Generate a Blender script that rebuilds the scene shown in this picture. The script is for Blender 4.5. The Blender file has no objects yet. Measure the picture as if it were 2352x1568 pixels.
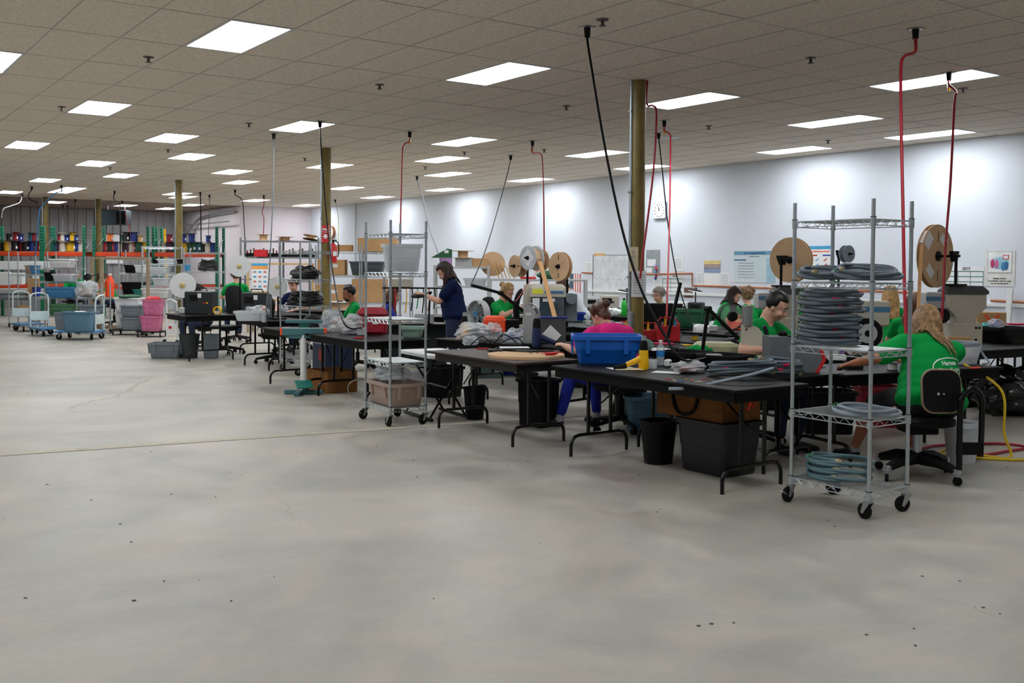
import bpy, bmesh, math, random
from math import sin, cos, pi, radians as RAD
from mathutils import Vector, Matrix, Euler
from mathutils.bvhtree import BVHTree
random.seed(7)
scene = bpy.context.scene
COL = scene.collection
# ---------------------------------------------------------------- camera
F_PX, CX, CY = 2318.35, 1176.0, 679.29
YAW, PIT, ROL = RAD(35.277), RAD(1.606), RAD(0.3857)
EYE = 1.55
CEIL = 3.646
f0 = Vector((sin(YAW), cos(YAW), 0)); r0 = Vector((cos(YAW), -sin(YAW), 0)); u0 = Vector((0, 0, 1))
FW = f0*cos(PIT) - u0*sin(PIT); u1 = u0*cos(PIT) + f0*sin(PIT)
RT = r0*cos(ROL) + u1*sin(ROL); UP = u1*cos(ROL) - r0*sin(ROL)
CAM = Vector((0, 0, EYE))
cam_data = bpy.data.cameras.new('camera')
cam_data.sensor_width = 36.0
cam_data.lens = F_PX*36.0/2352
cam_data.shift_y = -(784-CY)/2352
cam_data.clip_end = 200
cam = bpy.data.objects.new('camera', cam_data); COL.objects.link(cam)
cam.matrix_world = Matrix((( RT.x, UP.x, -FW.x, 0), (RT.y, UP.y, -FW.y, 0), (RT.z, UP.z, -FW.z, EYE), (0, 0, 0, 1)))
scene.camera = cam
# ---------------------------------------------------------------- world, exposure
world = bpy.data.worlds.new('hall_air'); scene.world = world
world.use_nodes = True
world.node_tree.nodes['Background'].inputs[0].default_value = (0.55, 0.6, 0.7, 1)
world.node_tree.nodes['Background'].inputs[1].default_value = 0.02
vs = scene.view_settings
vs.view_transform = 'Standard'; vs.look = 'None'; vs.gamma = 1.0; vs.use_curve_mapping = False
vs.exposure = 0.72
PANEL_STRENGTH = 11.0          # troffer diffusers: the only light the hall has
scene.cycles.use_denoising = True
scene.cycles.max_bounces = 7
scene.cycles.diffuse_bounces = 4
scene.cycles.glossy_bounces = 3
scene.cycles.transmission_bounces = 4
scene.cycles.transparent_max_bounces = 12
scene.cycles.sample_clamp_indirect = 4.0

# ---------------------------------------------------------------- where a point of the photograph stands in the hall
def ray(x, y): return FW + RT*((x-CX)/F_PX) - UP*((y-CY)/F_PX)
def G(x, y, z=0.0):
    d = ray(x, y); return CAM + d*((z-EYE)/d.z)
def FL(x, d, z=0.0):
    p = CAM + ray(x, 640)*d; return Vector((p.x, p.y, z))
def ZZ(x, y, d): return (CAM + ray(x, y)*d).z
def AT(x, y, d): return CAM + ray(x, y)*d
def WX(x, y, X):
    d = ray(x, y); return CAM + d*(X/d.x)
def dep(p): return (Vector(p)-CAM).dot(FW)

# ---------------------------------------------------------------- materials
def lin(c):
    c = c/255.0
    return c/12.92 if c <= .04045 else ((c+.055)/1.055)**2.4
def rgb(r, g, b): return (lin(r), lin(g), lin(b), 1)
MATS = {}
def M(name, col, rough=.5, metal=0., var=.12, scale=6., bump=0., bscale=40., alpha=1., spec=.5, emit=None, coat=0., trans=0., detail=4):
    """procedural surface: colour with a noise variation, optional fine relief"""
    if name in MATS: return MATS[name]
    m = bpy.data.materials.new(name); m.use_nodes = True
    nt = m.node_tree; b = nt.nodes['Principled BSDF']
    c = rgb(*col)
    b.inputs['Roughness'].default_value = rough; b.inputs['Metallic'].default_value = metal
    b.inputs['Specular IOR Level'].default_value = spec
    b.inputs['Coat Weight'].default_value = coat
    b.inputs['Transmission Weight'].default_value = trans
    tc = nt.nodes.new('ShaderNodeTexCoord')
    if var > 0:
        n = nt.nodes.new('ShaderNodeTexNoise'); n.inputs['Scale'].default_value = scale; n.inputs['Detail'].default_value = detail
        nt.links.new(tc.outputs['Object'], n.inputs['Vector'])
        r = nt.nodes.new('ShaderNodeValToRGB')
        r.color_ramp.elements[0].position = .3; r.color_ramp.elements[1].position = .7
        r.color_ramp.elements[0].color = tuple(max(0, v*(1-var)) for v in c[:3])+(1,)
        r.color_ramp.elements[1].color = tuple(min(1, v*(1+var)) for v in c[:3])+(1,)
        nt.links.new(n.outputs['Fac'], r.inputs['Fac']); nt.links.new(r.outputs['Color'], b.inputs['Base Color'])
    else: b.inputs['Base Color'].default_value = c
    if bump > 0:
        n2 = nt.nodes.new('ShaderNodeTexNoise'); n2.inputs['Scale'].default_value = bscale; n2.inputs['Detail'].default_value = 5
        nt.links.new(tc.outputs['Object'], n2.inputs['Vector'])
        bp = nt.nodes.new('ShaderNodeBump'); bp.inputs['Strength'].default_value = bump; bp.inputs['Distance'].default_value = .01
        nt.links.new(n2.outputs['Fac'], bp.inputs['Height']); nt.links.new(bp.outputs['Normal'], b.inputs['Normal'])
    if alpha < 1: b.inputs['Alpha'].default_value = alpha
    if emit is not None:
        b.inputs['Emission Color'].default_value = c if emit[0] is None else rgb(*emit[0]); b.inputs['Emission Strength'].default_value = emit[1]
    MATS[name] = m; return m

# ---------------------------------------------------------------- mesh builder
def rotm(rx=0, ry=0, rz=0): return Euler((rx, ry, rz)).to_matrix()
class MB:
    def __init__(s): s.v = []; s.f = []; s.m = []; s.cm = 0; s.T = None
    def add(s, vs_, fs):
        o = len(s.v)
        if s.T is not None: vs_ = [s.T @ Vector(v) for v in vs_]
        s.v += [tuple(v) for v in vs_]; s.f += [tuple(i+o for i in f) for f in fs]; s.m += [s.cm]*len(fs); return s
    def box(s, c, d, b=0., rot=None):
        hx, hy, hz = d[0]/2, d[1]/2, d[2]/2; c = Vector(c)
        b = min(b, hx*.49, hy*.49, hz*.49)
        if b <= 0:
            P = [Vector((x*hx, y*hy, z*hz)) for x in (-1, 1) for y in (-1, 1) for z in (-1, 1)]
            fs = [(0, 1, 3, 2), (4, 6, 7, 5), (0, 4, 5, 1), (2, 3, 7, 6), (0, 2, 6, 4), (1, 5, 7, 3)]
        else:
            P = []; ix = {}
            for x in (-1, 1):
                for y in (-1, 1):
                    for z in (-1, 1):
                        for a in range(3):
                            p = [x*hx, y*hy, z*hz]
                            for k in range(3):
                                if k != a: p[k] -= (x, y, z)[k]*b
                            ix[(x, y, z, a)] = len(P); P.append(Vector(p))
            fs = []
            for a in range(3):
                o1, o2 = (a+1) % 3, (a+2) % 3
                for sg in (-1, 1):
                    q = []
                    for u, w in ((-1, -1), (1, -1), (1, 1), (-1, 1)):
                        k = [0, 0, 0]; k[a] = sg; k[o1] = u; k[o2] = w
                        q.append(ix[(k[0], k[1], k[2], a)])
                    fs.append(tuple(q) if sg > 0 else tuple(reversed(q)))
                for u in (-1, 1):
                    for w in (-1, 1):
                        k0 = [0, 0, 0]; k0[a] = -1; k0[o1] = u; k0[o2] = w
                        k1 = list(k0); k1[a] = 1
                        q = [ix[(*k0, o1)], ix[(*k1, o1)], ix[(*k1, o2)], ix[(*k0, o2)]]
                        fs.append(tuple(q) if u*w > 0 else tuple(reversed(q)))
            for x in (-1, 1):
                for y in (-1, 1):
                    for z in (-1, 1):
                        q = [ix[(x, y, z, a)] for a in range(3)]
                        fs.append(tuple(q) if x*y*z > 0 else tuple(reversed(q)))
        if rot is not None: P = [rot @ p for p in P]
        return s.add([p+c for p in P], fs)
    def tube(s, pts, r, n=8, closed=False, caps=True):
        P = [Vector(p) for p in pts]; k = len(P)
        R = [r]*k if not isinstance(r, (list, tuple)) else list(r)
        tang = []
        for i in range(k):
            if closed: t = P[(i+1) % k]-P[i-1]
            else: t = P[min(i+1, k-1)]-P[max(i-1, 0)]
            tang.append(t.normalized() if t.length > 1e-9 else Vector((0, 0, 1)))
        t0 = tang[0]; ref = Vector((0, 0, 1)) if abs(t0.z) < .9 else Vector((1, 0, 0))
        nrm = t0.cross(ref).normalized(); vs_ = []
        for i in range(k):
            t = tang[i]; nrm = (nrm - t*nrm.dot(t))
            nrm = nrm.normalized() if nrm.length > 1e-6 else t.orthogonal().normalized()
            bn = t.cross(nrm)
            for j in range(n):
                a = 2*pi*j/n; vs_.append(P[i]+(nrm*cos(a)+bn*sin(a))*R[i])
        fs = []
        for i in range(k if closed else k-1):
            i2 = (i+1) % k
            for j in range(n):
                j2 = (j+1) % n; fs.append((i*n+j, i*n+j2, i2*n+j2, i2*n+j))
        if caps and not closed:
            fs.append(tuple(reversed(range(n)))); fs.append(tuple((k-1)*n+j for j in range(n)))
        return s.add(vs_, fs)
    def cyl(s, a, b, r, r2=None, n=14):
        return s.tube([a, b], [r, r if r2 is None else r2], n)
    def lathe(s, prof, n=20, c=(0, 0, 0), rot=None, caps=False):
        vs_ = []; c = Vector(c); k = len(prof)
        for (r, z) in prof:
            for j in range(n):
                a = 2*pi*j/n; p = Vector((r*cos(a), r*sin(a), z))
                vs_.append((rot @ p if rot is not None else p)+c)
        fs = [(i*n+j, i*n+(j+1) % n, (i+1)*n+(j+1) % n, (i+1)*n+j) for i in range(k-1) for j in range(n)]
        if caps: fs.append(tuple(reversed(range(n)))); fs.append(tuple((k-1)*n+j for j in range(n)))
        return s.add(vs_, fs)
    def ell(s, c, r, n=12, m=8, rot=None, fn=None):
        c = Vector(c); vs_ = []
        if not isinstance(r, (tuple, list)): r = (r, r, r)
        for i in range(m+1):
            th = pi*i/m
            for j in range(n):
                a = 2*pi*j/n; u = Vector((sin(th)*cos(a), sin(th)*sin(a), cos(th)))
                k = fn(u) if fn else 1
                p = Vector((u.x*r[0], u.y*r[1], u.z*r[2]))*k
                vs_.append((rot @ p if rot is not None else p)+c)
        fs = [(i*n+j, (i+1)*n+j, (i+1)*n+(j+1) % n, i*n+(j+1) % n) for i in range(m) for j in range(n)]
        return s.add(vs_, fs)
    def prism(s, poly, h, T=None):
        """polygon in xy extruded from z=0 to z=h, then transformed by T"""
        k = len(poly); vs_ = [Vector((x, y, 0)) for x, y in poly]+[Vector((x, y, h)) for x, y in poly]
        if T is not None: vs_ = [T @ v for v in vs_]
        fs = [tuple(reversed(range(k))), tuple(range(k, 2*k))]+[(i, (i+1) % k, k+(i+1) % k, k+i) for i in range(k)]
        return s.add(vs_, fs)
    def rrloft(s, secs, seg=3, c=(0, 0, 0), capb=True, capt=False):
        """rounded rectangles (z, w, d, r) lofted upwards"""
        c = Vector(c); vs_ = []; n = 4*(seg+1)
        for (z, w, d, r) in secs:
            r = min(r, w/2*.99, d/2*.99)
            for q in range(4):
                cx_ = (w/2-r)*(1 if q in (0, 3) else -1); cy_ = (d/2-r)*(1 if q in (0, 1) else -1)
                for k in range(seg+1):
                    a = pi/2*q+pi/2*k/seg; vs_.append(Vector((cx_+r*cos(a), cy_+r*sin(a), z))+c)
        fs = [(i*n+j, i*n+(j+1) % n, (i+1)*n+(j+1) % n, (i+1)*n+j) for i in range(len(secs)-1) for j in range(n)]
        if capb: fs.append(tuple(reversed(range(n))))
        if capt: fs.append(tuple((len(secs)-1)*n+j for j in range(n)))
        return s.add(vs_, fs)
    def mesh(s, name):
        me = bpy.data.meshes.new(name); me.from_pydata(s.v, [], s.f); me.update(); return me
def par(o, p):
    if p is not None: o.parent = p
    return o
def part(name, mb, mats, parent=None, smooth=True, ang=38):
    me = mb.mesh(name) if isinstance(mb, MB) else mb
    if not isinstance(mats, (list, tuple)): mats = [mats]
    if len(me.materials) == 0:
        for m in mats: me.materials.append(m)
        if isinstance(mb, MB) and any(mb.m): me.polygons.foreach_set('material_index', mb.m)
        if smooth and len(me.polygons):
            me.polygons.foreach_set('use_smooth', [True]*len(me.polygons)); me.set_sharp_from_angle(angle=RAD(ang))
    o = bpy.data.objects.new(name, me); COL.objects.link(o); return par(o, parent)
def tag(o, label, cat, group=None, kind=None):
    if label: o['label'] = label
    if cat: o['category'] = cat
    if group: o['group'] = group
    if kind: o['kind'] = kind
    return o
def thing(name, label, cat, loc=(0, 0, 0), rz=0., group=None, rot=None):
    o = bpy.data.objects.new(name, None); COL.objects.link(o); o.empty_display_size = .1
    o.location = loc; o.rotation_euler = rot if rot else (0, 0, rz)
    return tag(o, label, cat, group)
def solo(name, mb, mats, label, cat, loc=(0, 0, 0), rz=0., group=None, rot=None, **k):
    o = part(name, mb, mats, None, **k); o.location = loc; o.rotation_euler = rot if rot else (0, 0, rz)
    return tag(o, label, cat, group)
def copy_tree(o, parent=None):
    c = o.copy(); COL.objects.link(c); c.parent = parent
    for ch in o.children: copy_tree(ch, c)
    return c
def dup(o, label, loc, rz=None, scale=None):
    c = copy_tree(o); c['label'] = label; c.location = loc
    if rz is not None: c.rotation_euler = (0, 0, rz)
    if scale: c.scale = (scale,)*3 if not isinstance(scale, tuple) else scale
    return c
def struct(name, mb, m, parent=None, **k):
    o = part(name, mb, m, parent, **k)
    if parent is None: o['kind'] = 'structure'
    return o
def text_mesh(txt, size, ext=.0008, align='CENTER', bold=False, spacing=1.):
    cu = bpy.data.curves.new('lettering', 'FONT'); cu.body = txt; cu.size = size; cu.extrude = ext; cu.align_x = align; cu.align_y = 'CENTER'
    cu.resolution_u = 2; cu.space_character = spacing
    if bold: cu.offset = size*.02
    o = bpy.data.objects.new('lettering', cu); COL.objects.link(o)
    dg = bpy.context.evaluated_depsgraph_get(); me = bpy.data.meshes.new_from_object(o.evaluated_get(dg))
    bpy.data.objects.remove(o); bpy.data.curves.remove(cu); return me
def smoothpath(pts, k=6):
    """Catmull-Rom through pts"""
    P = [Vector(p) for p in pts]; out = []
    for i in range(len(P)-1):
        p0 = P[max(i-1, 0)]; p1 = P[i]; p2 = P[i+1]; p3 = P[min(i+2, len(P)-1)]
        for j in range(k):
            t = j/k
            out.append(.5*((2*p1)+(p2-p0)*t+(2*p0-5*p1+4*p2-p3)*t*t+(3*p1-p0-3*p2+p3)*t**3))
    out.append(P[-1]); return out
def rz_of(v): return math.atan2(v[1], v[0])
# ================================================================ materials of the setting
def floor_mat():
    m = bpy.data.materials.new('polished_concrete'); m.use_nodes = True; nt = m.node_tree; b = nt.nodes['Principled BSDF']
    tc = nt.nodes.new('ShaderNodeTexCoord')
    def noise(scale, det=6, dist=0.):
        n = nt.nodes.new('ShaderNodeTexNoise'); n.inputs['Scale'].default_value = scale; n.inputs['Detail'].default_value = det; n.inputs['Distortion'].default_value = dist
        nt.links.new(tc.outputs['Object'], n.inputs['Vector']); return n
    def ramp(src, a, b_, ca, cb):
        r = nt.nodes.new('ShaderNodeValToRGB'); r.color_ramp.elements[0].position = a; r.color_ramp.elements[1].position = b_
        r.color_ramp.elements[0].color = ca; r.color_ramp.elements[1].color = cb; nt.links.new(src, r.inputs['Fac']); return r
    def mix(a, b_, fac, mode='MIX', f=None):
        x = nt.nodes.new('ShaderNodeMix'); x.data_type = 'RGBA'; x.blend_type = mode
        nt.links.new(a, x.inputs[6]); nt.links.new(b_, x.inputs[7])
        if f is not None: nt.links.new(f, x.inputs[0])
        else: x.inputs[0].default_value = fac
        return x
    n1 = noise(.55, 7, 1.6); n2 = noise(2.2, 8, .8); n3 = noise(26, 4); n4 = noise(.9, 5, 2.5)
    base = ramp(n1.outputs['Fac'], .32, .7, rgb(157, 154, 147), rgb(189, 183, 171))
    blot = ramp(n2.outputs['Fac'], .3, .75, (.80, .81, .82, 1), (1.08, 1.07, 1.05, 1))
    fine = ramp(n3.outputs['Fac'], .25, .75, (.95, .95, .95, 1), (1.03, 1.03, 1.03, 1))
    brown = ramp(n4.outputs['Fac'], .50, .70, (0, 0, 0, 1), (.32, .32, .32, 1))
    a = mix(base.outputs['Color'], blot.outputs['Color'], 1, 'MULTIPLY'); a = mix(a.outputs[2], fine.outputs['Color'], 1, 'MULTIPLY')
    st = nt.nodes.new('ShaderNodeRGB'); st.outputs[0].default_value = rgb(190, 176, 156)
    a = mix(a.outputs[2], st.outputs[0], 0, 'MIX', brown.outputs['Color'])
    nt.links.new(a.outputs[2], b.inputs['Base Color'])
    rr = ramp(n2.outputs['Fac'], .3, .7, (.34, .34, .34, 1), (.52, .52, .52, 1)); nt.links.new(rr.outputs['Color'], b.inputs['Roughness'])
    b.inputs['Specular IOR Level'].default_value = .35
    bp = nt.nodes.new('ShaderNodeBump'); bp.inputs['Strength'].default_value = .06; bp.inputs['Distance'].default_value = .01
    nt.links.new(n3.outputs['Fac'], bp.inputs['Height']); nt.links.new(bp.outputs['Normal'], b.inputs['Normal'])
    return m
m_floor = floor_mat()
m_tile = M('ceiling_tile_board', (232, 221, 207), .95, var=.12, scale=26, bump=.35, bscale=90, spec=.1, detail=8)
m_grid = M('white_tee_bar', (186, 184, 180), .5, var=.03)
m_ceilback = M('plenum_shadow', (70, 66, 60), .9, var=.1)
m_farceil = M('unpainted_ceiling_board', (150, 132, 122), .95, var=.15, scale=1.5, spec=.1)
m_wall = M('white_painted_block', (222, 228, 238), .7, var=.03, scale=1.2, bump=.05, bscale=30, spec=.25)
m_wallfar = M('offwhite_paint', (222, 214, 218), .75, var=.05, scale=1.0, spec=.2)
m_siding = M('grey_metal_siding', (150, 148, 148), .55, var=.08, scale=2, spec=.4)
m_column = M('olive_yellow_paint', (120, 103, 50), .5, var=.22, scale=5, bump=.1, bscale=14)
m_conduit = M('galvanised_conduit', (176, 186, 196), .35, .8, var=.1)
m_diff = bpy.data.materials.new('troffer_diffuser'); m_diff.use_nodes = True
_b = m_diff.node_tree.nodes['Principled BSDF']; _b.inputs['Base Color'].default_value = (1, 1, 1, 1)
_b.inputs['Emission Color'].default_value = (.93, .97, 1, 1); _b.inputs['Emission Strength'].default_value = PANEL_STRENGTH
m_lframe = M('white_enamel_frame', (225, 225, 225), .4, var=.02)
m_black = M('black_plastic', (13, 13, 14), .5, var=.2, spec=.18)
m_steel = M('brushed_steel', (168, 170, 172), .35, .85, var=.1)
m_copper = M('copper_pipe', (178, 112, 78), .4, .7, var=.15)
m_darkgap = M('dark_joint', (96, 90, 80), .9, var=.2)
# ================================================================ floor
fl = struct('floor', MB().box((3, 17, -.1), (26, 56, .2)), m_floor)
js = MB().box((3.0, 0, .0004), (13.4, .018, .0008)); o = part('control_joint', js, m_darkgap, fl); o.location = (-1.3, 9.42, 0); o.rotation_euler = (0, 0, RAD(-9.0))
m_patch = M('pale_joint_filler', (184, 176, 160), .8, var=.12, scale=9)
o = part('joint_filler', MB().box((3.0, 0, .0003), (13.4, .13, .0006)), m_patch, fl); o.location = (-1.3, 9.5, 0); o.rotation_euler = (0, 0, RAD(-9.0))
def crack(pts, w):
    P = []
    for a, b in zip(pts[:-1], pts[1:]):
        a = Vector(a); b = Vector(b)
        for k in range(8): P.append(a.lerp(b, k/8)+Vector((random.uniform(-.03, .03), random.uniform(-.03, .03), 0)))
    mb = MB(); vs_ = []; fs = []
    for i, p in enumerate(P):
        t = (P[min(i+1, len(P)-1)]-P[max(i-1, 0)]).normalized(); s = Vector((-t.y, t.x, 0))*w*random.uniform(.4, 1)
        vs_ += [p+s+Vector((0, 0, .0007)), p-s+Vector((0, 0, .0007))]
    for i in range(len(P)-1): fs.append((2*i, 2*i+1, 2*i+3, 2*i+2))
    mb.add(vs_, fs); return mb
m_crack = M('repaired_crack', (170, 164, 152), .9, var=.15, scale=20)
part('crack', crack([G(340, 872), G(300, 893), G(265, 912), G(205, 922), G(140, 945)], .035), m_crack, fl)
part('crack', crack([G(85, 856), G(180, 862), G(330, 872)], .012), m_crack, fl)
part('crack', crack([G(600, 1110), G(660, 1165), G(690, 1210)], .004), m_crack, fl)
part('crack', crack([G(690, 1172), G(900, 1168), G(1100, 1160)], .003), m_crack, fl)
part('crack', crack([G(2030, 1330), G(2150, 1370), G(2352, 1430)], .004), m_crack, fl)
m_joint2 = M('worn_joint', (160, 154, 144), .9, var=.15)
part('control_joint', crack([G(-60, 831), G(250, 827), G(560, 818)], .012), m_joint2, fl); part('control_joint', crack([G(-60, 870), G(300, 866), G(620, 857)], .008), m_joint2, fl); part('control_joint', crack([G(0, 1005), G(400, 982), G(820, 958)], .006), m_joint2, fl)
_rn = random.Random(3); db = MB()
for k in range(70):
    p = G(_rn.uniform(-100, 2400), 900+600*_rn.random()**1.5); sz = _rn.uniform(.004, .016); db.box((p.x, p.y, .0015), (sz, sz*_rn.uniform(.3, 1), .003), 0, rotm(0, 0, _rn.uniform(0, 3)))
o = part('floor_debris', db, M('dark_grit', (70, 66, 60), .8, var=.4), fl, smooth=False); o['kind'] = 'stuff'
# ================================================================ ceiling: lay-in tiles on tee bars, troffers
TX, TY, CX0, CY0 = .58, 1.305, 3.03, 8.455
def cell(i, j): return CX0+TX*i, CY0+TY*j
SNAP = [(0, 0), (0, 4), (0, 8), (3, 6), (3, 10), (3, 14), (5, 0), (5, 4), (5, 8), (5, 12), (5, 16), (8, 10), (10, 0), (10, 4), (10, 12), (12, 6), (12, -2),
        (15, 0), (15, 4), (15, 8), (19, 0), (19, 2), (19, 8), (19, 11), (19, 14), (19, 5), (-3, 2), (10, 8), (15, 12), (19, 18), (15, 17), (10, 16), (11, 17), (3, 18), (5, 17),
        # unseen lights added to brighten the foreground, fewer at right to darken it
        (0, -4), (5, -4), (0, -8), (5, -8), (17, -6), (-5, -2), (-5, 2), (-5, -6), (-10, 0), (-10, 4), (-10, -4), (-7, 8), (-12, 10), (-5, 12)]
lamp_cells = set(SNAP)
ceil = struct('ceiling', MB().box((3, 13.05, CEIL+.06), (24.4, 42.1, .06)), m_ceilback)
i0, i1, j0, j1 = -20, 20, -12, 19
tiles = []
for i in range(i0, i1+1):
    for j in range(j0, j1+1):
        if (i, j) in lamp_cells: continue
        x, y = cell(i, j); p = Vector((x+TX/2, y+TY/2, CEIL))
        if p.x > 15.0 or p.y > 34.2: continue
        d = dep(p); q = p-CAM
        sx = CX+F_PX*q.dot(RT)/d if d > .5 else -1e9; sy = CY-F_PX*q.dot(UP)/d if d > .5 else -1e9
        vis = d > 1 and -120 < sx < 2470 and -120 < sy < 700
        tiles.append((0 if vis else 1, d, x, y))
tiles.sort()
tile_me = None
rest = MB()
for k, (nv, d, x, y) in enumerate(tiles):
    if k < 300:
        if tile_me is None:
            o = part('ceiling_tile', MB().box((0, 0, 0), (TX-.007, TY-.007, .016), .0015), m_tile, ceil, smooth=False); tile_me = o.data
        else:
            o = bpy.data.objects.new('ceiling_tile', tile_me); COL.objects.link(o); o.parent = ceil
        o.location = (x+TX/2, y+TY/2, CEIL+.008+random.uniform(0, .003))
    else: rest.box((x+TX/2, y+TY/2, CEIL+.009), (TX-.007, TY-.007, .016))
o = part('ceiling_tiles_beyond', rest, m_tile, ceil, smooth=False); o['kind'] = 'stuff'
for i in range(i0, i1+2):
    x = CX0+TX*i
    if x < 15.1: part('tee_bar', MB().box((x, CY0+TY*(j0+j1+1)/2, CEIL+.004), (.011, TY*(j1-j0+1), .012)), m_grid, ceil, smooth=False)
for j in range(j0, j1+2):
    y = CY0+TY*j
    if y < 34.3: part('tee_bar', MB().box((CX0+TX*(i0+i1+1)/2, y, CEIL+.0045), (TX*(i1-i0+1), .011, .012)), m_grid, ceil, smooth=False)
def make_lamp(x, y, label):
    t = thing('ceiling_light', label, 'ceiling light', (x, y, CEIL), 0, 'recessed ceiling lights')
    part('diffuser', LM[0], m_diff, t); part('frame', LM[1], m_lframe, t); return t
LW, LL = .53, 1.225
_fr = MB()
for sx in (-1, 1): _fr.box((sx*(LW/2+.0115), 0, .004), (.023, LL+.046, .014)); _fr.box((0, sx*(LL/2+.0115), .004), (LW, .023, .014))
LM = [MB().box((0, 0, .004), (LW, LL, .006)).mesh('diffuser'), _fr.mesh('frame')]
lamp_pos = []
for (i, j) in SNAP:
    x, y = cell(i, j); lamp_pos.append((x+TX/2, y+TY/2))
for (x, y) in [(9.48, 37.1), (11.2, 38.0), (7.1, 36.8), (11.2, 35.2)]: lamp_pos.append((x, y))
lamp_pos.sort(key=lambda p: -dep((p[0], p[1], CEIL)))
ORD = ['first', 'second', 'third', 'fourth', 'fifth', 'sixth', 'seventh', 'eighth', 'ninth', 'tenth', 'eleventh', 'twelfth']
seen = []; unseen = []
for (x, y) in lamp_pos:
    q = Vector((x, y, CEIL))-CAM; d = q.dot(FW); sx = CX+F_PX*q.dot(RT)/d if d > 1 else -1; sy = CY-F_PX*q.dot(UP)/d if d > 1 else -1
    (seen if -30 < sx < 2380 and sy > -30 else unseen).append((sy, sx, x, y))
seen.sort()
for b_ in range(0, len(seen), 6):
    band = sorted(seen[b_:b_+6], key=lambda t: t[1])
    for k, (sy, sx, x, y) in enumerate(band):
        make_lamp(x, y, 'bright white recessed ceiling light, %s from the left in the %s band from the top' % (ORD[k], ORD[b_//6]))
for (sy, sx, x, y) in unseen: make_lamp(x, y, 'added recessed ceiling light over the near part of the hall, outside the picture')
struct('ceiling_far', MB().box((5, 37.3, CEIL+.05), (20, 6.2, .08)), m_farceil)
# ================================================================ walls
struct('wall_right', MB().box((15.3, 13.1, CEIL/2), (.2, 42.2, CEIL)), m_wall)
struct('wall_jog', MB().box((13.9, 34.35, CEIL/2), (2.6, .3, CEIL)), m_wallfar)
struct('wall_far_right', MB().box((12.7, 37.45, CEIL/2), (.2, 5.9, CEIL)), m_wallfar)
wb = struct('wall_back', MB().box((3.6, 40.4, CEIL/2), (18.4, .2, CEIL)), m_siding)
rib = None
for k in range(56):
    x = -5.4+k*.32
    if x > 12.5: break
    if rib is None:
        o = part('siding_panel', MB().prism([(-.14, 0), (.14, 0), (.12, -.035), (-.12, -.035)], CEIL-.02), m_siding, wb, smooth=False); rib = o.data
    else: o = bpy.data.objects.new('siding_panel', rib); COL.objects.link(o); o.parent = wb
    o.location = (x, 40.3, .01)
struct('wall_left', MB().box((-9.3, 13.1, CEIL/2), (.2, 54.2, CEIL)), m_wall)
struct('wall_near', MB().box((3, -8.1, CEIL/2), (24.4, .2, CEIL)), m_wall)
# ================================================================ columns
def column(x, y, label, junction=True):
    t = thing('column', label, 'column', (x, y, 0), 0, 'olive steel columns')
    part('shaft', MB().cyl((0, 0, .0), (0, 0, CEIL-.004), .078, n=24), m_column, t)
    part('base_plate', MB().box((0, 0, .012), (.3, .3, .024), .004), m_column, t)
    d = (-r0*.085-f0*.02); c0 = (d.x, d.y)
    part('conduit', MB().cyl((c0[0], c0[1], .95), (c0[0], c0[1], CEIL-.004), .019, n=10), m_conduit, t)
    for z in (1.45, 2.4, 3.3): part('pipe_clamp', MB().box((c0[0], c0[1], z), (.055, .05, .022), .004), m_steel, t)
    if junction: part('junction_box', MB().box((c0[0]+.02, c0[1]-.03, .98), (.11, .07, .17), .008), M('grey_box_enamel', (128, 132, 136), .5), t)
    return t
column(7.69, 8.44, 'round olive yellow column behind the woman in pink, with notices taped on')
column(7.69, 16.6, 'round olive yellow column carrying the red fire extinguisher sign')
column(7.69, 25.1, 'round olive yellow column beside the yellow ladder')
column(7.86, 34.0, 'round olive yellow column behind the yellow spools at far left', False)
column(6.3, 34.0, 'olive yellow column farthest left behind the blue hose', False)
# ================================================================ materials of the things
m_tabletop = M('black_laminate', (15, 15, 17), .5, var=.25, scale=9, bump=.05, bscale=60, spec=.14)
m_browntop = M('brown_laminate', (60, 46, 40), .55, var=.3, scale=8, spec=.25)
m_apron = M('black_apron_enamel', (8, 8, 9), .55, var=.2, spec=.15)
m_brownapron = M('brown_apron_enamel', (30, 23, 20), .5, var=.2)
m_leg = M('glossy_black_steel', (9, 9, 10), .22, .3, var=.1)
m_chrome = M('zinc_wire', (190, 198, 203), .3, .75, var=.08, scale=30)
m_rubber = M('black_rubber', (16, 16, 17), .7, var=.15, spec=.2)
m_liner = M('white_shelf_liner', (214, 220, 222), .5, var=.05)
m_cable = M('grey_cable_jacket', (92, 104, 114), .5, var=.1, scale=14)
m_cablelt = M('pale_grey_cable_jacket', (140, 152, 164), .45, var=.08)
m_blackcable = M('black_cable_jacket', (13, 17, 17), .5, var=.3, scale=30)
m_pink = M('hot_pink_label', (226, 32, 92), .5, var=.05)
m_greentie = M('green_twist_tie', (20, 150, 80), .5)
m_nickel = M('nickel_connector', (190, 178, 150), .3, .8)
m_red = M('red_rubber_hose', (170, 20, 44), .45, var=.12)
m_redp = M('red_plastic', (196, 24, 34), .45)
m_bluet = M('bright_blue_polyethylene', (14, 98, 196), .42, var=.08, scale=3)
m_dblue = M('dark_blue_polyethylene', (16, 48, 150), .42, var=.1)
m_slate = M('slate_blue_polyethylene', (84, 122, 146), .5, var=.08, scale=4)
m_skyt = M('mid_blue_polyethylene', (64, 128, 178), .5, var=.08, scale=4)
m_grey = M('grey_polyethylene', (118, 128, 136), .5, var=.06)
m_dgrey = M('charcoal_polyethylene', (34, 38, 42), .55, var=.12, spec=.25)
m_greenpl = M('green_polyethylene', (34, 92, 58), .5, var=.1)
m_oliveg = M('sage_green_polyethylene', (80, 124, 84), .5, var=.1)
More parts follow.
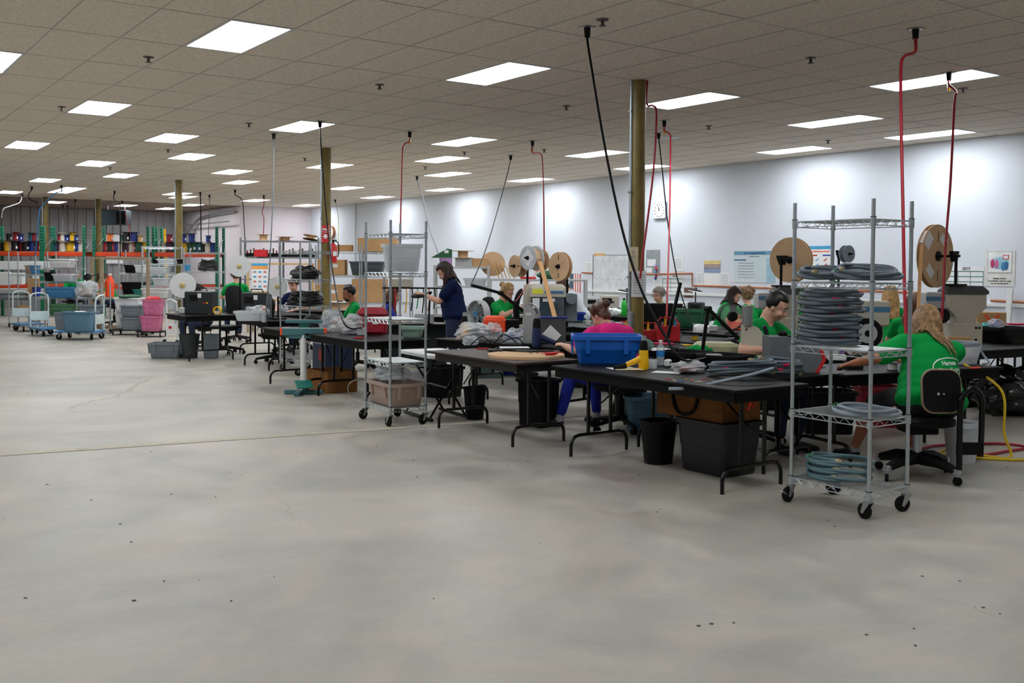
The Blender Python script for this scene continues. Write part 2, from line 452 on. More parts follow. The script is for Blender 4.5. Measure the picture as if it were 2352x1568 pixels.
m_taupe = M('taupe_polyethylene', (168, 146, 134), .55, var=.08, scale=5)
m_clear = M('frosted_clear_plastic', (222, 228, 232), .3, var=.03, alpha=.55)
m_clearpink = M('frosted_pink_contents', (196, 70, 116), .5, var=.4, scale=26)
m_pinkclear = M('clear_pink_plastic', (214, 120, 160), .3, var=.2, scale=14, alpha=.72)
m_bag = M('clear_plastic_bag', (218, 226, 234), .18, var=.08, scale=9, alpha=.36, bump=1., bscale=22, spec=1.)
m_bagw = M('cloudy_plastic_bag', (214, 218, 222), .25, var=.2, scale=14, alpha=.5, bump=1., bscale=26, spec=.9)
m_kraft = M('kraft_cardboard', (192, 152, 108), .85, var=.10, scale=4, spec=.15)
m_kraftd = M('dark_kraft_cardboard', (130, 88, 50), .9, var=.16, scale=7, spec=.1)
m_kraftr = M('reel_fibreboard', (212, 178, 142), .85, var=.08, scale=7, spec=.15)
m_tape = M('packing_tape', (205, 176, 130), .3, var=.05)
m_paper = M('white_paper', (236, 238, 240), .8, var=.03, spec=.2)
m_paperg = M('grey_print', (150, 156, 164), .8, var=.1)
m_cream = M('putty_enamel', (190, 184, 168), .45, var=.06, scale=4)
m_lgrey = M('light_grey_enamel', (176, 178, 178), .45, var=.05)
m_white = M('white_enamel', (226, 228, 228), .4, var=.03)
m_teal = M('teal_enamel', (66, 112, 118), .4, var=.08)
m_tealpl = M('teal_green_plastic', (44, 128, 118), .45)
m_orange = M('safety_orange_plastic', (250, 82, 36), .45, var=.05)
m_yellow = M('yellow_plastic', (246, 190, 16), .4, var=.06)
m_wood = M('pale_wood', (206, 168, 112), .65, var=.16, scale=8, spec=.25)
m_tan = M('tan_painted_wood', (150, 132, 106), .7, var=.1)
m_navy = M('navy_plastic', (26, 44, 78), .45, var=.1)
m_purple = M('lilac_plastic', (190, 140, 206), .5)
m_rackg = M('green_rack_enamel', (22, 104, 78), .5, var=.12)
m_racko = M('orange_rack_enamel', (206, 66, 28), .5, var=.12)
m_leather = M('black_upholstery', (11, 11, 12), .6, var=.2, bump=.15, bscale=60, spec=.2)
m_woodtrim = M('worn_wood_edge', (150, 128, 104), .6, var=.15)
m_blk2 = M('matte_black_metal', (10, 10, 11), .5, .2, var=.15, spec=.25)
m_screen = M('dark_glass', (18, 22, 26), .12, var=.1)
m_lampglow = M('lit_ring_lamp', (245, 250, 255), .5, var=0, emit=(None, 6.))
m_denim = M('washed_teal_cloth', (96, 122, 120), .8, var=.15, bump=.4, bscale=12)
m_crimson = M('crimson_nylon', (150, 16, 38), .6, var=.15, bump=.2, bscale=14)
m_blueacc = M('sky_blue_accent', (70, 160, 206), .5)

# ================================================================ furniture
def truss(mb, a, b, h, step, r, n=4):
    """two parallel rails joined by a zigzag wire"""
    a = Vector(a); b = Vector(b); L = (b-a).length; k = max(2, int(L/step)); dz = Vector((0, 0, -h))
    mb.cyl(a, b, r*1.25, n=6); mb.cyl(a+dz, b+dz, r*1.1, n=6)
    P = [a.lerp(b, i/k)+(dz if i % 2 else Vector((0, 0, 0))) for i in range(k+1)]
    mb.tube(P, r, n)
def caster(parent, x, y, ang, r=.05, brake=False):
    c = bpy.data.objects.new('caster', None); COL.objects.link(c); c.parent = parent
    c.location = (x, y, 0); c.rotation_euler = (0, 0, ang)
    fk = MB().box((0, 0, 2*r+.012), (.05, .045, .012), .003)
    for s in (-1, 1): fk.prism([(-.025, r*2+.01), (.025, r*2+.01), (-.012-.015, r-.015), (-.045, r-.01)], .004, Matrix(((1, 0, 0, 0), (0, 0, 1, s*.02-.002), (0, 1, 0, 0), (0, 0, 0, 1))))
    part('fork', fk, m_steel, c)
    w = MB().lathe([(0, -.014), (r*.86, -.014), (r, -.009), (r, .009), (r*.86, .014), (0, .014)], 18, (-.03, 0, r), rotm(pi/2))
    part('wheel', w, m_rubber, c)
    if brake: part('brake_lever', MB().box((-.075, 0, r*1.35), (.05, .03, .008), .002, rotm(0, .5)), m_chrome, c)
    return c
def wire_shelf(label, loc, rz, wx, wy, top, zs, wire_step=.024, liner=(), casters=True, fine=True, group='wire shelf carts', post_r=.0127, brake=0):
    t = thing('wire_shelf_cart' if casters else 'wire_shelf', label, 'shelf cart' if casters else 'shelf', loc, rz, group)
    n = 10 if fine else 6; z0 = .125 if casters else 0
    hx, hy = wx/2, wy/2; me_ = {}
    for sx in (-1, 1):
        for sy in (-1, 1):
            p = MB().cyl((sx*hx, sy*hy, z0), (sx*hx, sy*hy, top), post_r, n=n)
            if fine:
                k = int((top-z0)/.05)
                for i in range(1, k): p.tube([(sx*hx, sy*hy, z0+i*.05-.0014), (sx*hx, sy*hy, z0+i*.05+.0014)], post_r*1.07, n)
            po = part('post', p, m_chrome, t)
            for z in zs:
                if 'col' not in me_: me_['col'] = part('collar', MB().tube([(0, 0, -.045), (0, 0, .012)], post_r*1.4, n), m_chrome, po); cl = me_['col']
                else: cl = bpy.data.objects.new('collar', me_['col'].data); COL.objects.link(cl); cl.parent = po
                cl.location = (sx*hx, sy*hy, z)
                if fine:
                    if 'rg' not in me_: me_['rg'] = part('clip_ring', MB().tube([(0, 0, .012), (0, 0, .016)], post_r*1.5, n), m_black, po); rg = me_['rg']
                    else: rg = bpy.data.objects.new('clip_ring', me_['rg'].data); COL.objects.link(rg); rg.parent = po
                    rg.location = (sx*hx, sy*hy, z)
            if casters: caster(t, sx*hx, sy*hy, random.uniform(0, 6.28), brake=(sy > 0 and sx < 0))
    rw = .0028 if fine else .0035
    for i, z in enumerate(zs):
        sh = bpy.data.objects.new('shelf', None); COL.objects.link(sh); sh.parent = t; sh.location = (0, 0, z)
        e = MB(); st = .045 if fine else .09
        for sy in (-1, 1): truss(e, (-hx, sy*hy, 0), (hx, sy*hy, 0), .036, st, rw*1.1)
        for sx in (-1, 1): truss(e, (sx*hx, -hy, 0), (sx*hx, hy, 0), .036, st, rw*1.1)
        part('edge_truss', e, m_chrome, sh)
        d = MB(); nl = int(wy/wire_step)
        if wx < wy:
            for k in range(1, nl): d.tube([(-hx, -hy+wy*k/nl, .001), (hx, -hy+wy*k/nl, .001)], rw, 4)
            for q in (-.25, .25): d.tube([(q*wx, -hy, -.004), (q*wx, hy, -.004)], rw*1.2, 4)
        else:
            nl = int(wx/wire_step)
            for k in range(1, nl): d.tube([(-hx+wx*k/nl, -hy, .001), (-hx+wx*k/nl, hy, .001)], rw, 4)
            for q in (-.25, .25): d.tube([(-hx, q*wy, -.004), (hx, q*wy, -.004)], rw*1.2, 4)
        part('wire_deck', d, m_chrome, sh)['kind'] = 'stuff'
        if i in liner: part('liner', MB().box((0, 0, .006), (wx-.02, wy-.02, .003)), m_liner, sh)
    return t
def folding_table(label, c, L, W, rz=0., h=.74, top=None, apron=None, legm=None, thick=.022, apr=.07, inset=.06, group='black folding tables', feet=True, legx=.82, name='folding_table', cat='table', over=.03):
    """long side along local y"""
    t = thing(name, label, cat, (c[0], c[1], 0), rz, group)
    part('tabletop', MB().box((0, 0, h-thick/2), (W, L, thick), .006), top or m_tabletop, t)
    a = MB(); az = h-thick-apr/2; iw, il = W-2*over, L-2*over
    for s in (-1, 1): a.box((s*iw/2, 0, az), (.014, il, apr)); a.box((0, s*il/2, az), (iw, .014, apr))
    part('apron', a, apron or m_apron, t)
    lm = legm or m_leg
    for s in (-1, 1):
        y = s*(L/2*legx)
        for sx in (-1, 1): part('leg', MB().box((sx*W*.16, y, (h-thick+.16)/2), (.026, .026, h-thick-.16), .004), lm, t)
        hw = W*.40
        P = [(-hw, y, 0), (-hw, y, .09), (-hw*.96, y, .13), (-hw*.86, y, .16), (-hw*.7, y, .17), (hw*.7, y, .17), (hw*.86, y, .16), (hw*.96, y, .13), (hw, y, .09), (hw, y, 0)]
        part('foot', MB().tube(P, .0145, 10), lm, t)
        part('brace', MB().tube([(0, y, h*.55), (0, y-s*L*.2, h-thick-.02)], .007, 6), lm, t)
    return t
def tote(label, loc, rz, w, d, h, m, taper=.86, lip=.018, name='storage_tote', ribs=True, group=None, fill=None, handle=True, wall=.006, cat='tote'):
    t = thing(name, label, cat, loc, rz, group)
    r = min(w, d)*.14
    b = MB().rrloft([(.0, w*taper-.02, d*taper-.02, r*.8), (.012, w*taper, d*taper, r), (h*.5, w*(taper+1)/2-.002, d*(taper+1)/2-.002, r), (h*.5+.004, w*(taper+1)/2+.006, d*(taper+1)/2+.006, r), (h, w, d, r),
                    (h, w-2*wall, d-2*wall, r), (.02, w*taper-2*wall, d*taper-2*wall, r*.8)], 4)
    n = 20; b.f.append(tuple(range(len(b.v)-n, len(b.v)))); b.m.append(0)
    part('body', b, m, t)
    part('rim', MB().rrloft([(h-.03, w+.004, d+.004, r), (h-.03, w+2*lip, d+2*lip, r*1.2), (h+.004, w+2*lip, d+2*lip, r*1.2), (h+.004, w-.004, d-.004, r), (h-.03, w-.004, d-.004, r)], 4, capb=False), m, t)
    if ribs:
        for sx in (-1, 1):
            for q in (-.28, .28):
                part('rib', MB().prism([(0, 0), (.026, 0), (.012, -h*.55), (0, -h*.55)], .035, Matrix(((sx, 0, 0, sx*w*.5-sx*.004), (0, 0, 1, q*d-.017), (0, 1, 0, h-.03), (0, 0, 0, 1)))), m, t, smooth=False)
                part('rib', MB().prism([(0, 0), (.022, 0), (.01, -h*.5), (0, -h*.5)], .035, Matrix(((0, 0, 1, q*w*1.0-.017), (sx, 0, 0, sx*d*.5-sx*.004), (0, 1, 0, h-.03), (0, 0, 0, 1)))), m, t, smooth=False)
    if fill: part('contents', MB().ell((0, 0, h*.72), (w*.42, d*.42, h*.30), 14, 8, fn=lambda u: 1+.16*sin(9*u.x+5*u.y)), fill, t)
    return t
def wastebin(label, loc, r=.15, h=.36, m=None, w=None, d=None):
    t = thing('waste_bin', label, 'bin', loc, 0)
    w = w or 2*r; d = d or 2*r
    part('body', MB().rrloft([(0, w*.78, d*.78, r*.7), (h, w, d, r*.8), (h, w-.01, d-.01, r*.8), (.01, w*.76, d*.76, r*.7)], 5), m or m_black, t)
    part('rim', MB().rrloft([(h-.012, w, d, r*.8), (h-.012, w+.016, d+.016, r*.85), (h+.004, w+.016, d+.016, r*.85), (h+.004, w-.012, d-.012, r*.8)], 5, capb=False), m or m_black, t)
    return t
def carton(label, loc, rz, w, d, h, m=None, open_=False, tape=True, name='cardboard_box', mark=None, group=None, sticker=False):
    m = m or m_kraft
    t = thing(name, label, 'box', loc, rz, group)
    if open_:
        b = MB()
        for s in (-1, 1): b.box((s*(w/2-.004), 0, h/2), (.008, d, h)); b.box((0, s*(d/2-.004), h/2), (w-.016, .008, h))
        b.box((0, 0, .004), (w-.016, d-.016, .008)); part('body', b, m, t, smooth=False)
        for s in (-1, 1): part('flap', MB().box((s*(w/2-.035), 0, h-.05), (.006, d*.96, .1), 0, rotm(0, s*.45)), m, t, smooth=False)
    else:
        part('body', MB().box((0, 0, h/2), (w, d, h), .004), m, t, smooth=False)
        if tape: part('tape', MB().box((0, 0, h+.0008), (w*1.002, .05, .0016)), m_tape, t)
    if sticker:
        for s in (-1,): part('sticker', MB().box((s*(w/2+.001), 0, h*.6), (.002, d*.28, h*.2)), m_paper, t)
        part('sticker', MB().box((w*.1, -d/2-.001, h*.6), (w*.3, .002, h*.2)), m_paper, t)
    if mark: part('marking', mark, M('red_marker', (224, 66, 30), .6), t)
    return t
def reel(label, loc, R, width, axis, mf=None, mhub=None, core=.35, hub=.16, n=40, name='cable_reel', cat='reel', group=None, wound=None, slots=False, tagp=False):
    """two flanges and a core; axis is the direction of the spindle"""
    t = thing(name, label, cat, loc, 0, group); q = Vector(axis).to_track_quat('Z', 'Y'); t.rotation_mode = 'QUATERNION'; t.rotation_quaternion = q
    mf = mf or m_kraftr
    for s in (-1, 1):
        z = s*width/2
        fo = part('flange', MB().lathe([(.0, z-.004), (R, z-.004), (R, z+.004), (.0, z+.004)], n), mf, t)
    part('core', MB().lathe([(R*core, -width/2), (R*core, width/2)], n), wound or mf, t)
    if wound: part('winding', MB().lathe([(R*.72, -width/2+.006), (R*.74, 0), (R*.72, width/2-.006)], n), wound, t)
    hb = part('hub', MB().lathe([(0, width/2+.004), (R*hub, width/2+.004), (R*hub, width/2+.02), (R*hub*.5, width/2+.026), (0, width/2+.026)], 20), mhub or m_black, t)
    part('hub', MB().lathe([(0, -width/2-.026), (R*hub*.5, -width/2-.026), (R*hub, -width/2-.02), (R*hub, -width/2-.004), (0, -width/2-.004)], 20), mhub or m_black, t)
    if slots:
        for a in slots: part('slot', MB().box((R*.62*cos(a), R*.62*sin(a), 0), (R*.34, .012, width+.0105), 0, rotm(0, 0, a)), m_black, t)
    if tagp:
        for (a, rr, w_, h_) in tagp: part('paper_tag', MB().box((R*rr*cos(a), R*rr*sin(a), 0), (w_, h_, width+.0115), 0, rotm(0, 0, a)), m_paper, t)
    return t
def coil_path(R, turns, r, h, squash=1., jit=.006, seed=1, seg=28, lean=0., lph=.6):
    rn = random.Random(seed); P = []
    for k in range(int(turns*seg)+1):
        a = 2*pi*k/seg; f = k/(turns*seg); w = int(k/seg)
        rr = R+rn.uniform(-jit, jit)*.4+sin(w*2.3)*jit*2+.02*sin(a*2+w)
        P.append(Vector((rr*cos(a), rr*squash*sin(a), r+(h-2*r)*f+jit*.6*sin(a*3+w*1.7)+abs(lean)*(1+cos(a+lph))*.5)))
    return P
def cable_coil(label, loc, rz, R, turns, r, h, squash=.75, m=None, tags=1, seed=1, ties=1, ends=True, group='coiled grey cables', tail=None, n=7, lean=0.):
    t = thing('cable_coil', label, 'cable coil', loc, rz, group)
    P = coil_path(R, turns, r, h, squash, seed=seed, lean=lean)
    if tail: P = [Vector(p) for p in smoothpath(tail, 5)][:-1]+P
    part('cable', MB().tube(P, r, n), m or m_cable, t, ang=60)
    rn = random.Random(seed+5); k = len(P)
    for q in range(tags):
        a = rn.uniform(3.6, 5.6); i = min(range(k), key=lambda i: abs((math.atan2(P[i].y, P[i].x) % (2*pi))-a)+abs(P[i].z-h*(.3+.5*rn.random()))*4)
        part('marker_sleeve', MB().tube([P[max(i-1, 0)].lerp(P[i], .5), P[i], P[min(i+1, k-1)].lerp(P[i], .5)], r*1.25, 8), m_pink, t)
    for q in range(ties):
        a = .6+q*2.4; mb = MB(); c = Vector((R*cos(a), R*squash*sin(a), h/2))
        o_ = Vector((cos(a), sin(a)*squash, 0)).normalized()
        pp = [c+o_*(r*1.9*cos(b))+Vector((0, 0, (h/2+r*.35)*sin(b))) for b in [2*pi*i/12 for i in range(12)]]
        part('twist_tie', mb.tube(pp, .0035, 5, closed=True), m_greentie, t)
    if ends:
        for q, e in ((P[0], P[1]), (P[-1], P[-2])):
            d = (q-e).normalized(); part('connector', MB().cyl(q, q+d*.045, r*1.15, r*.95, n=10).cyl(q+d*.02, q+d*.03, r*1.5, n=10), m_nickel, t)
    return t
def bag(label, loc, r, m=None, seed=1, name='plastic_bag', rz=0., inner=None):
    t = thing(name, label, 'bag', loc, rz); rn = random.Random(seed); ph = [rn.uniform(0, 6.28) for _ in range(6)]
    def fn(u): return 1+.12*sin(5*u.x+ph[0]+3*u.z)+.09*sin(9*u.y+ph[1]+4*u.x)+.07*sin(13*u.z+ph[2]+7*u.y)+.06*sin(19*u.x+13*u.y+ph[3])+.05*abs(sin(15*u.z+9*u.x+ph[4]))
    mb = MB().ell((0, 0, r[2]*.86), r, 44, 26, fn=fn)
    mb.v = [(x, y, max(z, .002+.004*abs(sin(30*x)))) for x, y, z in mb.v]
    part('film', mb, m or m_bag, t, ang=75)
    if inner: part('contents', MB().ell((0, 0, r[2]*.55), (r[0]*.7, r[1]*.7, r[2]*.5), 14, 9, fn=lambda u: 1+.15*sin(11*u.x+7*u.y)), inner, t)
    return t
def heat_gun(label, loc, rz, m=None, h=.26, tilt=0.):
    m = m or m_yellow
    t = thing('heat_gun', label, 'heat gun', loc, rot=(0, tilt, rz)); s = h/.26
    part('body', MB().lathe([(0, 0), (.034*s, 0), (.04*s, .02*s), (.038*s, .10*s), (.034*s, .15*s), (0, .15*s)], 16), m, t)
    part('barrel', MB().lathe([(.033*s, .15*s), (.03*s, .2*s), (.024*s, .225*s), (0, .225*s)], 16), m_black, t)
    part('nozzle', MB().lathe([(.02*s, .22*s), (.018*s, .26*s), (.015*s, .26*s), (.014*s, .23*s)], 14), m_chrome, t)
    part('handle', MB().tube([(-.02*s, 0, .085*s), (-.09*s, 0, .055*s), (-.15*s, 0, .03*s)], [.026*s, .022*s, .02*s], 10), m, t)
    part('grip', MB().tube([(-.14*s, 0, .033*s), (-.19*s, 0, .02*s), (-.24*s, 0, .016*s)], [.022*s, .02*s, .012*s], 10), m_black, t)
    return t
def bottle(label, loc, r=.032, h=.2, m=None, cap=None, band=None, name='bottle'):
    t = thing(name, label, 'bottle', loc)
    part('body', MB().lathe([(0, 0), (r*.9, 0), (r, .008), (r, h*.30), (r*.95, h*.42), (r, h*.55), (r*.98, h*.68), (r*.45, h*.86), (r*.4, h*.92)], 16), m or m_bag, t)
    part('cap', MB().lathe([(r*.46, h*.91), (r*.46, h), (0, h)], 12), cap or m_white, t)
    if band: part('label_band', MB().lathe([(r*1.015, h*.34), (r*1.015, h*.58)], 16), band, t)
    return t
def task_chair(label, loc, rz, seat_z=.47, back=True, m=None, back_h=.5, group='office chairs', legs=5, stem=None):
    t = thing('task_chair', label, 'chair', loc, rz, group); m = m or m_leather
    for k in range(legs):
        a = 2*pi*k/legs+.3; b = bpy.data.objects.new('base_arm', None); COL.objects.link(b); b.parent = t
        part('spoke', MB().tube([(0, 0, .12), (.16*cos(a), .16*sin(a), .1), (.3*cos(a), .3*sin(a), .075)], [.03, .024, .018], 8), m_black, b)
        for s in (-1, 1): part('wheel', MB().lathe([(0, -.01), (.026, -.01), (.03, 0), (.026, .01), (0, .01)], 12, (.3*cos(a)-s*.018*sin(a), .3*sin(a)+s*.018*cos(a), .03), rotm(pi/2, 0, a)), m_rubber, b)
        part('pivot', MB().cyl((.3*cos(a), .3*sin(a), .035), (.3*cos(a), .3*sin(a), .08), .011, n=8), m_black, b)
    part('gas_column', MB().cyl((0, 0, .09), (0, 0, .26), .03, n=12).cyl((0, 0, .26), (0, 0, seat_z-.07), .016, n=12), m_black, t)
    part('mechanism', MB().box((0, 0, seat_z-.075), (.18, .2, .04), .01), m_black, t)
    part('seat', MB().rrloft([(seat_z-.06, .38, .38, .12), (seat_z-.045, .46, .45, .14), (seat_z-.015, .47, .46, .14), (seat_z, .43, .42, .13)], 5, capt=True), m, t)
    if back:
        part('back_bar', MB().tube([(0, -.12, seat_z-.08), (0, -.26, seat_z-.06), (0, -.285, seat_z+.05), (0, -.27, seat_z+.22)], .016, 8), m_black, t)
        bk = MB(); bk.T = Matrix.Translation((0, -.25, seat_z+.09)) @ Matrix.Rotation(RAD(82), 4, 'X')
        h = back_h
        bk.rrloft([(-.03, .30, h*.86, .12), (-.012, .39, h, .15), (.012, .40, h, .15), (.028, .34, h*.9, .13)], 5, (0, h/2, 0), capt=True)
        part('backrest', bk, m, t)
    return t
def monitor(label, loc, rz, w=.5, h=.31):
    t = thing('monitor', label, 'monitor', loc, rz)
    part('housing', MB().box((0, 0, .13+h/2), (w, .04, h), .008), m_black, t); part('screen', MB().box((0, -.021, .13+h/2), (w-.03, .002, h-.03)), m_screen, t)
    part('stem', MB().box((0, .02, .08), (.06, .03, .14), .004), m_black, t); part('foot', MB().rrloft([(0, .22, .16, .05), (.012, .2, .14, .05)], 4, capt=True), m_black, t)
    return t
def arm_lamp(label, loc, pts, rad=.017, head=None, ring=None, name='magnifier_arm', head_r=.09, tilt=(0, 0, 0), lit=True):
    """sprung arm from a table clamp; optional magnifier head at its end"""
    t = thing(name, label, 'lamp', loc)
    part('clamp', MB().box((0, 0, .02), (.06, .06, .04), .006).cyl((0, 0, .03), (0, 0, .07), .014), m_blk2, t)
    for a, b in zip(pts[:-1], pts[1:]):
        part('arm', MB().box((Vector(a)+Vector(b))/2, (rad*2, rad*1.5, (Vector(b)-Vector(a)).length), .004, (Vector(b)-Vector(a)).to_track_quat('Z', 'Y').to_matrix()), m_blk2, t)
    for p in pts[1:-1]: part('knuckle', MB().cyl(Vector(p)-Vector((0, .028, 0)), Vector(p)+Vector((0, .028, 0)), rad*1.25, n=12), m_blk2, t)
    if head:
        e = Vector(pts[-1]); h = bpy.data.objects.new('lamp_head', None); COL.objects.link(h); h.parent = t; h.location = e; h.rotation_euler = tilt
        part('shade', MB().lathe([(0, .022), (head_r*.6, .02), (head_r*.95, .008), (head_r, -.012), (head_r*.97, -.012)], 22), m_blk2, h)
        part('tube_ring', MB().lathe([(head_r*.55, -.010), (head_r*.93, -.010), (head_r*.93, -.014), (head_r*.55, -.014)], 22), m_lampglow if lit else m_white, h)
        part('lens', MB().lathe([(0, -.004), (head_r*.5, -.006)], 18), m_bag, h)
    return t
def hang(label, top, pts, r, m, name='hanging_cord', mount=True, k=6, mount_m=None, n=8, fit=None, cat='cord'):
    """a cord or hose from its ceiling plate down through pts (world)"""
    top = Vector(top); t = thing(name, label, cat, top)
    L = [Vector((0, 0, -.0))]+[Vector(p)-top for p in pts]
    if mount:
        part('ceiling_plate', MB().box((0, 0, -.004), (.11, .11, .008), .002), m_steel, t)
        part('socket', MB().cyl((0, 0, -.008), (0, 0, -.09), .03, .024, n=12), mount_m or m_black, t)
        L[0] = Vector((0, 0, -.08))
    part('cord', MB().tube(smoothpath(L, k), r, n), m, t, ang=80)
    if fit:
        part('fitting', MB().cyl((0, 0, -.05), (0, 0, -.16), .018, n=10), m_nickel, t); part('fitting', MB().cyl((0, 0, -.16), (0, 0, -.20), .014, n=10), m_yellow, t)
    return t
# ================================================================ people
import numpy as np
SKIN = {'fair': M('fair_skin', (214, 164, 140), .5, var=.06, scale=9), 'tan': M('tanned_skin', (176, 112, 80), .5, var=.08, scale=9), 'brown': M('brown_skin', (140, 92, 66), .5, var=.06)}
CLOTH = {'green': M('green_cotton', (6, 148, 66), .85, var=.07, scale=4, bump=.5, bscale=9, spec=.15), 'navy': M('navy_cotton', (14, 28, 62), .85, var=.15, scale=4, bump=.5, bscale=9, spec=.15),
         'pink': M('pink_cotton', (226, 44, 132), .85, var=.10, scale=5, bump=.5, bscale=10, spec=.15), 'white': M('pale_grey_cotton', (206, 214, 222), .85, var=.08, bump=.5, bscale=9),
         'blue': M('royal_blue_cotton', (18, 40, 150), .85, var=.12, bump=.5, bscale=8), 'jeans': M('navy_denim', (22, 34, 64), .85, var=.2, bump=.3, bscale=12), 'khaki': M('khaki_cotton', (122, 104, 82), .85, var=.1), 'dark': M('black_trousers', (18, 18, 22), .85, var=.1)}
HAIR = {'black': M('black_hair', (18, 14, 13), .45, var=.3, scale=30), 'dark': M('dark_brown_hair', (42, 26, 20), .42, var=.45, scale=26), 'brown': M('brown_hair', (84, 50, 32), .42, var=.45, scale=26),
        'blonde': M('blonde_hair', (182, 146, 96), .42, var=.4, scale=26), 'ash': M('ash_blonde_hair', (150, 118, 84), .42, var=.5, scale=30), 'grey': M('grey_hair', (142, 132, 124), .5, var=.25, scale=26)}
m_shoe = M('black_trainer', (20, 18, 22), .6, var=.2); m_sole = M('white_rubber_sole', (214, 214, 214), .6); m_sock = M('grey_sock', (170, 172, 176), .85)
m_eye = M('dark_eye', (26, 18, 14), .2, var=0); m_eyew = M('eye_white', (220, 214, 208), .3, var=0); m_lip = M('lips', (168, 92, 84), .5, var=.05)
def capsule(mb, a, b, ra, rb, n=12):
    a = Vector(a); b = Vector(b); d = b-a; L = d.length
    d = d/L if L > 1e-6 else Vector((0, 0, 1))
    P = []; R = []
    for k in (90, 65, 40, 18): P.append(a-d*ra*sin(RAD(k))); R.append(max(ra*cos(RAD(k)), .0008))
    P.append(a); R.append(ra); P.append(b); R.append(rb)
    for k in (18, 40, 65, 90): P.append(b+d*rb*sin(RAD(k))); R.append(max(rb*cos(RAD(k)), .0008))
    mb.tube(P, R, n)
def ik(S, T, a, b, pole):
    S = Vector(S); T = Vector(T); d = T-S; L = min(d.length, (a+b)*.995); u = d.normalized()
    x = (a*a-b*b+L*L)/(2*L); h = math.sqrt(max(a*a-x*x, 0)); p = Vector(pole); p = (p-u*p.dot(u)).normalized()
    return S+u*x+p*h, S+u*L
def person(label, loc, rz, shirt='green', skin='fair', hair='brown', style='short', pants='jeans', seat=.47, lean=.15, side=0., twist=0., head=(0, 0, 0), hands=None, g=1., s=1., vox=.016,
           woman=True, shorts=False, legs=None, pole=((1, -.5, -.6), (-1, -.5, -.6)), glasses=False, beard=False, sleeve=.62, chest=1., hunch=False, hairlen=1., name='person', shoes=True, neck_col=None, group='people at the benches'):
    t = thing(name, label, 'person', loc, rz, group); t.scale = (s, s, s)
    prim = []      # (kind, a, b, ra, rb / centre, radii, rot, tag)
    def cap(a, b, ra, rb, tg): prim.append(('c', Vector(a), Vector(b), ra, rb, tg))
    def el(c, r, tg, rot=None): prim.append(('e', Vector(c), r, rot, None, tg))
    pz = (seat+.10) if seat else .95
    pel = Vector((0, 0, pz)); u = Vector((sin(side), sin(lean)*cos(side), cos(lean)*cos(side))).normalized()
    TW = Matrix.Rotation(twist, 3, 'Z'); xr = (TW @ Vector((1, 0, 0))); xr = (xr-u*xr.dot(u)).normalized(); fw = u.cross(xr)
    Rm = Matrix((xr, fw, u)).transposed()
    def B(x, y, z): return pel+Rm @ Vector((x, y, z))
    W = (.168 if woman else .19)*(1+(g-1)*.3)
    el(B(0, -.01, .0), (.165*g, .125*g, .12), 'shirt', Rm)
    el(B(0, .01, .14), (.145*g, .115*g, .13), 'shirt', Rm)
    el(B(0, .0, .07), (.152*g, .118*g, .12), 'shirt', Rm); el(B(0, .0, .22), (.148*(1+(g-1)*.8), .112*(1+(g-1)*.8), .13), 'shirt', Rm)
    if hunch: el(B(0, -.07, .34), (.17*g*.72, .11, .14), 'shirt', Rm)
    el(B(0, 0, .30), (.155*(1+(g-1)*.6), .112*(1+(g-1)*.6), .16), 'shirt', Rm)
    if woman:
        for sx in (-1, 1): el(B(sx*.07, .075*chest*(1+(g-1)*.5), .28), (.066, .06*chest, .07), 'shirt', Rm)
    for sx in (-1, 1): cap(B(sx*.04, -.01, .42), B(sx*(W-.03), -.005, .405), .07*(1+(g-1)*.4), .062*(1+(g-1)*.4), 'shirt')
    for sx in (-1, 1): cap(B(sx*.03, 0, .455), B(sx*.1, -.005, .43), .045, .05, 'shirt')
    cap(B(0, -.005, .44), B(0, .01, .54), .056 if woman else .066, .05 if woman else .06, 'skin')
    # head
    hy, hp, hr = head
    HM = Rm @ Matrix.Rotation(hy, 3, 'Z') @ Matrix.Rotation(-hp, 3, 'X') @ Matrix.Rotation(hr, 3, 'Y')
    nk = B(0, .005, .52)
    def H(x, y, z): return nk+HM @ Vector((x, y+.02, z+.10))
    el(H(0, -.012, .035), (.076, .094, .088), 'skin', HM); el(H(0, .018, -.03), (.062, .072, .082), 'skin', HM); el(H(0, .052, -.085), (.03, .03, .026), 'skin', HM)
    cap(H(0, .088, .012), H(0, .108, -.03), .008, .014, 'skin'); el(H(0, .082, -.062), (.024, .014, .014), 'skin', HM)
    for sx in (-1, 1): el(H(sx*.076, -.005, -.012), (.011, .018, .03), 'skin', HM); el(H(sx*.032, .078, .028), (.024, .012, .008), 'skin', HM); el(H(sx*.04, .058, -.035), (.024, .026, .026), 'skin', HM)
    # arms
    hd = hands or ((.17, .40, pz+.16), (-.17, .40, pz+.16))
    AU, AF = .285, .25
    for i, sx in enumerate((1, -1)):
        S = B(sx*W, -.005, .40); T = Vector(hd[i]); E, T = ik(S, T, AU, AF, pole[i])
        mid = S.lerp(E, sleeve); k = .052*(1+(g-1)*.6)
        cap(S, mid, k*1.18, k*1.12, 'shirt'); cap(S.lerp(E, sleeve-.12), E, k*.86, .041, 'skin')
        cap(E, E.lerp(T, .45), .042, .039, 'skin'); cap(E.lerp(T, .45), T, .039, .026, 'skin')
        d = (T-E).normalized(); sd = d.cross(Vector((0, 0, 1)));  sd = sd.normalized() if sd.length > .1 else Vector((1, 0, 0)); upv = sd.cross(d)
        pc = T+d*.05; rot = Matrix((sd, d, upv)).transposed()
        el(pc, (.038, .05, .017), 'skin', rot)
        for q in range(4):
            o_ = sd*(.028-.0187*q); L1 = (.036, .042, .04, .031)[q]
            a = pc+d*.035+o_; b = a+d*L1-upv*.008; c = b+d*L1*.62-upv*.024
            cap(a, b, .0105, .0095, 'skin'); cap(b, c, .0095, .008, 'skin')
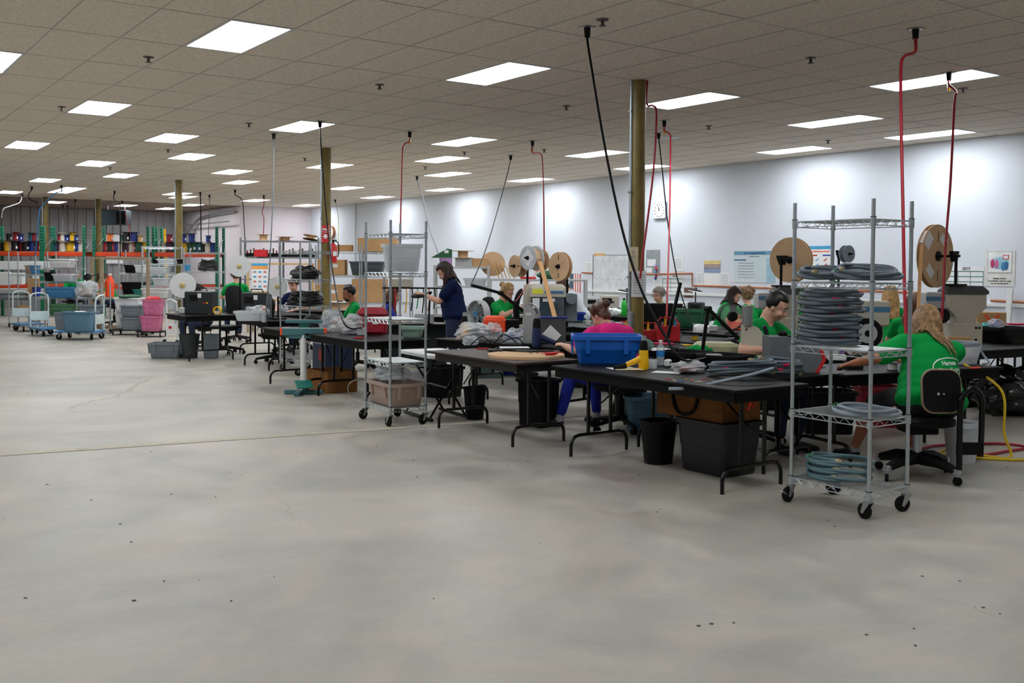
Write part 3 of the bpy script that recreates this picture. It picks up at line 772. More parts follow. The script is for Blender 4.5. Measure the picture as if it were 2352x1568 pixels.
        a = T+d*.02-sd*sx*(-.03)*(1 if True else 0); b = a+d*.03+sd*sx*.022-upv*.01; cap(a, b, .013, .011, 'skin'); cap(b, b+d*.03-upv*.012, .011, .009, 'skin')
    # legs
    pm = 'skin' if shorts else 'pants'
    for i, sx in enumerate((1, -1)):
        hip = pel+Vector((sx*.09, .0, -.02))
        if legs: kn, an = Vector(legs[i][0]), Vector(legs[i][1])
        elif seat: kn = Vector((sx*.13, .42, seat+.055)); an = Vector((sx*.12, .38, .10))
        else: kn = Vector((sx*.10, .02, .50)); an = Vector((sx*.10, -.03, .09))
        kt = .095*(1+(g-1)*.7)
        cap(hip, hip.lerp(kn, .55), kt, kt*.86, 'pants'); cap(hip.lerp(kn, .5), kn, kt*.86, .058, 'pants')
        if shorts: cap(kn, kn.lerp(an, .35), .055, .058, 'skin'); cap(kn.lerp(an, .35), an, .058, .034, 'skin')
        else: cap(kn, kn.lerp(an, .35), .062, .062, 'pants'); cap(kn.lerp(an, .35), kn.lerp(an, .86), .062, .05, 'pants'); cap(kn.lerp(an, .8), an, .036, .034, 'skin' if shoes != 'sock' else 'sock')
        cap(an, an+Vector((0, 0, -.02)), .04, .042, 'sock')
        f_ = Vector((an.x-0, an.y, 0)); ft = (Vector((kn.x, kn.y, 0))-Vector((pel.x, pel.y, 0))).normalized() if seat else Vector((0, 1, 0))
        z = .035
        cap((an.x, an.y, an.z-.055), (an.x+ft.x*.1, an.y+ft.y*.1, an.z-.06), .042, .04, 'shoe'); cap((an.x+ft.x*.08, an.y+ft.y*.08, an.z-.062), (an.x+ft.x*.17, an.y+ft.y*.17, an.z-.066), .04, .03, 'shoe')
    mb = MB()
    for p in prim:
        if p[0] == 'c': capsule(mb, p[1], p[2], p[3], p[4])
        else: mb.ell(p[1], p[2], 16, 12, p[3])
    me = mb.mesh('body'); o = bpy.data.objects.new('body', me); COL.objects.link(o)
    rm = o.modifiers.new('remesh', 'REMESH'); rm.mode = 'VOXEL'; rm.voxel_size = vox
    sm = o.modifiers.new('smooth', 'SMOOTH'); sm.factor = .5; sm.iterations = 5 if vox > .012 else 6
    dg = bpy.context.evaluated_depsgraph_get(); m2 = bpy.data.meshes.new_from_object(o.evaluated_get(dg)); bpy.data.objects.remove(o); bpy.data.meshes.remove(me)
    m2.name = 'body'; m2.materials.clear()
    tags = ['skin', 'shirt', 'pants', 'shoe', 'sock']
    for mm in (SKIN[skin], CLOTH[shirt], CLOTH[pants], m_shoe, m_sock): m2.materials.append(mm)
    nf = len(m2.polygons); C_ = np.zeros(nf*3); m2.polygons.foreach_get('center', C_); C_ = C_.reshape(-1, 3)
    best = np.full(nf, 1e9); idx = np.zeros(nf, int)
    for p in prim:
        if p[0] == 'c':
            a = np.array(p[1]); b = np.array(p[2]); ab = b-a; tt = np.clip(((C_-a)@ab)/max(ab@ab, 1e-9), 0, 1); d = np.linalg.norm(C_-a-tt[:, None]*ab, axis=1)-(p[3]+(p[4]-p[3])*tt)
        else:
            R = np.array(p[3]) if p[3] is not None else np.eye(3); q = (C_-np.array(p[1]))@R; rr = np.array(p[2]); k = np.linalg.norm(q/rr, axis=1); d = (k-1)*rr.min()
        w = d < best; best[w] = d[w]; idx[w] = tags.index(p[5])
    m2.polygons.foreach_set('material_index', idx.astype(np.int32)); m2.polygons.foreach_set('use_smooth', np.ones(nf, bool)); m2.update()
    bo = bpy.data.objects.new('body', m2); COL.objects.link(bo); bo.parent = t
    # face
    for sx in (-1, 1):
        part('eye', MB().ell(H(sx*.031, .0765, .012), (.0125, .006, .0065), 10, 6, HM), m_eyew, bo)
        part('iris', MB().ell(H(sx*.031, .0815, .012), (.0062, .003, .0062), 8, 6, HM), m_eye, bo)
        part('eyebrow', MB().tube([H(sx*.014, .088, .034), H(sx*.032, .085, .039), H(sx*.05, .074, .033)], [.0035, .0045, .003], 6), HAIR[hair if hair in ('black', 'dark', 'brown', 'grey') else 'brown'], bo)
    part('mouth', MB().tube([H(-.024, .088, -.062), H(0, .098, -.061), H(.024, .088, -.062)], [.003, .0055, .003], 6), m_lip, bo)
    if beard:
        part('beard', MB().ell(H(0, .05, -.085), (.05, .042, .032), 14, 8, HM).tube([H(-.03, .09, -.05), H(0, .1, -.046), H(.03, .09, -.05)], .006, 6), HAIR[hair], bo)
    if glasses:
        gm = MB()
        for sx in (-1, 1): gm.tube([H(sx*.033+.02*cos(a), .104, .01+.016*sin(a)) for a in [2*pi*i/12 for i in range(12)]], .0022, 5, closed=True).tube([H(sx*.053, .102, .014), H(sx*.078, 0, .01)], .002, 5)
        part('glasses', gm.tube([H(-.013, .105, .014), H(.013, .105, .014)], .0022, 5), m_black, bo)
    # hair
    rn = random.Random(sum(ord(ch)*(i+3) for i, ch in enumerate(label))); hm = HAIR[hair]
    def capfn(v):
        if v.y > .25 and v.z < .42: return .80
        if v.z < (-.62 if style == 'crop' else -.35) and v.y > -.15 and style in ('short', 'crop', 'curly'): return .84
        if style == 'crop': return 1+.012*sin(23*v.x+7*v.z)*sin(19*v.z+11*v.y)
        return 1+.02*sin(14*v.x)*sin(11*v.z)
    th = {'crop': .008, 'short': .014, 'curly': .022, 'bun': .009, 'long': .014, 'bob': .016}[style]
    hm_ = MB().ell(H(0, -.016, .042), (.078+th, .095+th, .089+th), 26, 18, HM, capfn)
    if style in ('bun', 'bob'): hm_.ell(H(0, -.048, -.022), (.066+th, .058+th, .078), 18, 14, HM, lambda v: .62 if v.y > .15 else 1.)
    if style in ('short', 'curly', 'bob', 'crop'):
        N = {'crop': 0, 'short': 130, 'curly': 170, 'bob': 150}[style]; ln = {'crop': .025, 'short': .05, 'curly': .04, 'bob': .13}[style]
        for k in range(N):
            a = rn.uniform(0, 2*pi); z = rn.uniform(-.25 if style != 'crop' else -.1, .95); q = Vector((cos(a)*math.sqrt(max(0, 1-z*z)), sin(a)*math.sqrt(max(0, 1-z*z)), z))
            if q.y > .3 and q.z < .45: continue
            p0 = Vector((q.x*(.076+th), q.y*(.093+th)-.016, q.z*(.088+th)+.042)); dn = Vector((q.x*.5, q.y*.5-.15, -1 if style != 'curly' else rn.uniform(-1, .6))).normalized()
            out = q.normalized()*.012
            if style == 'curly': P = [p0, p0+out*1.3+Vector((rn.uniform(-.02, .02), rn.uniform(-.02, .02), .008)), p0+out*1.1+dn*ln*.7, p0+out*.2+dn*ln]
            else: P = [p0-q*.004, p0+out*.6+dn*ln*.45, p0+out*.3+dn*ln]
            hm_.tube([H(*p) for p in smoothpath(P, 3)], [.009*(1-.75*i/(3*(len(P)-1))) for i in range(3*(len(P)-1)+1)], 5)
    if style == 'long':
        bv = BVHTree.FromPolygons([v.co.copy() for v in m2.vertices], [tuple(p.vertices) for p in m2.polygons])
        for k in range(190):
            a = rn.uniform(pi*.9, pi*2.1); q = Vector((cos(a), sin(a), 0)); z0 = rn.uniform(.0, .92); rr = math.sqrt(1-z0*z0*.85)
            p0 = H(q.x*.09*rr, q.y*.107*rr-.016, .042+z0*.1); p1 = H(q.x*.096, q.y*.112-.018, .0); L = rn.uniform(.22, .34)*hairlen
            out = HM @ q; out.z = 0; W_ = [p0, p1]; p = p1.copy()
            for t_ in range(5):
                p = p+Vector((rn.uniform(-.006, .006), rn.uniform(-.006, .006), -L/5))+out*(.004 if t_ < 2 else -.004)
                lo, nm, _, _ = bv.find_nearest(p)
                if lo is not None and (p-lo).dot(nm) < .016: p = lo+nm*rn.uniform(.014, .03)
                W_.append(p.copy())
            sp_ = smoothpath(W_, 3); hm_.tube(sp_, [.0095*(1-.7*max(0, i-9)/(len(sp_)-9)) for i in range(len(sp_))], 5)
    if style == 'bun':
        for k in range(46):
            a = 2*pi*k/46; q = Vector((cos(a), .0, sin(a))); P = [Vector((q.x*.088, .02, q.z*.1+.04)), Vector((q.x*.09, -.05, q.z*.09+.045)), Vector((q.x*.03, -.112, q.z*.03+.05))]
            if q.z < -.45: continue
            hm_.tube([H(*p) for p in smoothpath(P, 4)], .0075, 5)
        hm_.ell(H(0, -.135, .06), (.042, .034, .04), 14, 10, HM, lambda v: 1+.08*sin(9*v.x+8*v.z))
    part('hair', hm_, hm, t, ang=60)
    return t, bo, H, B
# ================================================================ near cart with coiled cables
NSX, NSY = 5.61, 4.10
wire_shelf('tall chrome wire cart nearest the camera, loaded with coils of grey cable', (NSX, NSY, 0), 0, .40, .60, 1.99, [1.865, 1.465, 1.04, .61, .16], liner=(2,))
cable_coil('flat coil of grey cable on the upper shelf, right one beside the red hose', (NSX, NSY-.12, 1.4755), 1.57, .20, 5.2, .0115, .075, .80, seed=3, tags=0, ties=1, lean=.05)
cable_coil('loose coil of grey cable on the upper shelf, left one above the tall stack', (NSX, NSY+.19, 1.4755), 1.4, .19, 4.3, .0115, .07, .8, seed=4, tags=0, ties=0, lean=.04)
names7 = ['lowest', 'second lowest', 'third lowest', 'middle', 'third highest', 'second highest', 'topmost']
for k in range(7):
    cable_coil('%s coil in the tall stack of grey cables with pink sleeves' % names7[k], (NSX+random.uniform(-.01, .01), NSY+.165+random.uniform(-.012, .012), 1.0535+k*.0525), 1.57+random.uniform(-.12, .12), .195, 4.0, .0108, .056, .76, seed=20+k, tags=(2, 2, 1, 2, 1, 2, 2)[k], ties=1)
cable_coil('flat grey cable coil alone on the second shelf from the floor', (NSX, NSY-.13, .6205), 1.57, .19, 3.6, .011, .06, .85, m_cablelt, seed=9, tags=0)
for k in range(3):
    cable_coil('%s teal grey cable coil on the bottom shelf of the near cart' % ['lowest', 'middle', 'topmost'][k], (NSX, NSY+.07, .1705+k*.05), 1.57+.1*k, .19, 2.3, .0115, .05, .8, M('teal_grey_cable_jacket', (92, 122, 132), .5, var=.1), seed=40+k, tags=0)
# ================================================================ front black table and what lies on and under it
TZ = .74
folding_table('black folding table nearest the camera with blue tote and yellow heat gun', (5.48, 5.63), 2.03, .76)
folding_table('black folding table behind the front table, under the grey and red machine', (6.235, 5.80), 1.7, .70)
tote('bright blue open tote on the front table, before the woman in pink', G(1388, 836, TZ)+Vector((.12, .12, 0)), RAD(-38), .57, .40, .235, m_bluet, .84)
heat_gun('yellow and black heat gun standing beside the bright blue tote', G(1478, 848, TZ), RAD(-25), h=.27)
bottle('clear water bottle with a blue band on the front table', G(1517, 838, TZ), .034, .21, M('clear_pet', (224, 232, 238), .1, var=.02, alpha=.4, spec=.8), m_white, M('blue_label', (40, 132, 206), .5))
solo('plastic_cup', MB().lathe([(0, 0), (.038, 0), (.045, .07), (.043, .07), (.036, .004)], 18), m_clear, 'small clear deli cup beside the water bottle', 'cup', G(1498, 846, TZ))
t = thing('wall_charger', 'white boxy charger with a black round hole beside the bottle', 'charger', G(1534, 843, TZ), RAD(20))
part('body', MB().box((0, 0, .035), (.07, .045, .06), .012), m_white, t); part('socket', MB().cyl((0, -.0235, .04), (0, -.02, .04), .012), m_black, t)
for k, (px, py, rz, lb) in enumerate([(1425, 848, .3, 'loose white sheet of paper under the heat gun handle'), (1530, 858, -.4, 'white printed sheet lying before the parts bag'), (1440, 851, .1, 'cream folded sheet at the edge of the front table')]):
    solo('paper_sheet', MB().box((0, 0, .001), (.22, .15, .002)), m_paper if k != 2 else M('cream_paper', (226, 214, 180), .8), lb, 'paper', G(px, py, TZ)+Vector((.06, .05, .0022*k)), RAD(-35)+rz)
bag('crumpled clear bag of small parts on the front table', G(1580, 858, TZ)+Vector((0.05, .05, 0)), (.13, .10, .05), m_bagw, 5, inner=M('mixed_small_parts', (190, 120, 110), .5, var=.6, scale=50))
for k in range(9):
    cc = [(206, 30, 36), (230, 200, 120), (30, 60, 170), (240, 150, 30), (220, 60, 60), (236, 222, 170), (206, 30, 36), (120, 110, 60), (230, 210, 150)][k]
    a = random.uniform(0, 3.1); solo('wire_offcut', MB().tube([(-.03*cos(a), -.03*sin(a), .004), (0, .004, .005), (.03*cos(a), .03*sin(a), .004)], .0035, 6), M('offcut_%d' % k, cc, .5, var=.05), ['red', 'cream', 'blue', 'orange', 'pale red', 'ivory', 'crimson', 'olive', 'beige'][k]+' wire offcut scattered before the parts bag', 'wire', G(1530+k*14, 872+(k % 3)*3, TZ)+Vector((.02, 0, 0)), group='wire offcuts on the front table')
cable_coil('pile of grey cable spread on the front table, left of the taller coil', G(1710, 866, TZ)+Vector((.04, .06, 0)), RAD(-42), .23, 5.2, .0125, .115, .62, seed=61, tags=1, ties=0, lean=.03)
solo('cable', MB().tube(smoothpath([AT(1536, 893, 7.2), AT(1600, 889, 7.15), AT(1655, 876, 7.1), G(1720, 862, .80), G(1775, 846, .83)], 6), .0125, 8), m_cablelt, 'loose pale grey cable end hanging over the front table edge', 'cable')
cable_coil('taller coil of grey cable with pink sleeves on the front table', G(1793, 862, TZ)+Vector((.03, .05, 0)), RAD(-42), .165, 5.6, .0122, .135, .7, seed=63, tags=3, ties=2)
# outlet box on the end of the long black cord
pc = G(1640, 846, TZ)+Vector((.03, .03, 0))
t = thing('outlet_box', 'grey metal outlet box on the end of the longest black cord', 'outlet box', pc, RAD(-30)); part('box', MB().box((0, 0, .06), (.12, .07, .11), .006), m_steel, t)
for s in (-1, 1): part('receptacle', MB().lathe([(0, -.003), (.017, -.003), (.017, .0), (0, .0)], 14, (s*.028, -.036, .065), rotm(pi/2)), m_paperg, t)
t = hang('long black power cord slanting down from the ceiling to the front table', G(1349, 62, CEIL), [AT(1353, 120, 8.7), AT(1388, 330, 8.3), AT(1430, 530, 8.0), AT(1475, 670, 7.85), AT(1530, 775, 7.75), AT(1568, 826, 7.7), pc+Vector((-.07, -.01, .09)), pc+Vector((-.03, 0, .105))], .0105, m_black, n=10)
# black trays between the tables
for k, (px, py) in enumerate([(1530, 800), (1590, 808)]):
    tote('shallow black parts tray behind the water bottle, %s' % ['left one', 'right one below the green cloth'][k], Vector((6.13+.05*k, 6.12-.42*k, TZ)), RAD(8), .36, .38, .11, m_black, .9, .008, 'parts_tray', ribs=False, group='shallow black trays', cat='tray')
solo('green_cloth', MB().ell((0, 0, .05), (.15, .11, .055), 20, 12, fn=lambda u: 1+.14*sin(7*u.x+4*u.y)+.1*sin(11*u.y+5*u.z)), CLOTH['green'], 'crumpled green cloth beside the black lamp arm', 'cloth', AT(1603, 800, 9.2)*1.0+Vector((0, 0, -.0)))
bpy.data.objects['green_cloth'].location.z = .742
# ---- putty-coloured press with a steel cylinder and black belt guard, and the black lamp arm
def band_press(label, loc, rz, s=1., m=None, cyl=True):
    t = thing('crimp_press', label, 'machine', loc, rz); t.scale = (s, s, s); m = m or m_cream
    part('base', MB().rrloft([(0, .40, .30, .03), (.10, .38, .28, .03), (.12, .34, .24, .03)], 4, capt=True), m, t)
    pl = MB().prism([(-.09, .1), (.10, .1), (.15, .16), (.16, .25), (.13, .34), (.08, .40), (.0, .43), (-.09, .43)], .06, Matrix(((1, 0, 0, 0), (0, 0, 1, -.03), (0, 1, 0, 0), (0, 0, 0, 1)))); part('frame_plate', pl, m, t)
    P = [(.10+.07*cos(a)+.02, 0, .25+.18*sin(a)) for a in [RAD(-55+11*i) for i in range(12)]]
    part('belt_guard', MB().tube(P, .025, 8), m_dgrey, t)
    if cyl: part('air_cylinder', MB().cyl((-.03, 0, .42), (-.03, 0, .62), .056, n=20).cyl((-.03, 0, .60), (-.03, 0, .63), .06, n=20), m_steel, t)
    for z in (.2, .38): part('bolt', MB().cyl((-.05, -.036, z), (-.05, -.03, z), .009, n=8), m_black, t)
    return t
band_press('putty grey crimp press with a steel cylinder in front of the man', AT(1722, 800, 8.5)*1.0, RAD(-30), .80)
bpy.data.objects['crimp_press'].location.z = TZ
t = thing('control_console', 'wedge shaped grey machine housing with red edges by the cable coils', 'machine', (6.45, 5.27, TZ), RAD(-32)); t.scale = (.82, .82, 1)
part('housing', MB().prism([(-.24, 0), (.20, 0), (.27, .10), (.22, .22), (.17, .28), (-.24, .28)], .26, Matrix(((1, 0, 0, 0), (0, 0, 1, -.13), (0, 1, 0, 0), (0, 0, 0, 1)))), M('grey_powder_coat', (96, 100, 104), .6, var=.08, scale=20, bump=.1), t)
part('red_edge', MB().prism([(.20, 0), (.235, 0), (.305, .10), (.25, .23), (.20, .285), (.17, .28), (.22, .22), (.27, .10)], .27, Matrix(((1, 0, 0, 0), (0, 0, 1, -.135), (0, 1, 0, 0), (0, 0, 0, 1)))), m_redp, t)
part('keypad', MB().box((.02, -.08, .285), (.16, .09, .012), .004), m_black, t); part('knob', MB().ell((-.08, 0, .30), (.05, .04, .025)), m_black, t)
arm_lamp('black two part lamp arm rising before the green bin', AT(1612, 800, 8.9).xy.to_3d()+Vector((0, 0, TZ)), [(0, 0, .04), (.04, -.03, .46), (.34, -.16, .16)], .019, head=True, head_r=.14, tilt=(.2, .15, 0), lit=False)
solo('white_spool_box', MB().rrloft([(0, .16, .07, .03), (.03, .17, .08, .034), (.05, .15, .06, .03)], 5, capt=True), m_white, 'white rounded block lying on the table behind the wire cart', 'block', G(1925, 828, TZ)+Vector((.05, .05, 0)), RAD(-40))
# ================================================================ under the front table
wastebin('small black waste bin under the front table', G(1512, 1062), .145, .34, m_black, .30, .25)
tote('large charcoal bin on the floor below the dark carton', (5.76, 5.38, 0), RAD(0), .42, .52, .40, M('charcoal_bin', (22, 25, 26), .5, var=.15), .88, name='storage_bin', ribs=False)
mk = MB()
for (y, z, w) in ((-.16, .10, .05), (-.08, .14, .06), (0.02, .17, .05)): mk.box((.02+.0, -.351, z), (w, .002, .05), 0, rotm(0, .6))
t = carton('dark brown carton wedged under the front table on the charcoal bin', (5.78, 5.52, .405), RAD(0), .42, .70, .24, m_kraftd, tape=False, mark=None)
part('red_scrawl', MB().tube([(.06, -.352, .08), (.10, -.352, .15), (.04, -.352, .17), (.12, -.352, .10), (.17, -.352, .18)], .012, 6), M('fluorescent_marker', (238, 64, 26), .7, var=.3, scale=40), t)
part('cable_loop', MB().tube(smoothpath([(-.218, .18, .23), (-.225, .12, .06), (-.225, .02, .03), (-.225, -.08, .08), (-.22, -.12, .23)], 6), .012, 8), m_black, t)
# ================================================================ woman in pink at the dark table
PW = Vector((6.43, 7.27, 0))
task_chair('black office chair under the woman in pink', PW, RAD(20), .44, back=False)
person('woman in a pink t-shirt with her brown hair in a bun, seated', PW, RAD(-4), 'pink', 'fair', 'brown', 'bun', 'blue', seat=.46, lean=.5, head=(.25, .25, .05), hands=((.16, .46, .80), (-.40, .40, .80)), g=1.6, hunch=True, vox=.011, legs=(((.0, .44, .51), (-.02, .36, .10)), ((-.33, .36, .51), (-.42, .42, .10))), sleeve=.75, s=1.0)
# ================================================================ right table, woman in green and her chair
folding_table('black folding table in front of the woman with blonde hair', (7.50, 5.07), 1.78, .76, RAD(-100))
GW = Vector((6.84, 4.42, 0))
t = thing('drafting_chair', 'old black task chair with looped tubular arm at lower right', 'chair', GW+Vector((-.02, -.04, 0)), RAD(-32))
part('seat', MB().rrloft([(.40, .40, .40, .12), (.415, .47, .46, .14), (.45, .47, .46, .14), (.465, .43, .42, .13)], 5, capt=True), m_leather, t)
bk = MB(); bk.T = Matrix.Translation((.05, -.27, .53)) @ Matrix.Rotation(RAD(84), 4, 'X')
part('backrest', bk.rrloft([(-.012, .28, .30, .08), (.012, .28, .30, .08)], 6, (0, .15, 0), capt=True), m_leather, t)
bt = MB(); bt.T = bk.T; rp = []
for q in range(4):
    cx_ = (.14-.08)*(1 if q in (0, 3) else -1); cy_ = (.15-.08)*(1 if q in (0, 1) else -1)
    for k in range(7): a = pi/2*q+pi/2*k/6; rp.append((cx_+.08*cos(a), cy_+.08*sin(a)+.15, 0))
part('wood_edge', bt.tube(rp, .012, 6, closed=True), m_woodtrim, t)
part('arm_loop', MB().tube(smoothpath([(.14, -.36, .13), (.14, -.36, .55), (.16, -.36, .66), (.22, -.36, .71), (.29, -.35, .66), (.31, -.34, .55), (.31, -.33, .22)], 6), .021, 10), m_leg, t)
part('cross_plate', MB().box((.22, -.35, .28), (.20, .02, .09), .006), m_blk2, t)
part('bolt', MB().ell((.02, -.275, .66), .011).ell((.06, -.275, .66), .008), m_chrome, t)
part('stem', MB().cyl((0, 0, .1), (0, 0, .41), .032, n=14), m_chrome, t); part('tilt_box', MB().box((0, 0, .37), (.22, .24, .06), .01), m_blk2, t)
for k in range(4):
    a = RAD(-62)+k*pi/2; b = bpy.data.objects.new('base_arm', None); COL.objects.link(b); b.parent = t
    part('spoke', MB().tube([(0, 0, .15), (.18*cos(a), .18*sin(a), .145), (.33*cos(a), .33*sin(a), .105)], [.052, .045, .03], 8), m_blk2, b)
    part('chrome_cap', MB().box((.335*cos(a), .335*sin(a), .102), (.05, .055, .05), .01, rotm(0, 0, a)), m_chrome, b)
    part('wheel', MB().lathe([(0, -.012), (.03, -.012), (.034, 0), (.03, .012), (0, .012)], 16, (.34*cos(a), .34*sin(a), .0345), rotm(pi/2, 0, a+.6)), m_rubber, b)
    part('pivot', MB().cyl((.34*cos(a), .34*sin(a), .04), (.34*cos(a), .34*sin(a), .09), .012, n=8), m_chrome, b)
gw, gbody, gH, gB = person('woman with long blonde hair in a green t-shirt, seen from behind', GW+Vector((.10, -.07, 0)), RAD(-22), 'green', 'tan', 'ash', 'long', 'dark', seat=.455, lean=.34, side=.17, twist=-.06, head=(-.2, .35, .1), hands=((.10, .52, .80), (-.44, .34, .80)), g=1.62, s=1.03, hairlen=1.5, vox=.011, shorts=True, legs=(((.22, .40, .50), (.28, .62, .10)), ((-.20, .42, .50), (-.16, .72, .10))), pole=((1, -.3, -.8), (-1, -.5, -.3)), sleeve=.72)
def on_back(target, rt, me, mat, name, T):
    """press flat lettering onto the shirt back along the local y axis"""
    bv = BVHTree.FromPolygons([v.co.copy() for v in target.data.vertices], [tuple(p.vertices) for p in target.data.polygons])
    for v in me.vertices:
        p = T @ v.co; h = bv.ray_cast(Vector((p.x, -1.2, p.z)), Vector((0, 1, 0)))
        if h[0] is not None: v.co = h[0]+h[1]*.0035
        else: v.co = p
    o = part(name, me, mat, target, smooth=False); return o
def back_print(body, rt, x, z, sc=1.):
    for txt, dz, sz in (('Harness', .045, .06), ('Your Future', -.02, .056)):
        me = text_mesh(txt, sz*sc, 0, bold=True); bm_ = bmesh.new(); bm_.from_mesh(me); bmesh.ops.triangulate(bm_, faces=bm_.faces); bmesh.ops.subdivide_edges(bm_, edges=[e for e in bm_.edges if e.calc_length() > .02], cuts=2, use_grid_fill=False); bm_.to_mesh(me); bm_.free()
        on_back(body, rt, me, M('white_shirt_print', (236, 240, 236), .8, var=0), 'lettering', Matrix.Translation((x, 0, z+dz*sc)) @ Matrix.Rotation(pi/2, 4, 'X'))
    vs_ = []; fs = []; n = 60
    for k in range(n):
        a = 2*pi*k/n
        for w in (0, .010): vs_.append(Vector(((.19+w)*sc*cos(a), (.085+w)*sc*sin(a), 0)))
    fs = [(2*k, 2*k+1, (2*k+3) % (2*n), (2*k+2) % (2*n)) for k in range(n)]
    me = MB().add(vs_, fs).mesh('ring'); on_back(body, rt, me, MATS['white_shirt_print'], 'printed_ring', Matrix.Translation((x, 0, z+.005)) @ Matrix.Rotation(pi/2, 4, 'X'))
back_print(gbody, gw, .10, .80, .72)
# the man facing the camera
MW = Vector((6.83, 5.98, 0))
person('young man in a green t-shirt with short dark hair looking down', MW, RAD(182), 'green', 'fair', 'black', 'crop', 'jeans', seat=.55, lean=.24, side=-.06, head=(.42, .30, 0), hands=((.25, .40, .88), (-.30, .30, .96)), g=1.0, vox=.010, woman=False, beard=False)
task_chair('black office chair under the man looking down', MW, RAD(182), .54, back=False)

# dark bins under the tables by the woman in pink, putty box behind the trays
tote('tall black bin on the floor between the brown and front tables', (5.93, 7.92, 0), RAD(10), .28, .34, .46, m_black, .92, ribs=False)
wastebin('narrow black waste bin behind the brown table legs', FL(1092, 10.3), .11, .32)
solo('machine_base', MB().rrloft([(0, .46, .34, .04), (.10, .44, .32, .04), (.13, .38, .26, .05)], 4, capt=True), M('olive_putty', (176, 172, 136), .5), 'putty coloured machine base behind the black trays', 'machine', FL(1652, 9.35, TZ), RAD(-38)); folding_table('black table under the putty machine base', (6.98, 6.62), .7, .56, RAD(-36), group='small black tables')
def face(v): return math.atan2(v[1], v[0])-pi/2          # heading for something whose front is local +y
CAMRZ_ = -YAW
IMR, IMF = r0.copy(), f0.copy()                           # right and away, as seen from where the photographer stood
def dirv(right, away): return IMR*right+IMF*away
# ================================================================ left wire cart
LSX, LSY = 4.88, 8.92
wire_shelf('tall chrome wire cart with a taupe tote on its bottom shelf', (LSX, LSY, 0), RAD(-4), .38, .60, 2.0, [1.87, 1.49, 1.03, .61, .175], liner=(2, 3))
tote('frosted clear tote with a filled bag inside on the left wire cart', (LSX+.02, LSY-.10, 1.5), RAD(-30), .38, .30, .27, m_clear, .86, ribs=False)
bag('grey bundle in a clear bag inside the frosted tote', (LSX+.03, LSY-.11, 1.505), (.13, .10, .10), m_bagw, 8, inner=m_grey)
tote('taupe tote on the bottom shelf of the left wire cart', (LSX, LSY-.02, .185), RAD(-94), .58, .38, .22, m_taupe, .88)
bag('clear bag of foam on top of the taupe tote', (LSX-.01, LSY+.05, .39), (.16, .19, .085), m_bag, 12, inner=m_white)
# ================================================================ brown table with the cardboard discs
folding_table('brown topped folding table with cardboard reel discs on it', (5.31, 7.70), 1.5, .70, 0, top=m_browntop, apron=m_brownapron, legm=M('dark_brown_steel', (26, 20, 18), .3, .3), over=.07, group=None)
for k in range(2):
    solo('cardboard_disc', MB().lathe([(0, 0), (.35, 0), (.35, .012), (0, .012)], 44), m_kraftr, ['lower', 'upper'][k]+' round cardboard reel disc on the brown table', 'disc', (5.40+.01*k, 7.40+.02*k, TZ+.0125*k+.0005), .3*k)
for k in range(4):
    a = .5*k; p = [(-.34+.04*k, .28-.02*k, .03), (-.18, .30+.02*sin(k), .032+.004*k), (.02, .24-.04*k, .036), (.20, .20+.03*k, .034), (.33, .28-.05*k, .03)]
    solo('cable_bundle', MB().tube(smoothpath(p, 5), .009-.001*k, 7), m_blackcable, ['thickest black', 'second black', 'third black', 'thinnest black'][k]+' cable lying across the cardboard discs', 'cable', (5.42, 7.42, TZ), RAD(-30))
for k in range(3):
    solo('red_clip', MB().box((0, 0, .012), (.09, .03, .022), .006), m_redp, ['left', 'middle', 'right'][k]+' red clip on the upper cardboard disc', 'clip', (5.50+.055*k, 7.18+.035*k, TZ+.0255), .4*k-.3)
for k in range(3): solo('wire_lead', MB().tube(smoothpath([(-.1, 0, .004), (-.03, .04*(k-1), .012), (.05, -.02*k, .006), (.14, .03*(k-1), .004)], 5), .003, 6), [m_redp, m_red, m_black][k], ['red', 'dark red', 'black'][k]+' wire lead on the cardboard disc', 'wire', (5.62-.06*k, 7.34+.04*k, TZ+.0265), .4*k)
# ================================================================ white plastic table
t = thing('plastic_table', 'white plastic folding table with crossed black legs', 'table', (5.42, 9.02, 0), RAD(-6))
part('tabletop', MB().rrloft([(.63, .46, .80, .05), (.635, .50, .84, .06), (.665, .50, .84, .06), (.67, .48, .82, .05)], 5, capt=True), m_white, t)
for s in (-1, 1):
    part('leg', MB().tube([(-.21, s*.30, .02), (.19, s*.30, .635)], .0125, 8), m_leg, t); part('leg', MB().tube([(.21, s*.27, .02), (.02, s*.27, .33), (-.19, s*.27, .635)], .0125, 8), m_leg, t)
for s in (-1, 1): part('foot_bar', MB().cyl((s*.21, -.36, .018), (s*.21, .36, .018), .016, n=10), m_leg, t)
part('cross_bar', MB().cyl((0, -.30, .32), (0, .30, .32), .01, n=8), m_leg, t)
# ================================================================ dark table in front of the woman in pink
folding_table('black table with plastic bags and heat guns beyond the cardboard discs', (6.47, 8.98), 1.95, .78, RAD(12))
heat_gun('yellow heat gun standing at the left end of the bag strewn table', (6.15, 9.62, TZ), RAD(60), h=.30)
heat_gun('dark blue heat gun standing before the grey press', G(1232, 797, TZ)+Vector((.02, .02, 0)), RAD(140), M('blue_tool_plastic', (18, 40, 84), .45), h=.34)
for k, (px, py, r, m, s) in enumerate([(1085, 782, (.19, .13, .10), m_bagw, 3), (1078, 795, (.09, .07, .05), m_bagw, 4), (1180, 790, (.15, .11, .08), m_bag, 5), (1130, 780, (.10, .10, .09), m_bag, 6)]):
    bag(['large heap of cloudy plastic bags', 'small cloudy bag beside the heap', 'shiny clear bag before the grey press', 'round bulging clear bag'][k]+' on the black table', G(px, py, TZ)+Vector((.08, .1, 0)), r, m, s, rz=.3*k)
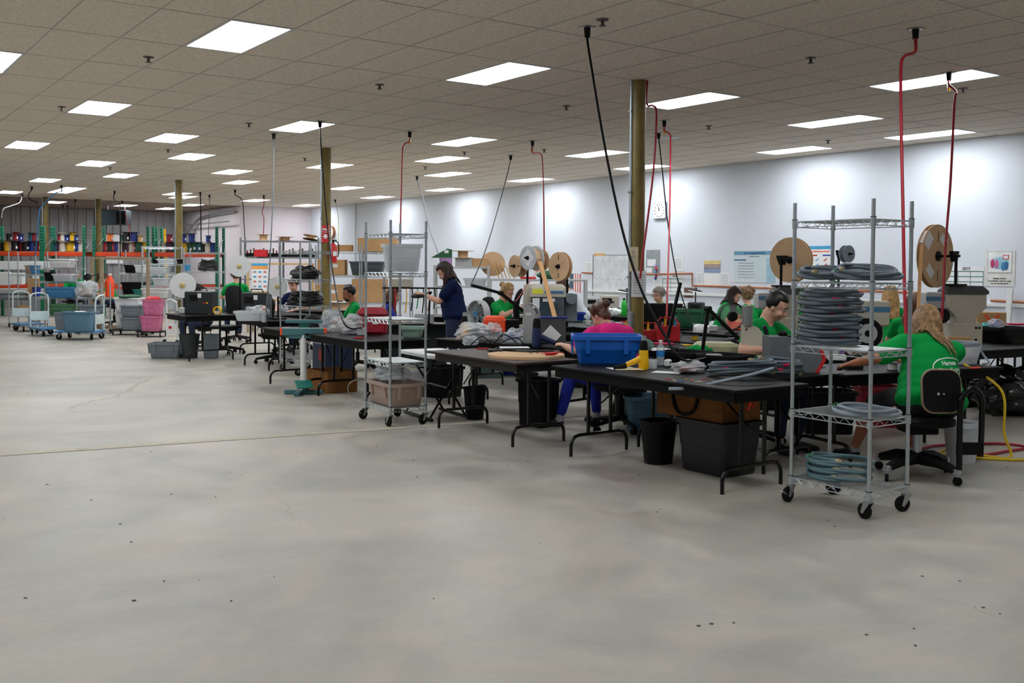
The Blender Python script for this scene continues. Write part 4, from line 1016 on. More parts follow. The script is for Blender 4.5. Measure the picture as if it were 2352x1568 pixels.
def arch_press(label, loc, rz, s=1., m=None):
    t = thing('terminal_press', label, 'machine', loc, rz); t.scale = (s, s, s); m = m or m_lgrey
    part('frame_plate', MB().prism([(-.07, 0), (.05, 0), (.05, .30), (.09, .34), (.09, .42), (.05, .48), (-.01, .50), (-.07, .47)], .08, Matrix(((1, 0, 0, 0), (0, 0, 1, -.04), (0, 1, 0, 0), (0, 0, 0, 1)))), m, t)
    part('clear_guard', MB().tube(smoothpath([(-.06, 0, .49), (.02, 0, .53), (.10, 0, .48), (.135, 0, .36), (.13, 0, .12)], 5), .014, 8), m_steel, t)
    part('ram', MB().cyl((.085, 0, .05), (.085, 0, .33), .028, n=14), M('brass_rings', (110, 76, 40), .35, .6), t); part('sticker', MB().box((-.005, -.041, .40), (.07, .002, .03)), m_paper, t)
    part('base', MB().box((.03, 0, .015), (.26, .2, .03), .006), m_dgrey, t); return t
arch_press('light grey arched terminal press with a clear guard', G(1212, 795, TZ)+Vector((.1, .12, 0)), RAD(-36), .82)
t = thing('document_stand', 'black and blue document stand with a tilted drawing sheet', 'stand', G(1258, 792, TZ)+Vector((.14, .16, 0)), RAD(-36))
part('panel', MB().box((0, .02, .14), (.36, .012, .26), .004, rotm(-.25)), M('charcoal_panel', (52, 56, 58), .5), t); part('frame', MB().box((-.19, .0, .14), (.02, .03, .29), .004, rotm(-.25)).box((.0, .055, .275), (.40, .03, .02), .004), m_dblue, t); part('foot', MB().box((0, .06, .006), (.34, .16, .012), .003), m_black, t)
part('sheet', MB().box((.02, -.045, .09), (.16, .002, .16), 0, rotm(-.35, .75, 0)), m_paper, t)
for k in range(2): solo('black_cord', MB().tube(smoothpath([(-.28, .02, .008), (-.16, 0, .10-.05*k), (-.05, -.03, .03), (.05, 0, .12-.05*k), (.14, .02, .08), (.22, 0, .008)], 6), .006, 7), m_black, ['taller', 'lower'][k]+' loop of black cord before the grey press', 'cord', G(1140, 796, TZ)+Vector((.05+.08*k, .05, 0)), RAD(-36))
solo('drawing_sheet', MB().box((0, 0, .001), (.30, .2, .002)), m_paper, 'flat white drawing sheet on the table before the woman in pink', 'paper', G(1180, 799, TZ)+Vector((.05, .06, 0)), RAD(-30))
# ================================================================ table behind: orange box, lamp arm
folding_table('black table carrying the orange tool box and the bent lamp arm', (7.42, 10.3), 1.4, .80, RAD(14))
t = thing('tool_box', 'bright orange plastic box with a dark end on the middle table', 'box', (7.06, 10.35, TZ), RAD(-34))
part('body', MB().box((0, 0, .09), (.28, .2, .18), .02), m_orange, t); part('lid', MB().rrloft([(.18, .26, .18, .03), (.21, .2, .13, .04)], 4, capt=True), m_orange, t); part('end_block', MB().box((.22, 0, .085), (.17, .19, .16), .012), m_black, t); part('sticker', MB().box((-.05, -.101, .12), (.05, .002, .03)), m_paper, t)
t = thing('desk_fan', 'grey round desk fan behind the orange box', 'fan', (7.15, 10.85, TZ), face(dirv(-.75, -.66)))
fr = Matrix.Rotation(pi/2, 3, 'X')
part('cage_ring', MB().lathe([(.165, -.05), (.18, -.05), (.18, .05), (.165, .05)], 30, (0, .0, .21), fr), m_lgrey, t)
for k in range(18): part('cage_spoke', MB().tube([(.03*cos(k*pi/9), .052, .21+.03*sin(k*pi/9)), (.17*cos(k*pi/9+.3), .05, .21+.17*sin(k*pi/9+.3))], .0025, 4), m_lgrey, t)
part('hub_badge', MB().lathe([(0, -.058), (.04, -.058), (.04, -.045)], 18, (0, 0, .21), fr), M('blue_badge', (60, 130, 180), .4), t)
for k in range(5): part('blade', MB().ell((.085*cos(k*2*pi/5), 0, .21+.085*sin(k*2*pi/5)), (.07, .008, .045), 10, 6, rotm(0, -k*2*pi/5) @ rotm(.35)), m_grey, t)
part('motor', MB().cyl((0, -.03, .21), (0, -.14, .21), .055, .04), m_dgrey, t); part('base', MB().rrloft([(0, .2, .2, .09), (.02, .18, .18, .08), (.05, .06, .06, .03)], 5, capt=True), m_grey, t)
pA = Vector((7.62, 10.05, TZ))
lampbase = pA
arm_lamp('long bent black lamp arm clamped behind the orange box', pA, [(0, 0, .05), tuple(AT(1150, 673, 12.25)-pA), tuple(AT(1083, 655, 12.0)-pA)], .022)
solo('red_pliers', MB().box((0, 0, .008), (.18, .03, .016), .005), m_redp, 'red tool lying beside the orange box', 'tool', (7.22, 10.0, TZ), .2)
solo('blue_mat', MB().box((0, 0, .015), (.42, .26, .03), .01), m_bluet, 'folded blue mat beside the foot of the lamp arm', 'mat', (7.52, 10.35, TZ), .3)
solo('wood_paddle', MB().box((0, 0, .012), (.30, .04, .02), .006), m_wood, 'wooden handled tool on the middle table', 'tool', (7.42, 10.15, TZ), -.6)
# blonde woman and machines at her bench
bl = FL(1146, 14.5)
person('blonde woman in a green t-shirt working beyond the lamp arm', bl, face(dirv(.85, -.5)), 'green', 'fair', 'blonde', 'bun', 'jeans', seat=.50, lean=.12, head=(0, .42, 0), hands=((.12, .40, .98), (-.10, .42, 1.0)), g=1.12, vox=.014)
task_chair('black chair under the blonde woman', bl, face(dirv(.85, -.5)), .49, back_h=.55)
folding_table('black bench carrying the big terminal machines', (9.15, 11.2), 1.9, .9, RAD(2))
def big_press(label, loc, rz, s=1., m=None, blackguard=True):
    """tall terminal press: pedestal, body with window, ram slot, side belt guard"""
    t = thing('terminal_machine', label, 'machine', loc, rz); t.scale = (s,)*3; m = m or m_cream
    part('base', MB().box((0, 0, .04), (.5, .36, .08), .012), m, t); part('body', MB().rrloft([(.08, .32, .28, .03), (.58, .32, .28, .03), (.66, .30, .26, .08)], 5, capt=True), m, t)
    part('ram_slot', MB().rrloft([(.38, .09, .30, .04), (.60, .09, .30, .04)], 4, capt=True), m_black, t)
    if blackguard:
        P = [(-.16-.10*sin(RAD(a)), -.05, .30+.26*cos(RAD(a))) for a in range(0, 181, 15)]; part('wire_guard', MB().tube(P, .045, 8), m_blk2, t)
    for z in (.2, .3): part('bolt', MB().cyl((.06, -.146, z), (.06, -.14, z), .012, n=8), m_black, t)
    return t
big_press('putty coloured terminal press with a curved black guard', FL(1227, 13.2, TZ), RAD(-36), .9)
t = thing('cut_and_strip_machine', 'tall terminal machine with clear cover and cream control top', 'machine', FL(1258, 13.0, TZ), RAD(-36))
part('cabinet', MB().box((0, 0, .22), (.42, .34, .44), .01), M('smoked_cover', (64, 84, 96), .2, var=.3, scale=9, alpha=.8), t); part('control_head', MB().rrloft([(.44, .46, .36, .03), (.56, .46, .36, .03), (.60, .38, .30, .05)], 4, capt=True), m_cream, t)
part('display', MB().box((-.13, -.182, .51), (.13, .004, .06)), M('yellow_green_display', (176, 176, 40), .4, emit=((170, 176, 60), .25)), t); part('blue_stripe', MB().box((.08, -.182, .50), (.24, .004, .035)), M('machine_blue', (70, 120, 160), .5), t)
part('note', MB().box((-.15, -.172, .36), (.09, .003, .13)).box((-.03, -.172, .40), (.07, .003, .04)).box((.06, -.172, .40), (.06, .003, .04)), m_paper, t); part('motor', MB().cyl((.30, -.05, .42), (.30, -.17, .42), .07, n=20).box((.30, .05, .30), (.16, .2, .36), .01), m_grey, t); part('inner_post', MB().box((.0, -.05, .2), (.05, .05, .4)).box((.12, 0, .18), (.04, .04, .36)), m_steel, t)
t = thing('tape_roll_band', 'brown paper terminal tape running down to the machine', 'tape', (0, 0, 0)); a_, b_ = AT(1240, 600, 12.8), AT(1278, 742, 12.55)
part('band', MB().box((a_+b_)/2, (.07, .004, (b_-a_).length), 0, (b_-a_).to_track_quat('Z', 'Y').to_matrix()), M('brown_kraft_tape', (214, 164, 112), .7), t)
def stand_reel(label, px, py, d, R, axis, width=.1, mf=None, slots=None, tagp=None, wound=None, post_to=.95, mh=None, n=40, arm=.10):
    c = AT(px, py, d); t = reel(label, c, R, width, axis, mf, mh, slots=slots, tagp=tagp, wound=wound, n=n)
    s = thing('reel_stand', 'black stand holding the '+label, 'stand', (c.x, c.y, post_to)); ax = Vector(axis).normalized()
    e = Vector((0, 0, c.z-post_to)); q = e-ax*(width/2+arm)
    part('post', MB().tube([(q.x, q.y, 0), (q.x, q.y, e.z)], .016, 8), m_blk2, s); part('spindle', MB().cyl(q-ax*.04, q+ax*(width+arm+.06), .014, n=10), m_blk2, s); part('yoke', MB().prism([(-.07, .05), (.07, .05), (.03, -.06), (-.03, -.06)], .04, Matrix.Translation(q-Vector((0, 0, .0))) @ ax.to_track_quat('Z', 'Y').to_matrix().to_4x4()), m_blk2, s)
    part('foot', MB().box((q.x, q.y, .01), (.16, .16, .02), .004), m_blk2, s); return t
stand_reel('cardboard reel with hand written letters', 1190, 611, 13.6, .145*1.02, dirv(-.83, -.56), .11, post_to=.76, slots=(0, pi))
stand_reel('clear faced reel with paper diamond label', 1222, 592, 13.3, .16, dirv(-.755, -.656), .14, mf=M('pale_grey_flange', (196, 200, 206), .5), post_to=.95, wound=m_kraftr, tagp=((.8, .0, .17, .17),))
stand_reel('brown reel with black slots and red ticks', 1287, 612, 13.2, .19, dirv(-.74, -.673), .06, slots=(pi/2, -pi/2), post_to=.76)
reel('large plain cardboard reel leaning behind the wood scraps', AT(1132, 606, 19.5), .235, .09, dirv(-.1, -1), hub=.01)
reel('narrow cardboard reel behind the clear faced reel', AT(1239, 598, 14.2), .155, .09, dirv(-.75, -.66), hub=.1)
# ================================================================ middle right: red organisers, black panels, green bin
folding_table('black table with red organiser trays left of the green bin', (8.35, 8.85), 1.83, .95, RAD(8))
folding_table('black table by the olive column with papers and pouch', (7.45, 7.75), 1.0, .8, RAD(8))
def organizer(label, loc, rz, w=.30, d=.2, h=.13, m=None):
    t = thing('tool_organizer', label, 'organizer', loc, rz); m = m or m_redp
    for s in (-1, 1): part('side', MB().box((s*w/2, 0, h/2), (.012, d, h), .003), m, t); part('panel', MB().box((0, s*d/2, h*.42), (w, .012, h*.84), .003), m, t)
    part('divider', MB().box((0, 0, h*.35), (.01, d-.01, h*.7)), m, t); part('floor_panel', MB().box((0, 0, .006), (w, d, .012)), m, t); part('handle', MB().tube([(-w/2, 0, h), (-w/3, 0, h+.06), (w/3, 0, h+.06), (w/2, 0, h)], .008, 6), m, t)
    for k in range(4): part('tool', MB().cyl((-w*.36+k*w*.24, .02, .02), (-w*.36+k*w*.24+.01, .04, h+.07), .012, n=8), [m_black, m_yellow, m_red, m_blueacc][k], t)
    return t
organizer('left red tool organiser behind the blue tote', G(1445, 776, TZ), RAD(-30)); organizer('middle red tool organiser beside the black panel', G(1495, 782, TZ)+Vector((.1, .1, 0)), RAD(-36), .34); organizer('right red tool organiser under the leaning black arm', G(1540, 784, TZ)+Vector((.05, .1, 0)), RAD(-36), .24, .2, .2)
t = thing('display_panel', 'black panel screen seen from behind left of the green bin', 'screen', G(1512, 768, TZ)+Vector((.1, .15, 0)), RAD(-36)); part('housing', MB().box((0, 0, .20), (.42, .04, .36), .01), m_black, t); part('foot', MB().box((0, .02, .01), (.24, .18, .02), .006), m_black, t)
arm_lamp('straight black arm leaning left of the green bin', G(1532, 790, TZ)+Vector((.12, .12, 0)), [(0, 0, .05), (.13, -.06, .66)], .02)
bottle('white jug with a short neck before the red organiser', G(1420, 786, TZ), .075, .22, M('milky_plastic', (220, 224, 226), .4, alpha=.9), m_white)
bottle('white bottle with a blue cap before the olive column', G(1442, 776, TZ)+Vector((.1, .05, 0)), .04, .26, m_white, m_dblue)
t = thing('pouch', 'grey green zipped pouch lying on papers', 'pouch', G(1470, 806, TZ)+Vector((.08, .1, 0)), RAD(-30)); part('body', MB().ell((0, 0, .05), (.15, .09, .075), 18, 10), m_denim, t); part('strap', MB().tube([(.15*cos(a), .01, .05+.078*sin(a)) for a in [pi*i/12 for i in range(13)]], .007, 6), m_black, t)
for k in range(3): solo('paper_sheet', MB().box((0, 0, .0015), (.28, .2, .003)), m_paper, ['left', 'middle', 'right'][k]+' white sheet fanned out right of the pouch', 'paper', G(1500+26*k, 803+3*k, TZ)+Vector((.06, .08, .0032*k)), RAD(-50+25*k))
solo('pink_binder', MB().box((0, 0, .012), (.22, .06, .022), .006), m_pink, 'hot pink folder on the white sheets', 'folder', G(1525, 796, TZ)+Vector((.08, .1, .01)), RAD(-42))
folding_table('black bench under the long green bin', (10.25, 10.45), 1.9, .85, RAD(3)); folding_table('black bench with the clear fan and small instruments', (9.72, 8.9), 1.1, .85, RAD(3))
tote('long dark green bin on the bench by the leaning arm', G(1580, 752, TZ)+Vector((.15, .12, 0)), RAD(-42), .56, .40, .24, m_greenpl, .92)
solo('instrument_box', MB().box((0, 0, .04), (.16, .1, .08), .01), m_lgrey, 'small grey instrument box beside the clear fan', 'instrument', FL(1635, 13.1, TZ), RAD(-40))
solo('label_printer', MB().rrloft([(0, .2, .14, .03), (.07, .2, .14, .03), (.1, .14, .1, .04)], 4, capt=True), m_white, 'small white printer right of the green bin', 'printer', FL(1612, 12.9, TZ), RAD(-40))
t = thing('desk_fan', 'clear caged desk fan with a black hub beside the lamp arm', 'fan', FL(1682, 12.6, TZ), face(dirv(.2, -.98)))
part('cage_ring', MB().lathe([(.165, -.03), (.172, -.03), (.172, .03), (.165, .03)], 28, (0, 0, .22), fr), m_black, t); part('disc', MB().lathe([(.0, 0), (.16, 0)], 26, (0, 0, .22), fr), M('clear_fan_blade', (200, 206, 210), .2, var=.1, alpha=.35), t); part('hub', MB().lathe([(0, -.05), (.06, -.05), (.065, .0)], 20, (0, 0, .22), fr), m_black, t); part('base', MB().rrloft([(0, .18, .18, .08), (.02, .16, .16, .07)], 5, capt=True).cyl((0, -.0, .02), (0, .0, .06), .02), m_black, t)
# ================================================================ tables right of the near cart
folding_table('black table carrying the beige press with the big reel', (10.15, 5.95), 1.83, .8, RAD(-97)); folding_table('black table with the putty press and black wire reel', (8.25, 6.2), 1.83, .8, RAD(-97)); folding_table('black table at the right edge with the deep black tray', (11.98, 6.32), 1.55, .8, RAD(-97))
def hood_press(label, loc, rz, s=1.):
    t = thing('hood_press', label, 'machine', loc, rz); t.scale = (s,)*3
    part('foot_box', MB().box((0, 0, .16), (.36, .34, .32), .012), m_cream, t); part('neck', MB().rrloft([(.30, .24, .26, .02), (.38, .24, .26, .02), (.50, .46, .32, .03), (.66, .46, .32, .03)], 3, capt=True), m_cream, t)
    part('hood', MB().prism([(-.24, .66), (.24, .66), (.24, .70), (.17, .76), (-.17, .76), (-.24, .70)], .36, Matrix(((1, 0, 0, 0), (0, 0, 1, -.18), (0, 1, 0, 0), (0, 0, 0, 1)))), M('dark_grille', (70, 72, 72), .6, var=.3, scale=60), t)
    for z, x in ((.26, .10), (.26, .14), (.12, .10)): part('button', MB().cyl((x, -.172, z), (x, -.18, z), .014, n=10), m_black, t)
    part('side_case', MB().box((-.32, .06, .56), (.26, .26, .24), .015), m_lgrey, t); part('blue_band', MB().box((-.32, -.072, .6), (.262, .004, .05)), M('machine_blue', (70, 120, 160), .5), t); part('wire_drum', MB().cyl((-.30, -.08, .40), (-.30, -.2, .40), .09, n=22), m_black, t)
    return t
hood_press('beige hooded press behind the blonde woman at the right', FL(2212, 10.5, TZ), RAD(-40), .86); hood_press('beige hooded press with grey grille behind the man', FL(1812, 11.65, TZ), RAD(-35), .80)
folding_table('black table under the press behind the man', (9.45, 7.55), 1.5, .8, RAD(-97))
stand_reel('big cardboard reel with taped white notes by the red hoses', 2148, 588, 10.55, .33, dirv(-.633, .774), .05, slots=(pi*.5, -pi*.5), tagp=((2.2, .62, .1, .14), (-.8, .66, .1, .14), (.7, .75, .12, .16)), post_to=1.393, arm=.20)
stand_reel('brown cardboard reel with green tape above the man', 1817, 597, 11.8, .265, dirv(.70, .714), .05, post_to=1.348, arm=.2)
stand_reel('small grey reel with loose clear film', 1945, 583, 13.5, .115, dirv(.5, -.86), .07, mf=m_grey, post_to=0)
t = thing('wire_feeder', 'putty press with a blue band and black wire drum', 'machine', FL(1990, 9.6, TZ), RAD(-36)); part('case', MB().box((0, 0, .40), (.36, .28, .24), .015), m_cream, t); part('pedestal', MB().box((.0, .04, .14), (.3, .2, .28), .01), m_cream, t); part('blue_band', MB().box((0, -.141, .44), (.362, .004, .05)), MATS['machine_blue'], t); part('drum', MB().cyl((-.06, -.14, .22), (-.06, -.24, .22), .14, n=28), m_black, t); part('drum_face', MB().lathe([(.03, 0), (.09, 0)], 20, (-.06, -.243, .22), fr), m_lgrey, t)
t = thing('round_tub', 'round clear tub with grey cable coiled in its top', 'tub', G(2218, 836, TZ)+Vector((.05, .1, 0)), 0)
part('body', MB().lathe([(0, 0), (.15, 0), (.185, .15), (.18, .15), (.146, .005)], 26), m_clear, t); part('contents', MB().ell((0, 0, .06), (.14, .14, .05)), M('pale_pink_contents', (226, 196, 206), .6, var=.1), t); part('cable_coil', MB().tube([(.165*cos(a), .165*sin(a), .155+.008*a/6.28) for a in [i*.25 for i in range(90)]], .0095, 6), m_cablelt, t)
part('loose_end', MB().tube(smoothpath([(.16, .0, .16), (.24, -.05, .12), (.25, -.1, .05), (.15, -.2, .012), (-.02, -.24, .012)], 6), .0095, 7), m_cablelt, t)
carton('small tan carton with tape in front of the beige press', FL(2195, 10.2, TZ), RAD(-36), .27, .16, .14, group=None); organizer('orange handled black case beside the clear tub', G(2165, 852, TZ)+Vector((.05, .05, 0)), RAD(-12), .16, .1, .07, m_black)
solo('orange_snips', MB().box((0, 0, .006), (.1, .025, .012), .004), m_orange, 'orange handled snips on the right table', 'tool', G(2240, 846, TZ), RAD(-12))
tote('deep black tray on the table at the right edge', G(2310, 788, TZ)+Vector((.15, .1, 0)), RAD(-10), .62, .42, .17, m_black, .9, .008, 'parts_tray', ribs=False, cat='tray'); bottle('blue water bottle in front of the orange marked carton', FL(2290, 11.75, TZ), .045, .25, M('blue_bottle', (20, 88, 190), .3), m_dblue)
t = carton('carton marked with an orange cross under the white ledge', FL(2265, 13.2, TZ), RAD(-30), .40, .3, .27, tape=False); part('cross_mark', MB().box((0, -.152, .14), (.28, .002, .03), 0, rotm(0, .8)).box((0, -.152, .14), (.28, .002, .03), 0, rotm(0, -.8)), m_orange, t)
solo('turquoise_pack', MB().rrloft([(0, .14, .08, .02), (.16, .13, .07, .03), (.2, .09, .04, .02)], 4, capt=True), M('turquoise_print', (70, 196, 196), .5, var=.2, scale=20), 'turquoise and white packet beside the blue bottle', 'packet', FL(2268, 11.8, TZ), -.5)
bag('shiny clear bag in the deep black tray', G(2300, 788, TZ)+Vector((.15, .15, .165)), (.09, .08, .05), m_bag, 31); solo('pink_tray', MB().rrloft([(0, .26, .16, .03), (.02, .28, .18, .03)], 4, capt=True), m_pink, 'flat hot pink tray at the right edge', 'tray', FL(2345, 11.9, .912), -.3)
bag('black plastic sack on the floor at the right edge', FL(2325, 10.9), (.45, .3, .26), M('black_sack', (14, 15, 17), .2, var=.2, bump=.6, bscale=14, spec=.8), 33, 'plastic_sack'); tote('low black crate on the floor under the right table', (11.1, 6.5, 0), RAD(-10), .7, .5, .26, m_black, .94, ribs=False)
t = wastebin('small white waste bin lined with a bag behind the chair', (7.70, 4.55, 0), .13, .30, M('white_bin', (206, 210, 214), .5)); part('liner', MB().lathe([(.135, .24), (.15, .30), (.14, .33), (.12, .31)], 20), m_bag, t)
solo('extension_cord', MB().tube(smoothpath([(8.05, 4.75, .76), (8.2, 4.5, .55), (8.2, 4.47, .2), (8.22, 4.42, .012), (8.05, 4.5, .012), (7.9, 4.75, .05), (7.75, 4.8, .012)], 8)+smoothpath([(7.75, 4.8, .012), (8.1, 4.3, .012), (8.6, 4.35, .012), (9.4, 4.3, .012), (10.4, 4.3, .012)], 8), .011, 8), M('yellow_cord', (226, 190, 30), .5), 'yellow extension cord hanging off the right table onto the floor', 'cord')
solo('air_hose', MB().tube(smoothpath([(7.5, 4.9, .014), (8.1, 5.05, .014), (8.7, 4.8, .014), (8.75, 4.55, .014), (8.45, 4.55, .014), (7.6, 4.6, .014), (7.3, 4.75, .014)], 8), .012, 8), m_red, 'red air hose lying looped on the floor under the right table', 'hose')
folding_table('black bench before the wall behind the deep black tray', (12.75, 7.35), 1.5, .8, RAD(-97))
# people farther back on the right
P_ = [('woman in green with wavy brown hair bent over beside the clear fan', 1652, 15.6, (.9, -.35), 'green', 'fair', 'dark', 'long', .30, (0, .35, 0), 1.05, .48), ('woman with curly blond hair in green, back turned, by the crimping poster', 1722, 16.0, (-.2, .98), 'green', 'fair', 'ash', 'curly', .1, (0, .1, 0), 1.1, .40),
      ('grey haired woman in green with glasses under the 2019 calendar', 1520, 16.4, (-.75, -.6), 'green', 'fair', 'grey', 'short', .05, (0, .2, 0), 1.0, .41), ('person with light brown hair partly hidden behind the tall coil stack', 1852, 14.9, (.3, .95), 'green', 'fair', 'ash', 'bob', .05, (0, 0, 0), 1.0, .45),
      ('woman with straight blonde hair seen from behind near the wall', 2046, 13.6, (.3, .95), 'green', 'fair', 'blonde', 'long', .05, (0, 0, 0), 1.0, .48), ('woman with brown hair in green behind the red hose at right', 2096, 11.6, (.55, .83), 'green', 'fair', 'brown', 'long', .15, (0, .2, 0), 1.1, .44),
      ('person in a pale grey shirt bending forward before the whiteboard', 1338, 17.2, (-.9, .3), 'white', 'fair', 'brown', 'bun', .5, (0, .4, 0), 1.15, .62)]
for (lb, px, d, fdir, sh, sk, ha, st, ln, hd_, g_, seat) in P_:
    w_ = FL(px, d); rz = face(dirv(*fdir)); person(lb, w_, rz, sh, sk, ha, st, 'jeans', seat=seat, lean=ln, head=hd_, g=g_, vox=.016, glasses='glasses' in lb)
    task_chair('black chair under the '+' '.join(lb.split()[:7]), w_, rz, seat-.01, back=False)
for k, (x, y, rz) in enumerate([(13.35, 9.1, 0), (13.35, 11.05, 0), (13.35, 12.9, 0), (13.35, 14.9, 0), (13.35, 17.0, 0)]):
    folding_table('black bench along the white wall, %s from the right' % ORD[k], (x, y), 1.95, .8, rz)
# ================================================================ standing woman in navy
NV = G(1043, 880)
person('woman standing in a navy t-shirt with long dark hair', NV, face(dirv(-.96, -.1)), 'navy', 'fair', 'dark', 'long', 'jeans', seat=None, lean=.10, head=(0, .6, 0), hands=((.05, .40, 1.20), (-.05, .42, 1.22)), g=1.48, vox=.012, s=.97, pole=((.5, -.5, -1), (-.5, -.5, -1)))

# brown paper tape from the big reel, orange tray, small things on the wall benches
def strip(label, a, b, w, m):
    t = thing('paper_tape', label, 'tape', a); v = Vector(b)-Vector(a); part('band', MB().box(v/2, (w, .003, v.length), 0, v.to_track_quat('Z', 'Y').to_matrix()), m, t)
strip('brown paper tape hanging from the big cardboard reel', AT(2117, 560, 10.3), AT(2108, 730, 10.0), .035, MATS['brown_kraft_tape'])
strip('red striped terminal strip feeding the putty press', AT(1236, 620, 13.0), AT(1185, 692, 12.9), .022, M('pink_strip', (214, 110, 110), .6))
organizer('orange organiser tray behind the steel cylinder', FL(1702, 13.6, TZ), RAD(-36), .3, .2, .12, m_orange); folding_table('black bench under the orange organiser tray', (10.62, 8.7), .8, .6, RAD(3), group='small black tables')
for k, (px, lb, m, w_, h_) in enumerate([(1365, 'grey instrument', m_lgrey, .3, .2), (1400, 'beige tester', m_cream, .34, .26), (1560, 'white printer', m_white, .36, .2), (1600, 'dark meter', m_dgrey, .26, .2), (1760, 'putty feeder', m_cream, .36, .34), (1790, 'grey feeder', m_lgrey, .3, .26), (1900, 'beige welder', m_cream, .4, .34)]):
    d_ = 13.4/(ray(px, 640).x); t = thing('bench_instrument', lb+' standing on the bench along the white wall', 'instrument', FL(px, d_, TZ), RAD(-60)); part('case', MB().box((0, 0, h_/2), (w_, .26, h_), .015), m, t); part('face', MB().box((0, -.132, h_*.6), (w_*.6, .004, h_*.4)), m_blk2, t); part('knob', MB().cyl((w_*.38, -.13, h_*.5), (w_*.38, -.15, h_*.5), .02, n=10), m_black, t)
for k, (px, d_) in enumerate([(1432, 17.4), (1590, 13.3/ray(1598, 640).x), (1685, 13.3/ray(1693, 640).x)]):
    arm_lamp(['lit ring lamp on the bench left of the near olive column', 'lit ring lamp behind the leaning arm', 'lit ring lamp behind the clear fan'][k], FL(px+8, d_, TZ), [(0, 0, .04), (.05, .05, .45), (-.12, -.1, .42)], .012, head=True, head_r=.13, tilt=(.12, .1, 0))
bottle('green spray bottle hung by the near olive column', FL(1434, 17.2, TZ), .05, .3, M('lime_green', (40, 190, 60), .4), m_black)
folding_table('black bench left of the near olive column', (11.62, 13.3), 1.5, .8, RAD(0))
solo('paper_heap', MB().ell((0, 0, .05), (.2, .14, .07), 16, 8, fn=lambda u: 1+.25*sin(7*u.x+5*u.y)), m_paper, 'heap of crumpled white paper left of the olive column', 'paper', FL(1405, 17.3, TZ), 0, ang=15)
# ================================================================ left of centre: tables, sealer, cart of black cables
TZ = .74
def px_box(x0, x1, pt, pb, d):
    p = AT((x0+x1)/2, pb, d); return p, (x1-x0)*d/F_PX, (pb-pt)*d/F_PX
CAMRZ = -YAW
def tote_px(label, x0, x1, pt, pb, d, m, z=None, rz=CAMRZ, dw=.7, **k):
    p, w, h = px_box(x0, x1, pt, pb, d)
    if z is not None: p.z = z
    return tote(label, p, rz, w, max(w*dw, .12), h, m, ribs=k.pop('ribs', d < 18), **k)
def carton_px(label, x0, x1, pt, pb, d, m=None, z=None, rz=CAMRZ, dw=.7, **k):
    p, w, h = px_box(x0, x1, pt, pb, d)
    if z is not None: p.z = z
    return carton(label, p, rz, w, w*dw, h, m, **k)
folding_table('black table behind the teal foot sealer, far half', (5.38, 12.05), 1.45, .80); folding_table('black table behind the teal foot sealer, near half', (5.40, 10.55), 1.5, .82)
t = thing('foot_sealer', 'teal foot operated bag sealer on a white post', 'machine', G(697, 905), RAD(-32))
part('base_foot', MB().box((0, .02, .025), (.46, .07, .05), .01).box((-.05, -.10, .025), (.07, .26, .05), .01), m_teal, t); part('post', MB().cyl((0, 0, .05), (0, 0, .72), .038, n=18), m_white, t)
part('pedal', MB().box((.02, -.09, .13), (.2, .16, .02), .006, rotm(.5, 0, .4)), m_tealpl, t); part('pedal_spring', MB().cyl((.02, -.03, .05), (.02, -.06, .12), .028, n=12), m_teal, t)
part('lower_jaw', MB().prism([(-.25, .72), (.25, .72), (.25, .80), (-.25, .80)], .09, Matrix(((1, 0, 0, 0), (0, 0, 1, -.045), (0, 1, 0, 0), (0, 0, 0, 1)))).prism([(-.16, .68), (.16, .68), (.25, .72), (-.25, .72)], .07, Matrix(((1, 0, 0, 0), (0, 0, 1, -.035), (0, 1, 0, 0), (0, 0, 0, 1)))), m_teal, t)
part('seal_strip', MB().box((0, -.03, .804), (.5, .02, .008)), m_white, t); part('upper_jaw', MB().box((.0, .03, .88), (.44, .09, .04), .006), m_teal, t); part('hinge', MB().box((0, .05, .835), (.12, .04, .06), .006), m_tealpl, t)
for s in (-1, 1): part('end_cap', MB().box((s*.262, 0, .76), (.026, .10, .09), .006), m_orange, t)
bag('tall clear bag standing on the table left of the red cooler', (5.42, 11.55, TZ), (.14, .12, .14), m_bag, 51); bag('bulging clear bag of parts left of the red cooler', (5.48, 11.0, TZ), (.20, .15, .12), m_bagw, 52)
solo('power_block', MB().box((0, 0, .045), (.11, .08, .09), .008), m_lgrey, 'small grey outlet block beside the red cooler', 'outlet box', (5.42, 10.72, TZ), -.5)
t = thing('cooler_bag', 'red soft cooler bag with a zipped lid', 'bag', (5.66, 10.92, TZ), RAD(-36)); part('body', MB().rrloft([(0, .33, .22, .05), (.02, .36, .24, .06), (.24, .36, .24, .06)], 5, capt=True), m_crimson, t); part('lid', MB().rrloft([(.24, .37, .25, .06), (.27, .36, .24, .07), (.32, .26, .16, .06)], 5, capt=True), m_crimson, t); part('zip', MB().rrloft([(.232, .375, .255, .06), (.24, .375, .255, .06)], 5, capb=False), m_black, t); part('pocket', MB().rrloft([(.03, .25, .04, .015), (.19, .25, .04, .015)], 3, (0.03, -.13, 0), capt=True), m_crimson, t); part('badge', MB().box((.06, -.152, .14), (.07, .003, .03)), m_paper, t)
tote('sage green small tote beside the left wire cart', (5.72, 10.05, TZ), RAD(-40), .24, .18, .13, M('sage_plastic', (130, 158, 144), .5), .85, ribs=False)
carton('open brown carton on the floor behind the sealer', (5.44, 11.58, 0), RAD(0), .40, .60, .26, m_kraftd, open_=True)
